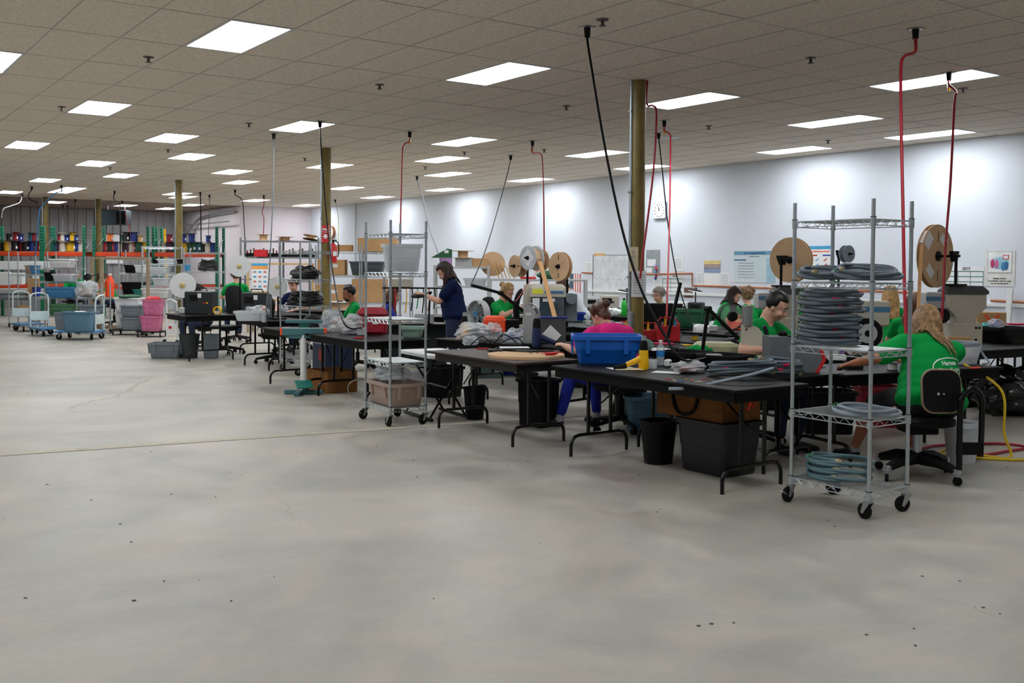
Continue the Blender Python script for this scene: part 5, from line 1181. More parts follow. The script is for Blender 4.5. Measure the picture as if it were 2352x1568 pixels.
t = thing('metal_cabinet', 'dark blue cabinet with a red label under the table', 'cabinet', (6.0, 12.75, 0), 0); part('body', MB().box((0, 0, .27), (.40, .45, .46), .01), m_navy, t); part('label_plate', MB().box((-.202, -.05, .34), (.003, .10, .16)), m_redp, t); part('leg', MB().box((0, 0, .02), (.36, .4, .04)), m_black, t)
tote('clear tote of mixed parts under the near half table', (5.95, 10.7, 0), RAD(0), .40, .60, .34, m_clear, .9, fill=M('mixed_parts', (150, 130, 100), .6, var=.6, scale=20), ribs=False); tote('black bin lined in green on the floor behind the wire cart', (6.3, 10.35, 0), RAD(10), .40, .40, .36, m_black, .9, ribs=False)
solo('white_cable', MB().tube([(.13*cos(a)*(1+.03*sin(3*a)), .03*sin(2*a), .14+.13*sin(a)) for a in [i*.2 for i in range(33)]]+[Vector((.3, -.1, .012)), Vector((.5, -.2, .012))], .0045, 7), m_cream, 'looped white cable standing on the floor under the near half table', 'cable', (5.2, 10.35, 0), RAD(-40))
# cart of black cables
WCX, WCY = 6.02, 13.72
wire_shelf('chrome wire cart heaped with black cables', (WCX, WCY, 0), RAD(0), .46, .72, 1.90, [1.76, 1.36, .975, .22], fine=False, wire_step=.05)
def cable_heap(label, loc, R, h, seed, m=None, n=12, sq=.7, rz=0.):
    t = thing('cable_heap', label, 'cable heap', loc, rz); rn = random.Random(seed)
    for k in range(n):
        f = k/n; r = R*(1-.35*f)*rn.uniform(.75, 1.); a0 = rn.uniform(0, 6.28); zc = .012+h*f*.9
        P = [Vector((r*cos(a), r*sq*sin(a), zc+.02*sin(2*a+a0)+.015*abs(sin(3*a+a0)))) for a in [a0+2*pi*1.15*i/26 for i in range(27)]]
        part('cable', MB().tube(P, rn.uniform(.009, .014), 6), m or m_blackcable, t)
    for k in range(4):
        a = rn.uniform(0, 6.28); p = Vector((R*.7*cos(a), R*sq*.7*sin(a), h*.6)); part('cable_end', MB().tube(smoothpath([p, p*1.25+Vector((0, 0, -.02)), p*1.38+Vector((0, 0, -h*.5))], 4), .008, 6), m or m_blackcable, t)
    part('core_bundle', MB().ell((0, 0, h*.42), (R*.86, R*sq*.86, h*.42), 16, 8, fn=lambda u: 1+.06*sin(14*u.x+9*u.y)), m or m_blackcable, t)
    return t
cable_heap('heap of black cables on the upper shelf of the wire cart', (WCX, WCY, 1.371), .34, .17, 1, rz=1.57, sq=.6); cable_heap('heap of black cables on the middle shelf, left one', (WCX, WCY+.17, .986), .21, .18, 2, sq=1.0); cable_heap('heap of black cables on the middle shelf, right one', (WCX, WCY-.18, .986), .20, .20, 3, sq=1.0)
cable_heap('low heap of black cables on the table behind the sealer', (5.55, 12.3, TZ), .27, .14, 4, rz=1.57)
# ================================================================ desks with the white reels
folding_table('black desk with the white reels and dark machines', (5.50, 16.72), 1.1, .90); folding_table('black desk with the frosted tote of bags', (5.95, 14.72), 1.2, .70, RAD(0)); folding_table('black desk behind the white reels', (6.7, 16.6), 1.83, .8)
def white_reel(label, px, py, d, R, ax):
    c = AT(px, py, d); reel(label, c, R, .05, ax, m_white, M('pale_brass_hub', (206, 188, 130), .4, .4), hub=.22, wound=m_kraftr)
    a = Vector(ax).normalized(); s = thing('reel_stand', 'dark stand holding the '+label, 'stand', (c.x, c.y, TZ)); q = -a*.08
    part('post', MB().cyl((q.x, q.y, 0), (q.x, q.y, c.z-TZ), .014, n=8), m_blk2, s); part('spindle', MB().cyl(Vector((q.x, q.y, c.z-TZ)), Vector((-q.x*.3, -q.y*.3, c.z-TZ)), .012, n=8), m_blk2, s); part('foot', MB().box((q.x, q.y, .01), (.2, .2, .02), .004), m_blk2, s)
white_reel('white paper reel at the left above the desk', 420, 655, 17.2, .215, dirv(.1, -1)); white_reel('white paper reel held highest, with a blue sticker', 550, 611, 17.5, .185, dirv(.15, -1)); white_reel('white paper reel behind the black cable cart', 637, 658, 15.3, .15, dirv(.1, -1))
def dark_machine(label, loc, rz, w=.4, h=.34):
    t = thing('wire_machine', label, 'machine', loc, rz); part('housing', MB().box((0, 0, h/2), (w, .32, h), .012), M('dark_machine_enamel', (30, 36, 40), .45, var=.15), t); part('panel', MB().box((-.08, -.162, h*.72), (.14, .004, .1)), m_blk2, t); part('note', MB().box((.02, -.163, h*.82), (.06, .003, .07)), m_paper, t)
    part('button', MB().cyl((.1, -.16, h*.5), (.1, -.18, h*.5), .016, n=10), m_redp, t); part('button', MB().cyl((.15, -.16, h*.5), (.15, -.18, h*.5), .016, n=10), m_yellow, t); part('top_grip', MB().tube([(-.1, 0, h), (-.08, 0, h+.05), (.08, 0, h+.05), (.1, 0, h)], .01, 6), m_black, t); return t
dark_machine('dark wire machine with red and yellow buttons under the left white reel', FL(462, 16.85, TZ), CAMRZ, .46, .38); dark_machine('dark wire feeder beneath the highest white reel', FL(590, 15.5, TZ), CAMRZ, .40, .40)
solo('cream_block', MB().box((0, 0, .05), (.13, .1, .1), .008), m_white, 'small white block at the left end of the desk', 'block', FL(420, 17.0, TZ), CAMRZ)
t = thing('earmuffs', 'yellow cord coil beside the dark wire machine', 'cord', FL(497, 16.6, TZ), CAMRZ); part('cord', MB().tube([(.06*cos(a), .02*a/3, .07+.06*sin(a)) for a in [i*.35 for i in range(54)]], .008, 6), m_yellow, t)
tote_px('frosted shoebox tote of plastic bags on the desk', 543, 606, 706, 728, 14.9, m_clear, z=TZ, ribs=False); bag('cloudy bag in the frosted shoebox tote', AT(590, 716, 14.9).xy.to_3d()+Vector((0, 0, TZ+.05)), (.16, .12, .09), m_bagw, 61)
bottle('clear spray bottle with an orange trigger on the desk', FL(606, 14.5, TZ), .035, .2, m_bag, m_orange); bottle('white bottle with an orange cap on the desk', FL(600, 14.9, TZ), .04, .22, m_white, m_orange)
t = task_chair('high backed black office chair before the dark desk', G(520, 812), face(dirv(-.85, .5)), .50, back_h=.62)
task_chair('black office chair pushed under the desk with the bags', (6.2, 15.3, 0), face(dirv(.5, .8)), .48, back=True)
wastebin('tall dark grey waste bin beside the office chair', G(435, 822), .16, .40, M('dark_grey_bin', (52, 58, 60), .55)); tote_px('low grey tote on the floor left of the waste bin', 348, 420, 783, 818, 16.9, m_grey, z=0); tote_px('stacked grey boxes under the desk', 468, 502, 745, 800, 16.9, m_grey, z=0, ribs=False)
t = thing('hand_truck', 'white folding hand truck standing left of the desk', 'hand truck', G(395, 795), face(dirv(.5, .86))); part('frame', MB().tube(smoothpath([(-.14, 0, .05), (-.14, 0, .75), (-.12, -.03, .86), (0, -.05, .9), (.12, -.03, .86), (.14, 0, .75), (.14, 0, .05)], 5), .015, 8), m_white, t); part('panel', MB().box((0, 0, .34), (.28, .014, .18), .004), m_white, t); part('badge', MB().box((-.04, -.009, .36), (.08, .003, .05)), m_redp, t); part('toe_plate', MB().box((0, .12, .02), (.3, .22, .012)), m_grey, t)
for s in (-1, 1): part('wheel', MB().lathe([(0, -.015), (.06, -.015), (.065, 0), (.06, .015), (0, .015)], 16, (s*.17, -.02, .065), rotm(0, pi/2)), m_rubber, t)
# ================================================================ dollies and totes on the left
def dolly(label, loc, rz, w, d):
    t = thing('dolly', label, 'dolly', loc, rz); part('deck', MB().rrloft([(.10, w, d, .03), (.125, w, d, .03)], 3, capt=True), m_black, t)
    for sx in (-1, 1):
        for sy in (-1, 1): caster(t, sx*w*.4, sy*d*.4, random.uniform(0, 6), .045)
    return t
d1 = 22.2; dl = G(300, 768)
dolly('black dolly under the white and grey totes', FL(303, 22.5), CAMRZ, .84, .6); dolly('black dolly under the pink totes', FL(350, 21.9), CAMRZ, .58, .5)
z1 = .126
tote_px('lower white tote on the left dolly', 268, 298, 724, 762, 22.6, m_white, z=z1, ribs=False); tote_px('upper white tote on the left dolly topped with a green lid', 268, 326, 690, 722, 22.6, m_white, z=z1+.38, ribs=False)
tote_px('lower grey tote on the left dolly', 282, 332, 736, 764, 22.3, m_grey, z=z1); tote_px('upper grey tote on the left dolly', 282, 332, 709, 736, 22.3, m_grey, z=z1+.275)
tote_px('lower pink filled tote on the right dolly', 326, 372, 733, 768, 21.8, m_pinkclear, z=z1, fill=m_clearpink); tote_px('upper pink filled tote on the right dolly', 331, 374, 696, 733, 21.8, m_pinkclear, z=z1+.335, fill=m_clearpink)
solo('green_cover', MB().ell((0, 0, .03), (.26, .18, .05), 18, 8, fn=lambda u: 1+.08*sin(8*u.x)), m_greenpl, 'crumpled green cover on the upper white tote', 'cover', AT(297, 690, 22.5)*1.0)
bpy.data.objects['green_cover'].location.z = z1+.38+.312
solo('red_bundle', MB().ell((0, 0, .05), (.16, .12, .06), 16, 8, fn=lambda u: 1+.12*sin(9*u.x+6*u.y)), m_redp, 'red bundle piled in the upper pink tote', 'bundle', Vector((*FL(352, 21.8).xy, z1+.335+.31)))
def platform_truck(label, loc, rz, w=.9, d=.55, hm=m_white):
    t = thing('platform_truck', label, 'platform truck', loc, rz); part('deck', MB().rrloft([(.15, w, d, .05), (.18, w, d, .05)], 4, capt=True), m_skyt if hm is m_white else m_grey, t)
    part('handle', MB().tube(smoothpath([(w*.47, -d*.38, .18), (w*.47, -d*.38, .75), (w*.5, -d*.32, .88), (w*.54, 0, .92), (w*.5, d*.32, .88), (w*.47, d*.38, .75), (w*.47, d*.38, .18)], 5), .017, 8), M('pale_blue_tube', (206, 222, 222), .45), t); part('handle_panel', MB().box((w*.47, 0, .42), (.012, d*.76, .2), .003), M('pale_blue_tube', (206, 222, 222), .45), t)
    for sx in (-1, 1):
        for sy in (-1, 1): caster(t, sx*w*.38, sy*d*.36, random.uniform(0, 6), .06)
    return t
platform_truck('platform truck under the slate blue tote', FL(184, 21.0), CAMRZ, .86, .56); platform_truck('empty platform truck standing behind the slate blue tote', FL(105, 22.0), CAMRZ+pi*.75, .8, .5); platform_truck('platform truck with grey boxes farther left', FL(62, 23.5), CAMRZ+pi*.75, .8, .5)
tote_px('slate blue tote with white bags on the platform truck', 151, 219, 731, 776, 20.8, m_slate, z=.181, fill=m_white); tote_px('grey tote behind the slate blue tote', 129, 156, 733, 772, 21.2, m_grey, z=.181)
# three wire carts of totes
def zof(px, py, d): return ZZ(px, py, d)
wire_shelf('grey wire cart with blue and green totes at the left', FL(139, 22.9), CAMRZ, .92, .46, zof(139, 588, 22.9), [zof(139, y, 22.9) for y in (615, 646, 683, 723, 762)][::1], fine=False, wire_step=.08, post_r=.016, group='wire shelf carts')
tote_px('mid blue tote on the middle shelf of the left cart', 111, 176, 658, 682, 22.7, m_skyt, z=zof(139, 683, 22.9)+.006); tote_px('sage green tote on the lower shelf of the left cart', 117, 179, 697, 722, 22.7, m_oliveg, z=zof(139, 723, 22.9)+.006); tote_px('clear tote of pink bags on the left cart', 126, 174, 628, 645, 22.7, m_clear, z=zof(139, 646, 22.9)+.006, fill=m_clearpink); tote_px('white tote on the top shelf of the left cart', 118, 170, 592, 612, 22.8, m_white, z=zof(139, 615, 22.9)+.006, ribs=False)
tote_px('black tote on the left cart beside the clear pink one', 104, 124, 625, 645, 22.8, m_black, z=zof(139, 646, 22.9)+.006, ribs=False)
wire_shelf('grey wire cart with a tall carton and dark blue bucket', FL(75, 25.0), CAMRZ, .95, .46, zof(75, 578, 25), [zof(75, y, 25) for y in (630, 680, 722, 760)], fine=False, wire_step=.08, post_r=.016)
carton_px('tall tan carton on the far left cart', 66, 90, 638, 678, 25.0, z=zof(75, 680, 25)+.006, rz=CAMRZ+.3); wb_ = wastebin('dark blue bucket on the far left cart', Vector((*FL(84, 24.8).xy, zof(75, 680, 25)+.006)), .1, .22, m_dblue); carton_px('flat tan carton on the lower shelf of the far left cart', 45, 70, 700, 720, 25.0, z=zof(75, 722, 25)+.006); tote_px('mid blue small tote on the far left cart', 72, 90, 609, 629, 24.9, m_skyt, z=zof(75, 630, 25)+.006, ribs=False); tote_px('pink beige tote on the far left cart', 60, 74, 609, 629, 25.1, m_taupe, z=zof(75, 630, 25)+.006, ribs=False)
wire_shelf('tall wire shelf of clear and white bins left of the ladder', FL(372, 24.6), CAMRZ, .80, .46, zof(372, 565, 24.6), [zof(372, y, 24.6) for y in (568, 606, 630, 656, 684, 712)], fine=False, wire_step=.08, casters=False, post_r=.018)
for k, (x0, x1, pt, pb, zi, m, lb) in enumerate([(364, 406, 594, 605, 606, m_clear, 'clear lidded bin on the top'), (352, 363, 595, 605, 606, m_black, 'black small bin on the top'), (408, 421, 595, 605, 606, m_black, 'second black bin on the top'), (344, 388, 612, 629, 630, m_clear, 'clear bin of red parts on the second'), (353, 390, 637, 655, 656, m_clear, 'pale blue clear bin on the third'), (331, 394, 661, 683, 684, m_white, 'white wide bin on the fourth'), (380, 404, 690, 711, 712, m_clear, 'clear small bin on the lowest'), (349, 372, 692, 711, 712, m_black, 'black bin on the lowest')]):
    tote_px(lb+' shelf left of the ladder', x0, x1, pt, pb, 24.5, m, z=zof(372, zi, 24.6)+.006, ribs=False)
wire_shelf('green wire shelf with black bins behind the grey totes', FL(308, 26.4), CAMRZ, .62, .46, zof(308, 573, 26.4), [zof(308, y, 26.4) for y in (594, 627, 655, 678)], fine=False, wire_step=.08, casters=False, post_r=.018)
for k, (x0, x1, pt, pb, zi, m, lb) in enumerate([(288, 311, 608, 626, 627, m_black, 'black bin on the second'), (312, 338, 608, 626, 627, m_white, 'white printed box on the second'), (284, 334, 647, 677, 678, m_black, 'large black bin on the lowest'), (308, 330, 663, 677, 678, m_tealpl, 'teal tray on the lowest')]):
    tote_px(lb+' level of the green wire shelf', x0, x1, pt, pb, 26.2-.1*(k == 3), m, z=zof(308, zi, 26.4)+.006, ribs=False)
wire_shelf('wire shelf of black cable bundles right of the ladder', FL(470, 23.5), CAMRZ, .82, .46, zof(470, 570, 23.5), [zof(470, y, 23.5) for y in (580, 623, 660)], fine=False, wire_step=.08, casters=False, post_r=.018)
cable_heap('heap of black cables on the shelf right of the ladder', Vector((*FL(478, 23.4).xy, zof(470, 623, 23.5)+.012)), .24, .28, 9, rz=CAMRZ); tote_px('teal lit bin on the shelf right of the ladder', 424, 436, 608, 622, 23.4, m_blueacc, z=zof(470, 623, 23.5)+.008, ribs=False)
wire_shelf('grey wire cart with a grey tote behind the platform truck', FL(215, 22.6), CAMRZ, .56, .46, zof(215, 650, 22.6), [zof(215, y, 22.6) for y in (684, 728, 765)], fine=False, wire_step=.08, post_r=.016)
tote_px('grey tote with a blue cover on the cart behind the truck', 186, 238, 698, 727, 22.3, m_grey, z=zof(215, 728, 22.6)+.006); bag('clear sack of boxes on the cart behind the truck', Vector((*FL(200, 22.4).xy, zof(215, 684, 22.6)+.006)), (.22, .16, .2), m_bag, 71, inner=m_taupe)
# tan timber frame
t = thing('timber_frame', 'tan timber work frame left of the grey totes', 'frame', FL(232, 23.4), CAMRZ)
for x in (-.2, .02): part('upright', MB().box((x, 0, .86), (.07, .08, 1.72), .004), m_tan, t)
part('upright', MB().box((.98, .3, .86), (.06, .07, 1.72), .004), m_tan, t); part('top_rail', MB().box((.39, .1, 1.70), (1.3, .07, .06), .004), m_tan, t); part('shelf_rail', MB().box((.39, .15, .78), (1.25, .4, .04), .004), m_tan, t); part('base_rail', MB().box((.2, .1, .1), (.9, .1, .08), .004), m_tan, t)
# grey testing machine at the left edge
t = thing('grey_machine', 'grey cabinet machine with rollers at the left edge', 'machine', FL(25, 26.0), CAMRZ); part('bed', MB().box((0, 0, .86), (1.5, .6, .12), .01), m_lgrey, t); part('leg_frame', MB().box((-.6, 0, .4), (.08, .5, .8)).box((.6, 0, .4), (.08, .5, .8)), m_grey, t); part('gantry', MB().box((0, .2, 1.52), (2.0, .12, .22), .01), m_white, t); part('upright', MB().box((.55, .2, 1.2), (.12, .12, .7)).box((-.8, .2, 1.2), (.12, .12, .7)), m_white, t); part('control_box', MB().box((-.12, -.1, 1.18), (.3, .2, .34), .012), m_white, t); part('control_box', MB().box((.25, -.1, 1.18), (.26, .2, .3), .012), m_white, t); part('roller', MB().cyl((-.5, -.2, .72), (.5, -.2, .72), .09, n=18), m_grey, t)
# far people
for (lb, px, d, fd, sh, ha, st, seat, ln, hd_) in [('man in a green shirt and cap behind the left cart', 165, 26.5, (.7, -.5), 'green', 'grey', 'crop', .62, .3, (0, .4, 0)), ('worker in green by the orange jug inside the timber frame', 262, 25.5, (-.9, -.3), 'green', 'brown', 'short', .55, .35, (0, .5, 0)), ('worker in green behind the highest white reel', 543, 20.5, (-.4, .9), 'green', 'brown', 'short', .62, .05, (0, 0, 0)), ('woman with auburn hair behind the cart of black cables', 681, 18.6, (-.3, -.95), 'navy', 'brown', 'short', .50, .1, (0, .3, 0)), ('person with dark red hair behind the dark machine', 470, 19.0, (-.5, -.8), 'navy', 'dark', 'bob', .42, .3, (0, .4, 0)),
      ('young man with black hair and beard in green looking left', 822, 15.2, (-.95, -.25), 'green', 'black', 'crop', .44, .15, (0, .15, 0)), ('woman with long brown hair and glasses facing right', 882, 15.6, (.95, .1), 'blue', 'brown', 'long', .42, .2, (0, .2, 0))]:
    w_ = FL(px, d); rz = face(dirv(*fd)); person(lb, w_, rz, sh, 'tan' if 'beard' in lb else 'fair', ha, st, 'jeans', seat=seat, lean=ln, head=hd_, vox=.016, woman='man in' not in lb and 'young man' not in lb, beard='beard' in lb, glasses='glasses' in lb, group='people at the benches')
    task_chair('black chair under the '+' '.join(lb.split()[:8]), w_, rz, seat-.01, back=False)
bottle('orange jug inside the timber frame', Vector((*FL(252, 23.6).xy, .80)), .1, .55, m_orange, m_white)
arm_lamp('ring magnifier lamp lit white beside the timber frame', Vector((*FL(216, 23.0).xy, .72)), [(0, 0, .04), (.1, .05, .62), (-.14, 0, .55)], .014, head=True, head_r=.09, tilt=(1.0, .3, -.6))
# ================================================================ backdrop: racks of spools, grey shelving, cartons
rack_d = 30.5; rz_r = RAD(-8)
def rack(label, x0, x1, d, top_z, beam_z):
    a = FL(x0, d); b = FL(x1, d); v = (b-a); L = v.length; c = (a+b)/2
    t = thing('pallet_rack', label, 'rack', c, math.atan2(v.y, v.x))
    for x in (-L/2, L/2):
        for y in (-.35, .35):
            up = part('upright', MB().box((x, y, top_z/2), (.08, .07, top_z), .004), m_rackg, t)
            for k in range(8): part('slot', MB().box((x, y-.0355, top_z-.08-k*.09), (.03, .003, .035)), m_black, up)
        part('strut', MB().tube([(x, -.35, beam_z+.1), (x, .35, beam_z+.5)], .012, 6), m_steel, t)
    for y in (-.35, .35): part('beam', MB().box((0, y, beam_z), (L-.08, .05, .12), .006), m_racko, t)
    part('deck', MB().box((0, 0, beam_z+.068), (L-.1, .66, .016)), m_kraftd, t)
    for y in (-.35, .35): part('beam', MB().box((0, y, beam_z-.95), (L-.08, .05, .12), .006), m_racko, t)
    part('deck', MB().box((0, 0, beam_z-.95+.068), (L-.1, .66, .016)), m_kraftd, t)
    return t, c, v.normalized(), L
SPC = {'red': (140, 20, 38), 'yellow': (206, 160, 20), 'blue': (22, 44, 120), 'green': (20, 74, 54), 'black': (18, 17, 20), 'white': (190, 182, 170), 'plum': (60, 22, 52), 'orange': (220, 110, 40), 'teal': (20, 80, 96), 'tan': (196, 160, 110)}
protos = {}; counts = {}
def spool(col, loc, s, where):
    counts[(col, where)] = counts.get((col, where), 0)+1
    lb = '%s %s wire spool from the left on the %s rack' % (ORD[min(counts[(col, where)]-1, 11)], col, where)
    if col not in protos:
        t = thing('wire_spool', lb, 'spool', loc, 0, 'coloured wire spools'); fm = M('spool_'+col, SPC[col], .5, var=.1); dk = M('spool_flange_'+col, tuple(int(c*.3) if col not in ('white', 'tan') else c for c in SPC[col]), .6)
        part('flange', MB().lathe([(0, 0), (.17, 0), (.17, .012), (0, .012)], 18), dk, t); part('flange', MB().lathe([(0, .30), (.17, .30), (.17, .312), (0, .312)], 18), dk, t); part('winding', MB().lathe([(.105, .012), (.11, .15), (.105, .30)], 18), fm, t); part('paper_tag', MB().box((0.05, -.108, .12), (.045, .004, .075), 0, rotm(0, 0, .2)), m_paper, t); protos[col] = t
    else: t = dup(protos[col], lb, loc, random.uniform(-.6, .6))
    t.scale = (s, s, s); return t
cols = list(SPC)
for (nm, lab, x0, x1, d, row1, row2) in [('left', 'green and orange pallet rack of spools at the far left', -8, 108, 30.0, ['black', 'yellow', 'white', 'black', 'green', 'red', 'black', 'red', 'blue', 'plum', 'red'], ['black', 'white', 'red', 'blue', 'orange', 'teal', 'red']),
                                         ('middle left', 'green and orange pallet rack of yellow and white spools', 113, 205, 30.0, ['teal', 'plum', 'white', 'white', 'yellow', 'yellow', 'black', 'blue', 'white'], ['red', 'white', 'blue', 'blue', 'yellow', 'blue']),
                                         ('middle right', 'green and orange pallet rack right of the olive column', 228, 350, 30.0, ['red', 'black', 'red', 'blue', 'white', 'black', 'plum', 'white', 'red', 'green', 'blue', 'yellow'], ['orange', 'yellow', 'green', 'black', 'yellow', 'blue', 'tan']),
                                         ('right', 'green and orange pallet rack beside the yellow ladder', 362, 506, 30.4, ['white', 'plum', 'green', 'teal', 'yellow', 'green', 'green', 'teal', 'black', 'white', 'blue'], ['red', 'green', 'blue', 'blue', 'red', 'blue'])]:
    bz = ZZ(200, 584, d); t, c, v, L = rack(lab, x0, x1, d, ZZ(200, 520, d), bz); n_ = len(row1)
    for k, cl in enumerate(row1): spool(cl, c+v*(-L/2+.22+(L-.44)*k/(n_-1))+Vector((0, random.uniform(-.12, .05), bz+.077)), random.uniform(.82, 1.04), nm)
    n2 = len(row2)
    for k, cl in enumerate(row2):
      if k % 3 != 1 or nm == 'middle left': spool(cl, c+v*(-L/2+.35+(L-.7)*k/(n2-1)+random.uniform(-.05, .05))+Vector((0, 0, bz+.077+.30)), random.uniform(.62, .95), nm)
# yellow ladder
t = thing('ladder', 'yellow ladder leaning beside the far olive column', 'ladder', FL(401, 33.0), face(dirv(0, -1)), rot=None)
for s in (-1, 1): part('rail', MB().box((s*.22, .14, 1.36), (.05, .09, 2.74), .01, rotm(-.12)), m_yellow, t)
for k in range(8): part('rung', MB().cyl((-.22, -.16+k*.045+.11, .36+k*.31), (.22, -.16+k*.045+.11, .36+k*.31), .018, n=8), m_steel, t)
# heater unit, curtain, ducts
t = thing('unit_heater', 'dark blue grey unit heater hung below the far ceiling', 'heater', Vector((*FL(268, 35.5).xy, ZZ(268, 520, 35.5))), CAMRZ); part('case', MB().box((0, 0, .30), (.85, .5, .52), .01), M('heater_enamel', (56, 72, 80), .4, .3), t); part('grille', MB().box((.25, -.252, .3), (.32, .004, .44)), m_black, t); part('fan_box', MB().box((-.45, .05, .28), (.16, .4, .44), .01), m_dgrey, t)
for s in (-1, 1): part('hanger', MB().cyl((s*.3, 0, .56), (s*.3, 0, CEIL-t.location.z), .012, n=6), m_steel, t)
t = thing('white_curtain', 'white sheet hanging on the far metal wall', 'curtain', Vector((*WX(262, 560, WX(262, 560, 9).x).xy, 0))); t.location = Vector((*(CAM+ray(263, 560)*(40.15/ray(263, 560).y)).xy, 1.6)); part('sheet', MB().box((0, 0, .55), (.62, .03, 1.1), .004), m_paper, t); part('rod', MB().cyl((-.34, 0, 1.1), (.34, 0, 1.1), .015, n=8), m_steel, t)
solo('duct_pipe', MB().tube(smoothpath([(12.5, 34.5, 3.45), (12.5, 37.6, 3.38), (12.45, 38.6, 3.2), (12.2, 39.9, 2.3), (12.1, 40.1, 2.0), (12.1, 40.1, 1.0)], 6), .05, 12), m_steel, 'bent grey duct pipe along the far wall', 'pipe')
for k in range(1): solo('wall_pipe', MB().cyl((12.3-.05*k, 34.5, 3.1+.14*k), (12.3-.05*k, 40.2, 3.1+.14*k), .03, n=8), m_steel, ['lower', 'upper'][k]+' straight pipe high on the pinkish far wall', 'pipe')
for k in range(4): solo('wall_conduit', MB().cyl((9.2+.14*k, 40.22, 0), (9.2+.14*k, 40.22, CEIL-.02), .03, n=8), m_steel, ORD[k]+' vertical conduit on the metal wall right of the heater', 'conduit')
# grey steel shelving with applicators
def steel_shelf(label, x0, x1, d, zs, top, rz=None, mt=None, dp=.45):
    a = FL(x0, d); b = FL(x1, d); c = (a+b)/2; v = b-a; L = v.length; t = thing('steel_shelf', label, 'shelf', c, math.atan2(v.y, v.x)); mt = mt or M('grey_shelf_enamel', (128, 132, 138), .45, .2)
    for x in (-L/2, 0, L/2) if L > 2 else (-L/2, L/2):
        for y in (-dp/2, dp/2): part('post', MB().box((x, y, top/2), (.045, .045, top), .003), mt, t)
    for z in zs: part('shelf', MB().box((0, 0, z-.02), (L, dp, .04), .004), mt, t)
    return t, c, v.normalized(), L
d_s = 27.0
t, c, v, L = steel_shelf('grey steel shelving with tool applicators left of the fire sign', 558, 735, d_s, [ZZ(650, 553, d_s), ZZ(650, 590, d_s), ZZ(650, 640, d_s), .4], ZZ(650, 546, d_s))
za = ZZ(650, 590, d_s)
for k in range(22):
    p = c+v*(-L/2+.12+(L-.24)*k/21); tt = thing('applicator', '%s crimp applicator on the grey steel shelf, counted from the %s' % (ORD[k if k < 11 else 21-k], 'left' if k < 11 else 'right'), 'tool', (p.x, p.y, za), math.atan2(v.y, v.x), 'crimp applicators')
    part('block', MB().box((0, 0, .05), (.07, .1, .1), .006), m_blk2, tt); part('ram', MB().cyl((0, 0, .1), (0, 0, .17+.03*(k % 3)), .022, n=8), M('dull_brass', (110, 96, 70), .4, .5) if k % 3 else m_red, tt)
tp = ZZ(650, 553, d_s)
for k, (px, r, h) in enumerate([(605, .21, .18), (712, .2, .0), (655, .24, 0)]):
    tt = thing('empty_reel', ['upright cardboard reel on top of the grey steel shelf', 'tilted cardboard reel on top of the grey steel shelf', 'flat cardboard reel on top of the grey steel shelf'][k], 'reel', Vector((*FL(px, d_s).xy, tp)), rot=(0, .0 if k != 1 else .18, .3))
    hh = .16 if k == 0 else .1; dz = .04 if k == 1 else 0
    part('flange', MB().lathe([(0, dz), (r, dz), (r, dz+.01), (0, dz+.01)], 20), m_kraftd if k else m_kraftr, tt); part('core', MB().lathe([(r*.5, dz+.01), (r*.5, dz+hh)], 16), m_kraftr, tt); part('flange', MB().lathe([(0, dz+hh), (r, dz+hh), (r, dz+hh+.01), (0, dz+hh+.01)], 20), m_kraftr, tt)
carton_px('red and white parts box on the grey steel shelf', 586, 614, 580, 596, 26.6, m_redp, z=za-.0, tape=False)
steel_shelf('pale wood bench with the orange poster', 575, 715, 24.5, [ZZ(650, 604, 24.5), .75], ZZ(650, 604, 24.5), mt=m_wood)
t = thing('easel_poster', 'white poster with an orange band standing before the wood bench', 'poster', Vector((*FL(597, 23.6).xy, .75)), CAMRZ); h_ = ZZ(597, 604, 23.6)-.75
part('board', MB().box((0, 0, h_*.62), (.38, .012, h_*.76), 0), m_paper, t); part('orange_band', MB().box((0, -.008, h_*.88), (.38, .004, h_*.08)), M('poster_orange', (244, 160, 70), .6), t); part('blue_band', MB().box((0, -.008, h_*.96), (.38, .004, h_*.07)), m_blueacc, t)
for r_ in range(4):
    for q in range(3): part('figure', MB().box((-.12+.12*q, -.0075, h_*(.76-.13*r_)), (.07, .003, h_*.05)), [m_paperg, m_blueacc, M('figure_red', (214, 120, 110), .7)][(r_+q) % 3], t)
part('leg', MB().box((0, .05, h_*.15), (.3, .1, h_*.3)), m_wood, t); steel_shelf('low brown table under the orange poster', 575, 625, 23.6, [.75], .75, mt=m_tan)
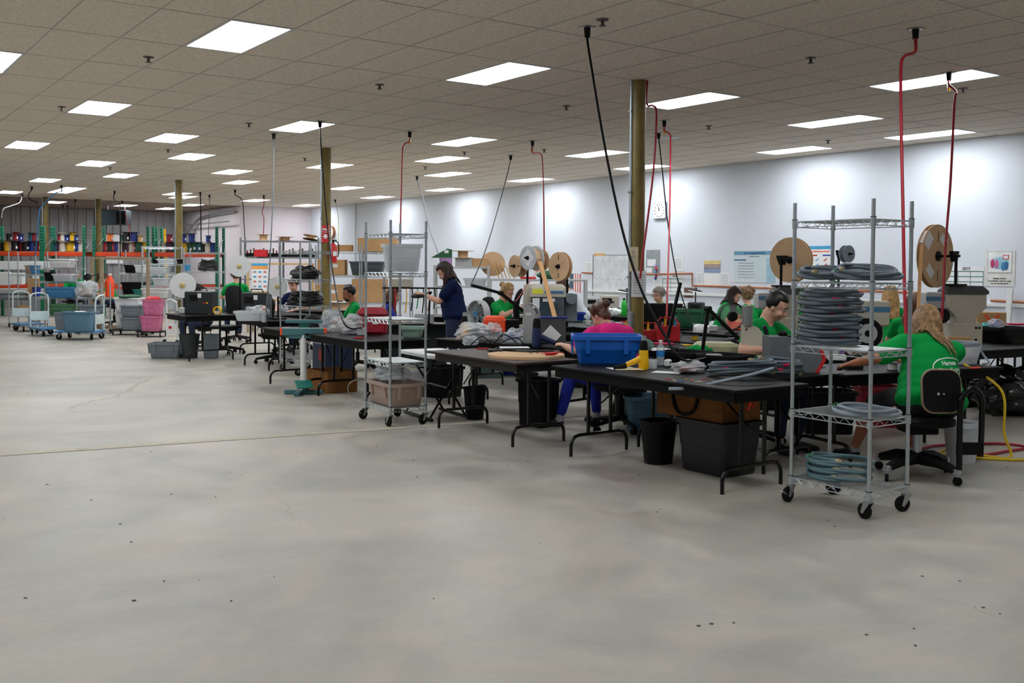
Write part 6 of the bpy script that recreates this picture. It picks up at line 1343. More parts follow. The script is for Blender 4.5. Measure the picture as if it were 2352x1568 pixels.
# wire shelf of cartons behind the fire sign column
ws = 21.0; zs_ = [ZZ(790, y, ws) for y in (578, 632, 694)]
wire_shelf('wire shelf of tan cartons behind the olive column', FL(775, ws), CAMRZ, 1.0, .5, ZZ(790, 562, ws), [zs_[0], zs_[1], zs_[2], .2], fine=False, wire_step=.1, casters=False, post_r=.016); wire_shelf('wire shelf of grey bins behind the red cooler', FL(890, ws), CAMRZ, 1.0, .5, ZZ(890, 562, ws), [zs_[0], zs_[1], zs_[2], .2], fine=False, wire_step=.1, casters=False, post_r=.016)
carton_px('tan carton with a white label on the middle wire level', 733, 795, 596, 631, ws, z=zs_[1]+.006, sticker=True); carton_px('tan carton with a white label on the lower wire level', 729, 795, 653, 693, ws, z=zs_[2]+.006, sticker=True); carton_px('large tan carton on top of the wire shelf behind the left cart', 826, 912, 546, 577, ws, z=zs_[0]+.006); carton_px('flat tan carton on top of the wire shelf of cartons', 775, 810, 562, 577, ws, z=zs_[0]+.006); tote_px('dark grey bin of strips on the middle wire level', 806, 884, 600, 631, ws, M('dark_steel_bin', (70, 80, 86), .5), z=zs_[1]+.006, ribs=False); carton_px('wide tan carton on the lower wire level behind the cooler', 812, 888, 640, 693, ws, z=zs_[2]+.006, m=m_kraft)
reel('white topped reel lying on the bench behind the clear bags', Vector((*FL(782, 18.5).xy, .83)), .3, .14, (0, 0, 1), m_white, wound=m_kraftr); folding_table('black bench behind the clear bags', FL(790, 18.5), 1.5, .8, CAMRZ+pi/2)
# shelves behind the woman in navy
d_n = 19.5; zn = [ZZ(1080, y, d_n) for y in (612, 656)]
t, c, v, L = steel_shelf('pale shelf of boxes and bags behind the woman in navy', 1000, 1122, d_n, [zn[0], zn[1], .8, .2], zn[0]+.02, mt=m_lgrey)
for k, (x0, x1, pt, pb, zi, m, lb) in enumerate([(1085, 1120, 592, 611, 0, m_kraft, 'tan box with white tape'), (1046, 1084, 590, 611, 0, m_lgrey, 'pale grey box'), (1010, 1038, 592, 611, 0, m_purple, 'lilac box')]): carton_px(lb+' on the shelf behind the woman in navy', x0, x1, pt, pb, d_n, m, z=zn[0], tape=False)
tote_px('grey clear bin on the shelf behind the woman in navy', 1066, 1118, 638, 655, d_n, m_clear, z=zn[1], ribs=False); tote_px('bright blue lidded bin behind the desk fan', 1082, 1124, 665, 690, 15.6, m_bluet, z=.80, ribs=False); folding_table('black bench under the bright blue lidded bin', FL(1100, 15.6), 1.4, .8, CAMRZ+pi/2, h=.80)
tt = thing('empty_reel', 'empty cardboard reel on top of the pale shelf', 'reel', Vector((*FL(1063, d_n).xy, zn[0]+.165+.0))); part('flange', MB().lathe([(0, 0), (.2, 0), (.2, .01), (0, .01)], 20), m_kraftr, tt); part('core', MB().lathe([(.1, .01), (.1, .13)], 16), m_kraftr, tt); part('flange', MB().lathe([(0, .13), (.21, .13), (.21, .14), (0, .14)], 20), m_kraftr, tt)
tt = thing('green_case', 'green tilted case on top of the pale shelf', 'case', Vector((*FL(1014, d_n).xy, zn[0]+.165)), CAMRZ); part('body', MB().prism([(-.2, 0), (.2, 0), (.2, .16), (.12, .18)], .2, Matrix(((1, 0, 0, 0), (0, 0, 1, -.1), (0, 1, 0, 0), (0, 0, 0, 1)))), m_greenpl, tt); part('tag', MB().box((.1, -.102, .12), (.08, .003, .06)), m_paper, tt)
for k in range(5): solo('plywood_scrap', MB().box((0, 0, .16-.01*k), (.02, .3-.02*k, .32-.02*k), .003, rotm(0, -.35)), m_wood, ORD[k]+' leaning plywood offcut on the long pale shelf', 'plywood', Vector((*FL(1140+9*k, d_n).xy, ZZ(1140, 640, d_n))), CAMRZ)
steel_shelf('long pale shelf behind the reels of tape', 1126, 1345, d_n+.0, [ZZ(1140, 640, d_n), .8], ZZ(1140, 640, d_n), mt=m_lgrey)
solo('red_clamp', MB().box((0, 0, .02), (.3, .08, .05), .01), m_redp, 'red clamp bar on the long pale shelf', 'clamp', Vector((*FL(1213, d_n-.1).xy, ZZ(1140, 640, d_n))), CAMRZ); solo('green_gear_case', MB().ell((0, 0, .08), (.26, .12, .09), 14, 8), m_greenpl, 'green machine guard on the long pale shelf', 'guard', Vector((*FL(1262, d_n).xy, ZZ(1140, 640, d_n))), CAMRZ)
tote_px('dark blue bin before the person in pale grey', 1300, 1342, 706, 726, 15.4, m_dblue, z=TZ, ribs=False); folding_table('black bench under the dark blue bin', FL(1330, 15.4), 1.1, .7, CAMRZ+pi/2)
# bench rack by the woman in navy
t = thing('wire_test_rack', 'bench rack of coloured leads and tools left of the woman in navy', 'rack', FL(952, 14.3), CAMRZ); part('shelf', MB().box((0, 0, .74), (1.0, .5, .03), .004).box((0, .1, 1.25), (.9, .3, .02)), m_black, t)
for s in (-1, 1): part('post', MB().box((s*.44, .1, .74), (.04, .04, 1.48), .003), m_lgrey, t)
for k in range(9): part('lead', MB().tube(smoothpath([(-.35+.08*k, -.06, 1.24), (-.34+.08*k, -.09, 1.1), (-.36+.08*k, -.08, .9+.03*(k % 3))], 4), .009, 6), [m_black, m_redp, m_purple, m_yellow, m_black, m_greentie, m_black, m_redp, m_black][k], t)
part('foot_panel', MB().box((0, 0, .37), (.9, .03, .74)), m_dgrey, t); part('instrument', MB().box((-.2, .08, 1.32), (.3, .24, .12), .01), m_cream, t); part('instrument', MB().box((.15, -.1, .82), (.26, .2, .14), .01), m_lgrey, t)
arm_lamp('lit ring magnifier lamp beside the left wire cart', Vector((*FL(985, 13.6).xy, .756)), [(0, 0, .03), (.02, 0, .45), (-.22, -.12, .42)], .013, head=True, head_r=.11, tilt=(.15, -.2, 0))
# ================================================================ things on the white wall (x = 15.2)
def wallthing(name, label, cat, x0, y0, x1, y1, off=.0):
    a = WX(x0, y0, 15.2); b = WX(x1, y1, 15.2); t = thing(name, label, cat, (15.199-off, (a.y+b.y)/2, (a.z+b.z)/2), RAD(-90)); return t, abs(a.y-b.y), abs(a.z-b.z)
def txt(parent, s, size, x, z, m=None, dy=-.010, **k):
    o = part('lettering', text_mesh(s, size, .0006, **k), m or m_black, parent, smooth=False); o.location = (x, dy, z); o.rotation_euler = (pi/2, 0, 0); return o
def panel(parent, name, x, z, w, h, m, y=-.004, th=.008): return part(name, MB().box((x, y, z), (w, th, h)), m, parent, smooth=False)
t, w, h = wallthing('wall_clock', 'square white wall clock above the papers', 'clock', 1506, 467, 1532, 501); w *= 1.0
panel(t, 'case', 0, 0, w, h, m_white, -.03, .06); panel(t, 'rim', 0, 0, w*1.04, h*1.04, m_grey, -.028, .05)
for k in range(12): part('hour_mark', MB().box((.38*w*sin(k*pi/6), -.0615, .40*h*cos(k*pi/6)), (.014, .002, .028), 0, rotm(0, k*pi/6)), m_black, t)
part('hand', MB().box((-.035*w, -.064, .14*h), (.012, .002, .30*h), 0, rotm(0, -.25)), m_black, t); part('hand', MB().box((-.02*w, -.066, .08*h), (.02, .002, .2*h), 0, rotm(0, -.3)), m_black, t)
t, w, h = wallthing('crimping_poster', 'pale blue wall chart titled Good Crimping Practices', 'poster', 1687, 577, 1780, 650)
panel(t, 'sheet', 0, 0, w, h, M('pale_chart', (206, 220, 226), .7, var=.03)); panel(t, 'title_band', 0, h*.44, w, h*.12, M('chart_blue', (110, 160, 190), .6), -.006); panel(t, 'side_panel', w*.4, -h*.1, w*.2, h*.75, M('chart_mid_blue', (160, 196, 216), .6), -.006); panel(t, 'heading_bar', -w*.35, h*.22, w*.3, h*.035, M('chart_navy', (30, 80, 140), .6), -.007)
txt(t, 'Good Crimping Practices', h*.085, 0, h*.44, MATS['chart_navy'], -.012, bold=True); txt(t, 'Terminated Contacts', h*.05, 0, h*.33, m_black, -.010)
for r_ in range(6): panel(t, 'text_line', -w*.2, h*(.12-.09*r_), w*.4, h*.018, m_paperg, -.007)
t, w, h = wallthing('tooling_poster', 'coloured tooling poster partly behind the brown reel', 'poster', 1850, 566, 1912, 640); panel(t, 'sheet', 0, 0, w, h, m_paper); panel(t, 'title_band', 0, h*.46, w, h*.1, m_blueacc, -.006); panel(t, 'orange_bar', .05*w, h*.34, w*.7, h*.03, m_orange, -.006); panel(t, 'red_bar', -w*.25, h*.22, w*.4, h*.04, m_redp, -.006); panel(t, 'blue_bar', w*.3, h*.22, w*.3, h*.04, m_dblue, -.006)
for r_ in range(3):
    for q in range(3): part('pin_figure', MB().box((-w*.35+w*.3*q, -.008, h*(.08-.16*r_)), (w*.14, .003, .02), 0, rotm(0, -.6)), [m_redp, m_blueacc, m_redp][q], t)
t, w, h = wallthing('year_calendar', 'green ruled 2019 wall calendar under the big reel', 'calendar', 2172, 612, 2260, 673); panel(t, 'sheet', 0, 0, w, h, m_paper); txt(t, '2019', h*.16, w*.05, h*.42, m_black, -.010, bold=True)
mg = M('calendar_green', (30, 110, 100), .6)
for k in range(5): panel(t, 'row_line', 0, h*(.32-.2*k), w*.96, h*.025, mg, -.007)
for k in range(4): panel(t, 'column_line', w*(-.48+.32*k), -h*.08, w*.012, h*.8, mg, -.007)
t, w, h = wallthing('quality_poster', 'framed comic style quality poster at the right edge', 'poster', 2264, 576, 2331, 658); panel(t, 'sheet', 0, 0, w, h, M('poster_ivory', (226, 226, 222), .7)); panel(t, 'picture_frame', 0, h*.17, w*.82, h*.62, m_lgrey, -.006); panel(t, 'picture', 0, h*.18, w*.78, h*.57, M('picture_paper', (236, 238, 240), .7), -.008)
part('blue_blob', MB().ell((0, -.0125, h*.15), (w*.32, .002, h*.18), 18, 8), M('cartoon_sky', (150, 200, 216), .7), t)
for k, (x, z, c_) in enumerate([(-.24, .14, (190, 60, 110)), (-.1, .13, (200, 110, 150)), (.12, .06, (60, 130, 180)), (.22, .08, (50, 110, 160))]): part('colour_figure', MB().ell((w*x, -.0145, h*z), (w*.07, .002, h*.13), 12, 8), M('figure_%d' % k, c_, .7), t)
panel(t, 'small_frame', w*.2, h*.32, w*.2, h*.13, m_redp, -.011); panel(t, 'small_frame_inner', w*.2, h*.32, w*.15, h*.09, m_paper, -.0125)
for k, s in enumerate(['Quality work is', "no accident. Let's do a job", 'we can be proud of.']): txt(t, s, h*.062, 0, -h*(.28+.07*k), m_black, -.010, bold=True)
t, w, h = wallthing('whiteboard', 'large ruled whiteboard left of the olive column', 'whiteboard', 1363, 586, 1470, 684); panel(t, 'board', 0, 0, w, h, M('whiteboard_face', (222, 226, 232), .3)); panel(t, 'edge', 0, h*.5, w, .015, m_steel, -.008); panel(t, 'edge', -w*.5, 0, .015, h, m_black, -.008); panel(t, 'orange_note', -w*.36, h*.52, w*.25, h*.05, M('orange_note', (244, 190, 110), .7), -.010)
for k in range(6): panel(t, 'hand_mark', -w*.4+w*.12*k, h*.36, w*.03, h*.012, m_paperg, -.007); panel(t, 'hand_mark', -w*.4+w*.12*k, -h*.08, w*.03, h*.012, m_paperg, -.007)
t, w, h = wallthing('grey_notice_board', 'grey notice board with red and blue trinkets', 'notice board', 1485, 574, 1516, 627); panel(t, 'board', 0, 0, w, h, M('grey_felt', (150, 158, 162), .9)); panel(t, 'note', -w*.1, -h*.05, w*.6, h*.3, m_paper, -.008); panel(t, 'note', -w*.25, -h*.38, w*.4, h*.22, m_paper, -.008)
for k in range(5): part('trinket', MB().ell((w*(.25+.05*(k % 2)), -.03, -h*(.2+.13*k)), (.03, .02, .04), 8, 6), [m_purple, m_redp, m_blueacc, m_redp, m_dblue][k], t)
t, w, h = wallthing('office_calendar', 'green ruled 2019 calendar behind the grey haired woman', 'calendar', 1522, 630, 1568, 680); panel(t, 'sheet', 0, 0, w, h, m_paper); txt(t, '2019', h*.13, w*.12, h*.42, m_black, -.010, bold=True)
for k in range(4): panel(t, 'row_line', 0, h*(.30-.2*k), w*.96, h*.022, mg, -.007)
for k in range(3): panel(t, 'column_line', w*(-.48+.4*k), -h*.08, w*.015, h*.8, mg, -.007)
t, w, h = wallthing('scenic_calendar', 'wall calendar with a yellow and blue landscape photo', 'calendar', 1618, 598, 1654, 658); panel(t, 'month_sheet', 0, -h*.24, w, h*.52, m_paper); panel(t, 'photo_sky', 0, h*.42, w, h*.16, M('sky_yellow', (226, 206, 140), .6), -.006); panel(t, 'photo_hills', 0, h*.27, w, h*.16, M('hills_mauve', (170, 150, 150), .6), -.006); panel(t, 'photo_water', 0, h*.12, w, h*.16, M('water_blue', (140, 160, 186), .6), -.006)
for k, (a, b, c_, d_) in enumerate([(1548, 590, 1570, 622), (1655, 625, 1676, 660), (1600, 624, 1616, 655), (1500, 640, 1520, 672), (1345, 600, 1362, 628), (1862, 628, 1880, 650)]):
    t, w, h = wallthing('wall_notice', ORD[k]+' printed white notice pinned on the white wall', 'notice', a, b, c_, d_); panel(t, 'sheet', 0, 0, w, h, m_paper)
    for r_ in range(6): panel(t, 'text_line', 0, h*(.32-.12*r_), w*.7, h*.025, m_paperg, -.0065)
t, w, h = wallthing('picture', 'small dark photo pinned below the office calendar', 'photo', 1572, 660, 1592, 684); panel(t, 'print', 0, 0, w, h, M('photo_brown', (110, 80, 70), .6, var=.5, scale=8))
t, w, h = wallthing('round_clock', 'round white clock with a copper rim beside the fire sign', 'clock', 755, 521, 774, 545); part('rim', MB().lathe([(0, 0), (h*.55, 0), (h*.58, .09), (h*.5, .09)], 24, rot=rotm(pi/2)), m_copper, t); part('dial', MB().lathe([(0, .07), (h*.5, .07)], 24, rot=rotm(pi/2)), m_white, t); part('hand', MB().box((0, -.075, h*.12), (.012, .004, h*.3)), m_black, t)
t, w, h = wallthing('flag', 'small striped flag with a blue canton on the white wall', 'flag', 1309, 628, 1334, 672)
for k in range(7): panel(t, 'stripe', w*(.14-.0)+w*(k-3)*.10, 0, w*.10, h, M('flag_red', (206, 110, 110), .7) if k % 2 == 0 else m_paper)
panel(t, 'canton', -w*.33, h*.1, w*.34, h*.8, M('flag_blue', (70, 96, 120), .7), -.006)
# pipes and ledge on the wall
def wp(x, y, off=.05): p = WX(x, y, 15.2); return Vector((15.2-off, p.y, p.z))
solo('copper_pipe', MB().tube([wp(1340, 626), wp(1364, 627)], .018, 8), m_copper, 'short copper pipe left of the whiteboard', 'pipe')
solo('copper_pipe', MB().tube([wp(1485, 630), wp(1594, 628), wp(1594, 656), wp(1640, 657), wp(1780, 662), wp(1990, 668), wp(2180, 675)], .02, 8), m_copper, 'long copper pipe stepping down along the white wall', 'pipe')
solo('copper_pipe', MB().tube([wp(2280, 690), wp(2352, 694), wp(2420, 698)], .02, 8), m_copper, 'copper pipe at the right edge behind the leaning strip', 'pipe')
p0, p1 = WX(1340, 680, 15.2), WX(2420, 690, 15.2); tr = struct('trim_1', MB().box((15.17, (p0.y+p1.y)/2, 1.02), (.06, abs(p0.y-p1.y), .05), .004), m_white)
_s = WX(2312, 750, 14.95); solo('white_strip', MB().box((.07, 0, .64), (.03, .09, 1.28), .004, rotm(0, .1)), m_white, 'white plastic strip leaning on the wall at right', 'strip', (14.9, _s.y, .004))
solo('pipe_riser', MB().cyl((15.15, 0, 0), (15.15, 0, CEIL-.01), .025, n=8), m_lgrey, 'thin grey riser pipe on the white wall behind the cartons', 'pipe', (0, WX(820, 500, 15.2).y, 0))
# ================================================================ signs on the columns
def coltag(name, label, cat, col, x0, y0, x1, y1, m):
    d = dep(Vector((col[0], col[1], 1.5)))-.11; p = AT((x0+x1)/2, (y0+y1)/2, d); t = thing(name, label, cat, p, CAMRZ); w, h = (x1-x0)*d/F_PX, (y1-y0)*d/F_PX; panel(t, 'sheet', 0, 0, w, h, m, 0, .004); return t, w, h
t, w, h = coltag('fire_sign', 'red and white fire extinguisher sign on the olive column', 'sign', (7.69, 16.6), 738, 517, 757, 557, m_redp); txt(t, 'FIRE', h*.2, 0, h*.25, m_paper, -.004, bold=True); txt(t, 'EXTINGUISHER', h*.065, 0, h*.10, m_paper, -.004)
part('arrow', MB().prism([(-.05, 0), (.05, 0), (.05, -.07), (.09, -.07), (0, -.17), (-.09, -.07), (-.05, -.07)], .003, Matrix(((w*3.6, 0, 0, 0), (0, 0, -1, -.003), (0, h*1.6, 0, -h*.02), (0, 0, 0, 1)))), m_paper, t)
for k in range(7):
    for s in (-1, 1): part('hazard_stripe', MB().box((s*w*.46, -.003, h*(-.42+.14*k)), (w*.12, .003, h*.05), 0, rotm(0, -.6)), m_paper, t)
c_ = AT(765, 578, dep(Vector((7.69, 16.6, 1.5)))-.12); t = thing('fire_extinguisher', 'red fire extinguisher hung on the olive column below its sign', 'extinguisher', (c_.x, c_.y, c_.z-.19)); t.scale = (.8, .8, .82); part('cylinder', MB().lathe([(0, 0), (.08, 0), (.085, .03), (.085, .34), (.05, .40), (.025, .42)], 20), m_redp, t); part('valve', MB().cyl((0, 0, .42), (0, 0, .47), .025).box((.03, 0, .48), (.12, .03, .02), .004), m_black, t); part('hose', MB().tube(smoothpath([(.03, -.02, .46), (.11, -.03, .42), (.12, -.03, .25), (.1, -.03, .12)], 5), .012, 6), m_black, t); part('label_band', MB().box((0, -.086, .19), (.08, .006, .1)), m_paper, t); part('bracket', MB().box((-.09, .02, .2), (.06, .05, .05), .004), m_steel, t)
t, w, h = coltag('column_notice', 'upper handwritten notice taped on the near olive column', 'notice', (7.69, 8.44), 1445, 567, 1466, 623, M('cream_paper', (226, 214, 180), .8))
for r_ in range(4): part('pen_stroke', MB().tube(smoothpath([(-w*.3, -.003, h*(.3-.2*r_)), (-w*.05, -.003, h*(.36-.2*r_)), (-w*.1, -.003, h*(.24-.2*r_)), (w*.12, -.003, h*(.3-.2*r_))], 4), .003, 5), m_paperg, t)
t, w, h = coltag('column_notice', 'lower printed notice taped on the near olive column', 'notice', (7.69, 8.44), 1450, 622, 1484, 682, m_paper)
for r_ in range(8): panel(t, 'text_line', 0, h*(.36-.1*r_), w*.7, h*.02, m_paperg, -.003, .003)
# ================================================================ cords and hoses hanging from the ceiling
def CE(x, y): return G(x, y, CEIL)
hang('black cord hanging beside the column with the fire sign', CE(735, 278), [AT(738, 345, 14.3), AT(752, 520, 13.6), AT(770, 660, 12.4), AT(792, 745, 11.2), Vector((5.42, 10.72, TZ+.09))], .009, m_black)
hang('straight grey cord hanging in front of the reels', CE(629, 306), [AT(628, 420, 15.7), AT(620, 600, 15.0), AT(612, 705, 14.6), Vector((*FL(612, 14.6).xy, TZ+.012))], .009, M('grey_cord', (78, 90, 98), .5))
hang('thin grey cord slanting down behind the left wire cart', CE(958, 404), [AT(970, 450, 22.5), AT(985, 520, 21.0), AT(1003, 572, 19.5), Vector((*FL(1014, 19.4).xy, 1.62))], .009, M('grey_cord', (78, 90, 98), .5))
hang('black cord slanting down to the bent lamp arm', CE(1173, 356), [AT(1160, 420, 17.5), AT(1120, 560, 14.5), AT(1083, 652, 12.1)], .008, m_black)
hang('red hose with a kink hanging behind the left wire cart', CE(941, 302), [AT(940, 325, 15.6), AT(928, 333, 15.5), AT(924, 360, 15.4), AT(920, 515, 15.0), AT(919, 700, 14.6)], .011, m_red, fit=True, name='air_hose', cat='hose')
hang('red hose hanging above the reel with the paper diamond', CE(1223, 323), [AT(1222, 350, 16.5), AT(1240, 352, 16.3), AT(1246, 372, 16.1), AT(1249, 480, 15.2), AT(1250, 600, 14.4)], .011, m_red, fit=True, name='air_hose', cat='hose')
hang('red hose looping out from the near olive column', Vector((7.69, 8.44, CEIL))+IMR*.09, [AT(1486, 239, 11.3), AT(1500, 243, 11.3), AT(1508, 265, 11.3), AT(1500, 400, 11.2), AT(1476, 590, 11.1), AT(1470, 640, 11.1)], .012, m_red, name='air_hose', cat='hose', mount=False)
hang('red hose hanging in front of the square clock', CE(1526, 276), [AT(1526, 300, 14.2), AT(1538, 308, 14.1), AT(1540, 330, 14.0), AT(1538, 500, 13.2), AT(1532, 700, 12.0), AT(1531, 740, 11.9)], .011, m_red, fit=True, name='air_hose', cat='hose')
hang('black cord slanting past the square clock to the green bin', CE(1513, 305), [AT(1520, 380, 15.4), AT(1535, 520, 14.7), AT(1558, 650, 14.2), AT(1585, 735, 13.6), Vector((*FL(1600, 13.4).xy, TZ+.02))], .009, m_black)
hang('thick red hose with a bend hanging before the near wire cart', CE(2103, 66), [AT(2104, 105, 8.7), AT(2100, 121, 8.6), AT(2076, 130, 8.5), AT(2069, 165, 8.45), AT(2070, 300, 8.3), AT(2074, 480, 8.1), AT(2077, 640, 8.0), AT(2082, 790, 7.9)], .0135, m_red, fit=True, name='air_hose', cat='hose', n=10)
hang('red hose hanging beside the big cardboard reel', CE(2180, 166), [AT(2180, 195, 10.6), AT(2196, 212, 10.5), AT(2192, 240, 10.45), AT(2183, 420, 10.3), AT(2172, 560, 10.2), AT(2166, 680, 10.1), AT(2163, 735, 10.1)], .0125, m_red, fit=True, name='air_hose', cat='hose', n=10)
far = [('black looping cord above the far shelf of applicators', 540, 435, [(541, 448), (556, 460), (560, 500), (564, 585)], 28.0, m_black, .012), ('brown twisted cord above the cardboard reel', 606, 448, [(606, 470), (602, 490), (606, 500), (605, 540)], 28.5, m_red, .012), ('black cord above the rack right of the ladder', 460, 441, [(461, 480), (462, 560)], 28.6, m_black, .016), ('thin black cord beside the far cord', 481, 447, [(480, 500), (478, 560)], 28.6, m_black, .008), ('black cord with a square plug left of the heater', 263, 438, [(261, 455), (270, 468), (276, 475), (276, 590)], 27.0, m_black, .014), ('red thin cord slanting over the heater', 281, 461, [(288, 490), (308, 575)], 29.5, m_red, .01), ('blue hose dropping to the left cart', 141, 425, [(141, 440), (125, 445), (95, 475), (89, 500), (80, 600)], 26.3, M('blue_hose', (24, 92, 140), .5), .016), ('black cord behind the blue hose', 73, 428, [(65, 450), (72, 460), (85, 464), (88, 480)], 27.0, m_black, .013), ('grey cord bundle at the left edge', 51, 445, [(45, 465), (25, 473), (8, 480), (3, 500)], 27.5, m_lgrey, .012), ('brown cord hanging over the spools', 144, 470, [(144, 520), (143, 575)], 31.0, m_black, .008), ('black cord slanting over the yellow spools', 155, 470, [(165, 530), (172, 560)], 31.0, m_black, .009), ('plain black cord over the yellow spools', 173, 457, [(171, 510), (168, 565)], 31.0, m_black, .008), ('black cord left of the blue hose', 42, 460, [(37, 480), (36, 512)], 31.0, m_black, .009), ('twin cord on the white wall right of the fire sign', 770, 458, [(774, 480), (777, 500), (777, 555)], 27.0, M('yellow_green_cord', (150, 150, 60), .5), .010)]
for lb, x, y, pts, d, m, r in far:
    top = CE(x, y); d0 = dep(top); hang(lb, top, [AT(a, b, d0+(d-d0)*min(1, (k+1)/len(pts))) for k, (a, b) in enumerate(pts)], r, m, n=6)
# sprinklers on the ceiling
for k, (x, y) in enumerate([(341, 134), (872, 197), (1384, 48), (1862, 136), (142, 248), (572, 286), (1301, 246), (1628, 292), (2212, 206), (700, 366), (1250, 346), (386, 346), (253, 387), (1902, 325), (977, 386), (1067, 352)]):
    p = CE(x, y-3); t = thing('sprinkler', 'dark ceiling sprinkler, %s counted in the photo from top left' % (ORD[k] if k < 12 else ['thirteenth', 'fourteenth', 'fifteenth', 'sixteenth'][k-12]), 'sprinkler', p, 0, 'ceiling sprinklers'); part('escutcheon', MB().lathe([(0, -.006), (.05, -.006), (.055, 0)], 14), M('dull_bronze', (86, 78, 68), .5, .4), t); part('head', MB().cyl((0, 0, -.006), (0, 0, -.05), .014, n=8).lathe([(0, -.055), (.03, -.055), (.03, -.05), (0, -.05)], 10), M('dull_bronze', (86, 78, 68), .5, .4), t)
for k, (x, y) in enumerate([(572, 209), (1545, 316)]):
    p = CE(x, y); t = thing('ceiling_speaker', ['round ceiling speaker near the big left light', 'round ceiling speaker near the right red hose'][k], 'speaker', p); part('grille', MB().lathe([(0, -.008), (.13, -.006), (.15, 0)], 24), m_tile if k == 0 else m_white, t); part('rim', MB().lathe([(.15, 0), (.15, -.01), (.16, -.008), (.165, 0)], 24), m_white, t)
# ================================================================ small things strewn over the benches
def small(kind, label, loc, rz, c):
    m = M('small_%d_%d_%d' % c, c, .5, var=.08)
    if kind == 'tape roll': solo('tape_roll', MB().lathe([(.03, 0), (.05, 0), (.05, .03), (.03, .03), (.03, 0)], 18), m, label, 'tape', loc, rz)
    elif kind == 'marker pen': solo('marker_pen', MB().cyl((-.06, 0, .008), (.05, 0, .008), .008, n=8).cyl((.05, 0, .008), (.065, 0, .008), .004, n=8), m, label, 'pen', loc, rz)
    elif kind == 'parts cup': solo('parts_cup', MB().lathe([(0, 0), (.032, 0), (.04, .06), (.037, .06), (.03, .004), (0, .004)], 16), m, label, 'cup', loc, rz)
    elif kind == 'pliers':
        t = thing('pliers', label, 'tool', loc, rz)
        for s in (-1, 1): part('grip', MB().tube(smoothpath([(-.11, s*.03, .008), (-.06, s*.028, .008), (0, s*.006, .008)], 4), .008, 7), m, t)
        part('jaw', MB().prism([(0, -.012), (.05, -.004), (.05, .004), (0, .012)], .012, Matrix.Translation((0, 0, .002))), m_steel, t)
    elif kind == 'parts box':
        t = thing('parts_box', label, 'box', loc, rz); part('bin', MB().rrloft([(0, .13, .09, .01), (.06, .15, .1, .012), (.06, .14, .09, .012), (.005, .12, .08, .01)], 3), m, t); part('parts', MB().ell((0, 0, .03), (.055, .035, .02), 10, 6, fn=lambda u: 1+.2*sin(12*u.x+9*u.y)), m_nickel, t)
    elif kind == 'wire bundle':
        t = thing('wire_bundle', label, 'wires', loc, rz)
        for k in range(4): part('wire', MB().tube(smoothpath([(-.16, .012*k, .006), (-.06, .03*sin(k*2), .012+.005*k), (.06, -.02*k+.02, .01), (.17, .02*cos(k), .006)], 4), .004, 5), m if k % 2 else m_black, t)
    elif kind == 'small spool':
        t = thing('small_spool', label, 'spool', loc, rz)
        for z in (0, .055): part('flange', MB().lathe([(0, z), (.045, z), (.045, z+.005), (0, z+.005)], 16), m_black, t)
        part('winding', MB().lathe([(.035, .005), (.036, .03), (.035, .055)], 16), m, t)
CL = {'red': (190, 30, 40), 'blue': (30, 80, 170), 'yellow': (230, 190, 40), 'white': (224, 226, 226), 'green': (30, 130, 80), 'black': (20, 20, 22), 'orange': (236, 110, 40), 'grey': (130, 136, 142), 'purple': (130, 80, 160)}
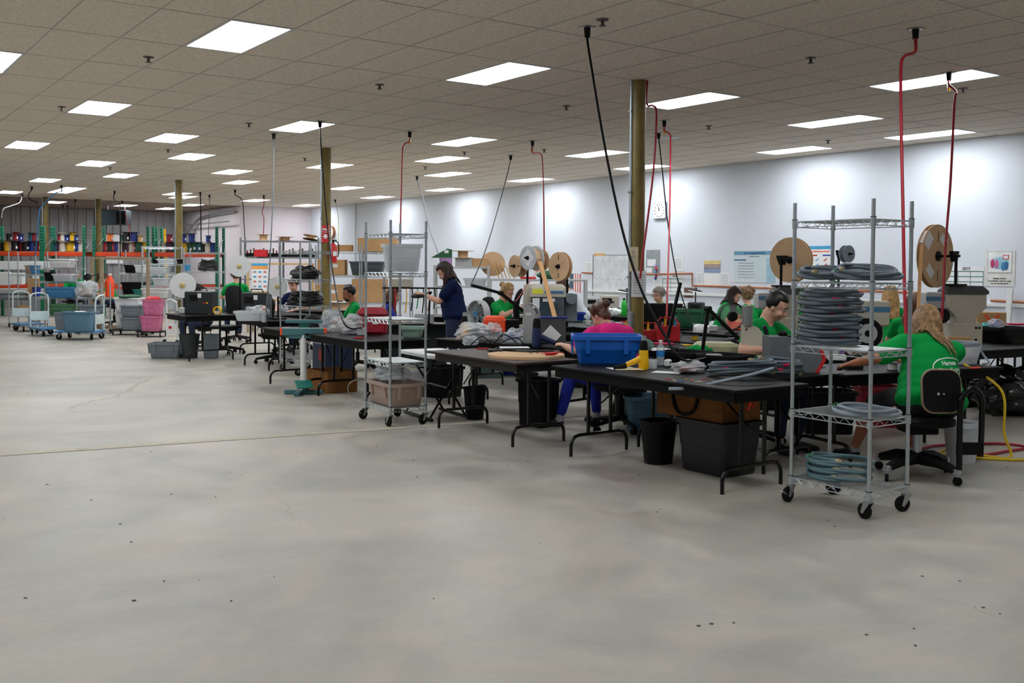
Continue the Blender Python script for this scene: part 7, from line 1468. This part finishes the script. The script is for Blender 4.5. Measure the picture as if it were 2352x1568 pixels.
spots = [('on the table with the plastic bags', (6.47, 8.98), RAD(12), .3, .85, ['wire bundle', 'pliers', 'tape roll', 'parts box', 'wire bundle'], ['black', 'red', 'grey', 'blue', 'red']),
         ('on the table with the orange tool box', (7.42, 10.3), RAD(14), .3, .6, ['parts box', 'tape roll', 'wire bundle', 'parts cup'], ['grey', 'white', 'purple', 'blue']),
         ('on the bench of terminal machines', (9.15, 11.2), RAD(2), .35, .8, ['parts box', 'small spool', 'parts cup', 'wire bundle', 'tape roll'], ['blue', 'red', 'white', 'green', 'yellow']),
         ('on the table with the red organisers', (8.35, 8.85), RAD(8), .38, .8, ['small spool', 'parts box', 'wire bundle', 'pliers', 'parts cup', 'tape roll'], ['yellow', 'grey', 'black', 'blue', 'white', 'green']),
         ('beside the pouch on the papers', (7.45, 7.75), RAD(8), .3, .4, ['marker pen', 'pliers', 'tape roll', 'wire bundle'], ['black', 'yellow', 'blue', 'red']),
         ('on the bench under the green bin', (10.25, 10.45), RAD(3), .3, .8, ['parts box', 'small spool', 'wire bundle', 'parts cup'], ['white', 'blue', 'yellow', 'grey']),
         ('behind the front table by the black trays', (6.235, 5.9), 0, .25, .7, ['wire bundle', 'marker pen', 'parts cup', 'tape roll'], ['black', 'red', 'white', 'grey']),
         ('on the table before the blonde woman', (7.5, 5.1), RAD(-100), .28, .75, ['wire bundle', 'parts box', 'small spool', 'pliers', 'parts cup', 'tape roll', 'marker pen'], ['grey', 'black', 'white', 'blue', 'purple', 'green', 'red']),
         ('on the table with the putty press', (8.25, 6.2), RAD(-97), .3, .8, ['wire bundle', 'parts box', 'small spool', 'parts cup', 'tape roll'], ['black', 'blue', 'purple', 'white', 'orange']),
         ('on the table with the beige press', (10.15, 5.95), RAD(-97), .3, .8, ['wire bundle', 'parts box', 'small spool'], ['grey', 'yellow', 'red']),
         ('on the table behind the sealer', (5.38, 11.3), 0, .3, 1.2, ['pliers', 'wire bundle', 'parts box', 'marker pen', 'tape roll'], ['red', 'black', 'blue', 'yellow', 'grey']),
         ('on the desk with the white reels', (5.5, 16.72), 0, .35, .45, ['parts cup', 'wire bundle', 'tape roll', 'small spool'], ['white', 'yellow', 'red', 'green']),
         ('on the brown table', (5.31, 8.05), 0, .25, .3, ['pliers', 'wire bundle', 'marker pen'], ['black', 'grey', 'red'])]
rc = random.Random(11)
for (where, c, rz, hx, hy, kinds, cols_) in spots:
    R2 = Matrix.Rotation(rz, 3, 'Z'); n = len(kinds)
    for k, (kd, cn) in enumerate(zip(kinds, cols_)):
        p = R2 @ Vector((rc.uniform(-hx, hx), -hy+2*hy*(k+.5)/n+rc.uniform(-.05, .05), 0)); small(kd, '%s %s lying %s' % (cn, kd, where), (c[0]+p.x, c[1]+p.y, TZ), rc.uniform(0, 6), CL[cn])
# fans, cabinets and bins under the benches that close off the view of the floor
for k, (px, d, w_, h_, m, lb) in enumerate([(1165, 14.6, .5, .34, m_dblue, 'dark blue tote on the floor under the middle tables'), (1120, 14.2, .5, .4, M('sage_dark', (70, 92, 88), .5), 'sage grey tote on the floor under the middle tables'), (1450, 10.6, .34, .4, m_dgrey, 'charcoal tote under the table by the column'), (1500, 9.6, .5, .34, m_slate, 'slate tote with papers under the table by the column'), (1600, 11.5, .6, .5, m_dgrey, 'charcoal cabinet box under the red organisers'), (1900, 9.6, .5, .4, m_black, 'black tote under the putty press table'), (1770, 11.2, .5, .45, m_black, 'black tote under the press behind the man'), (1350, 13.2, .6, .5, m_dgrey, 'charcoal tote under the terminal machines'), (2020, 10.0, .4, .4, m_crimson, 'crimson bag on the floor under the putty press table')]):
    tote(lb, FL(px, d), CAMRZ, w_, w_*.7, h_, m, .9, ribs=False)
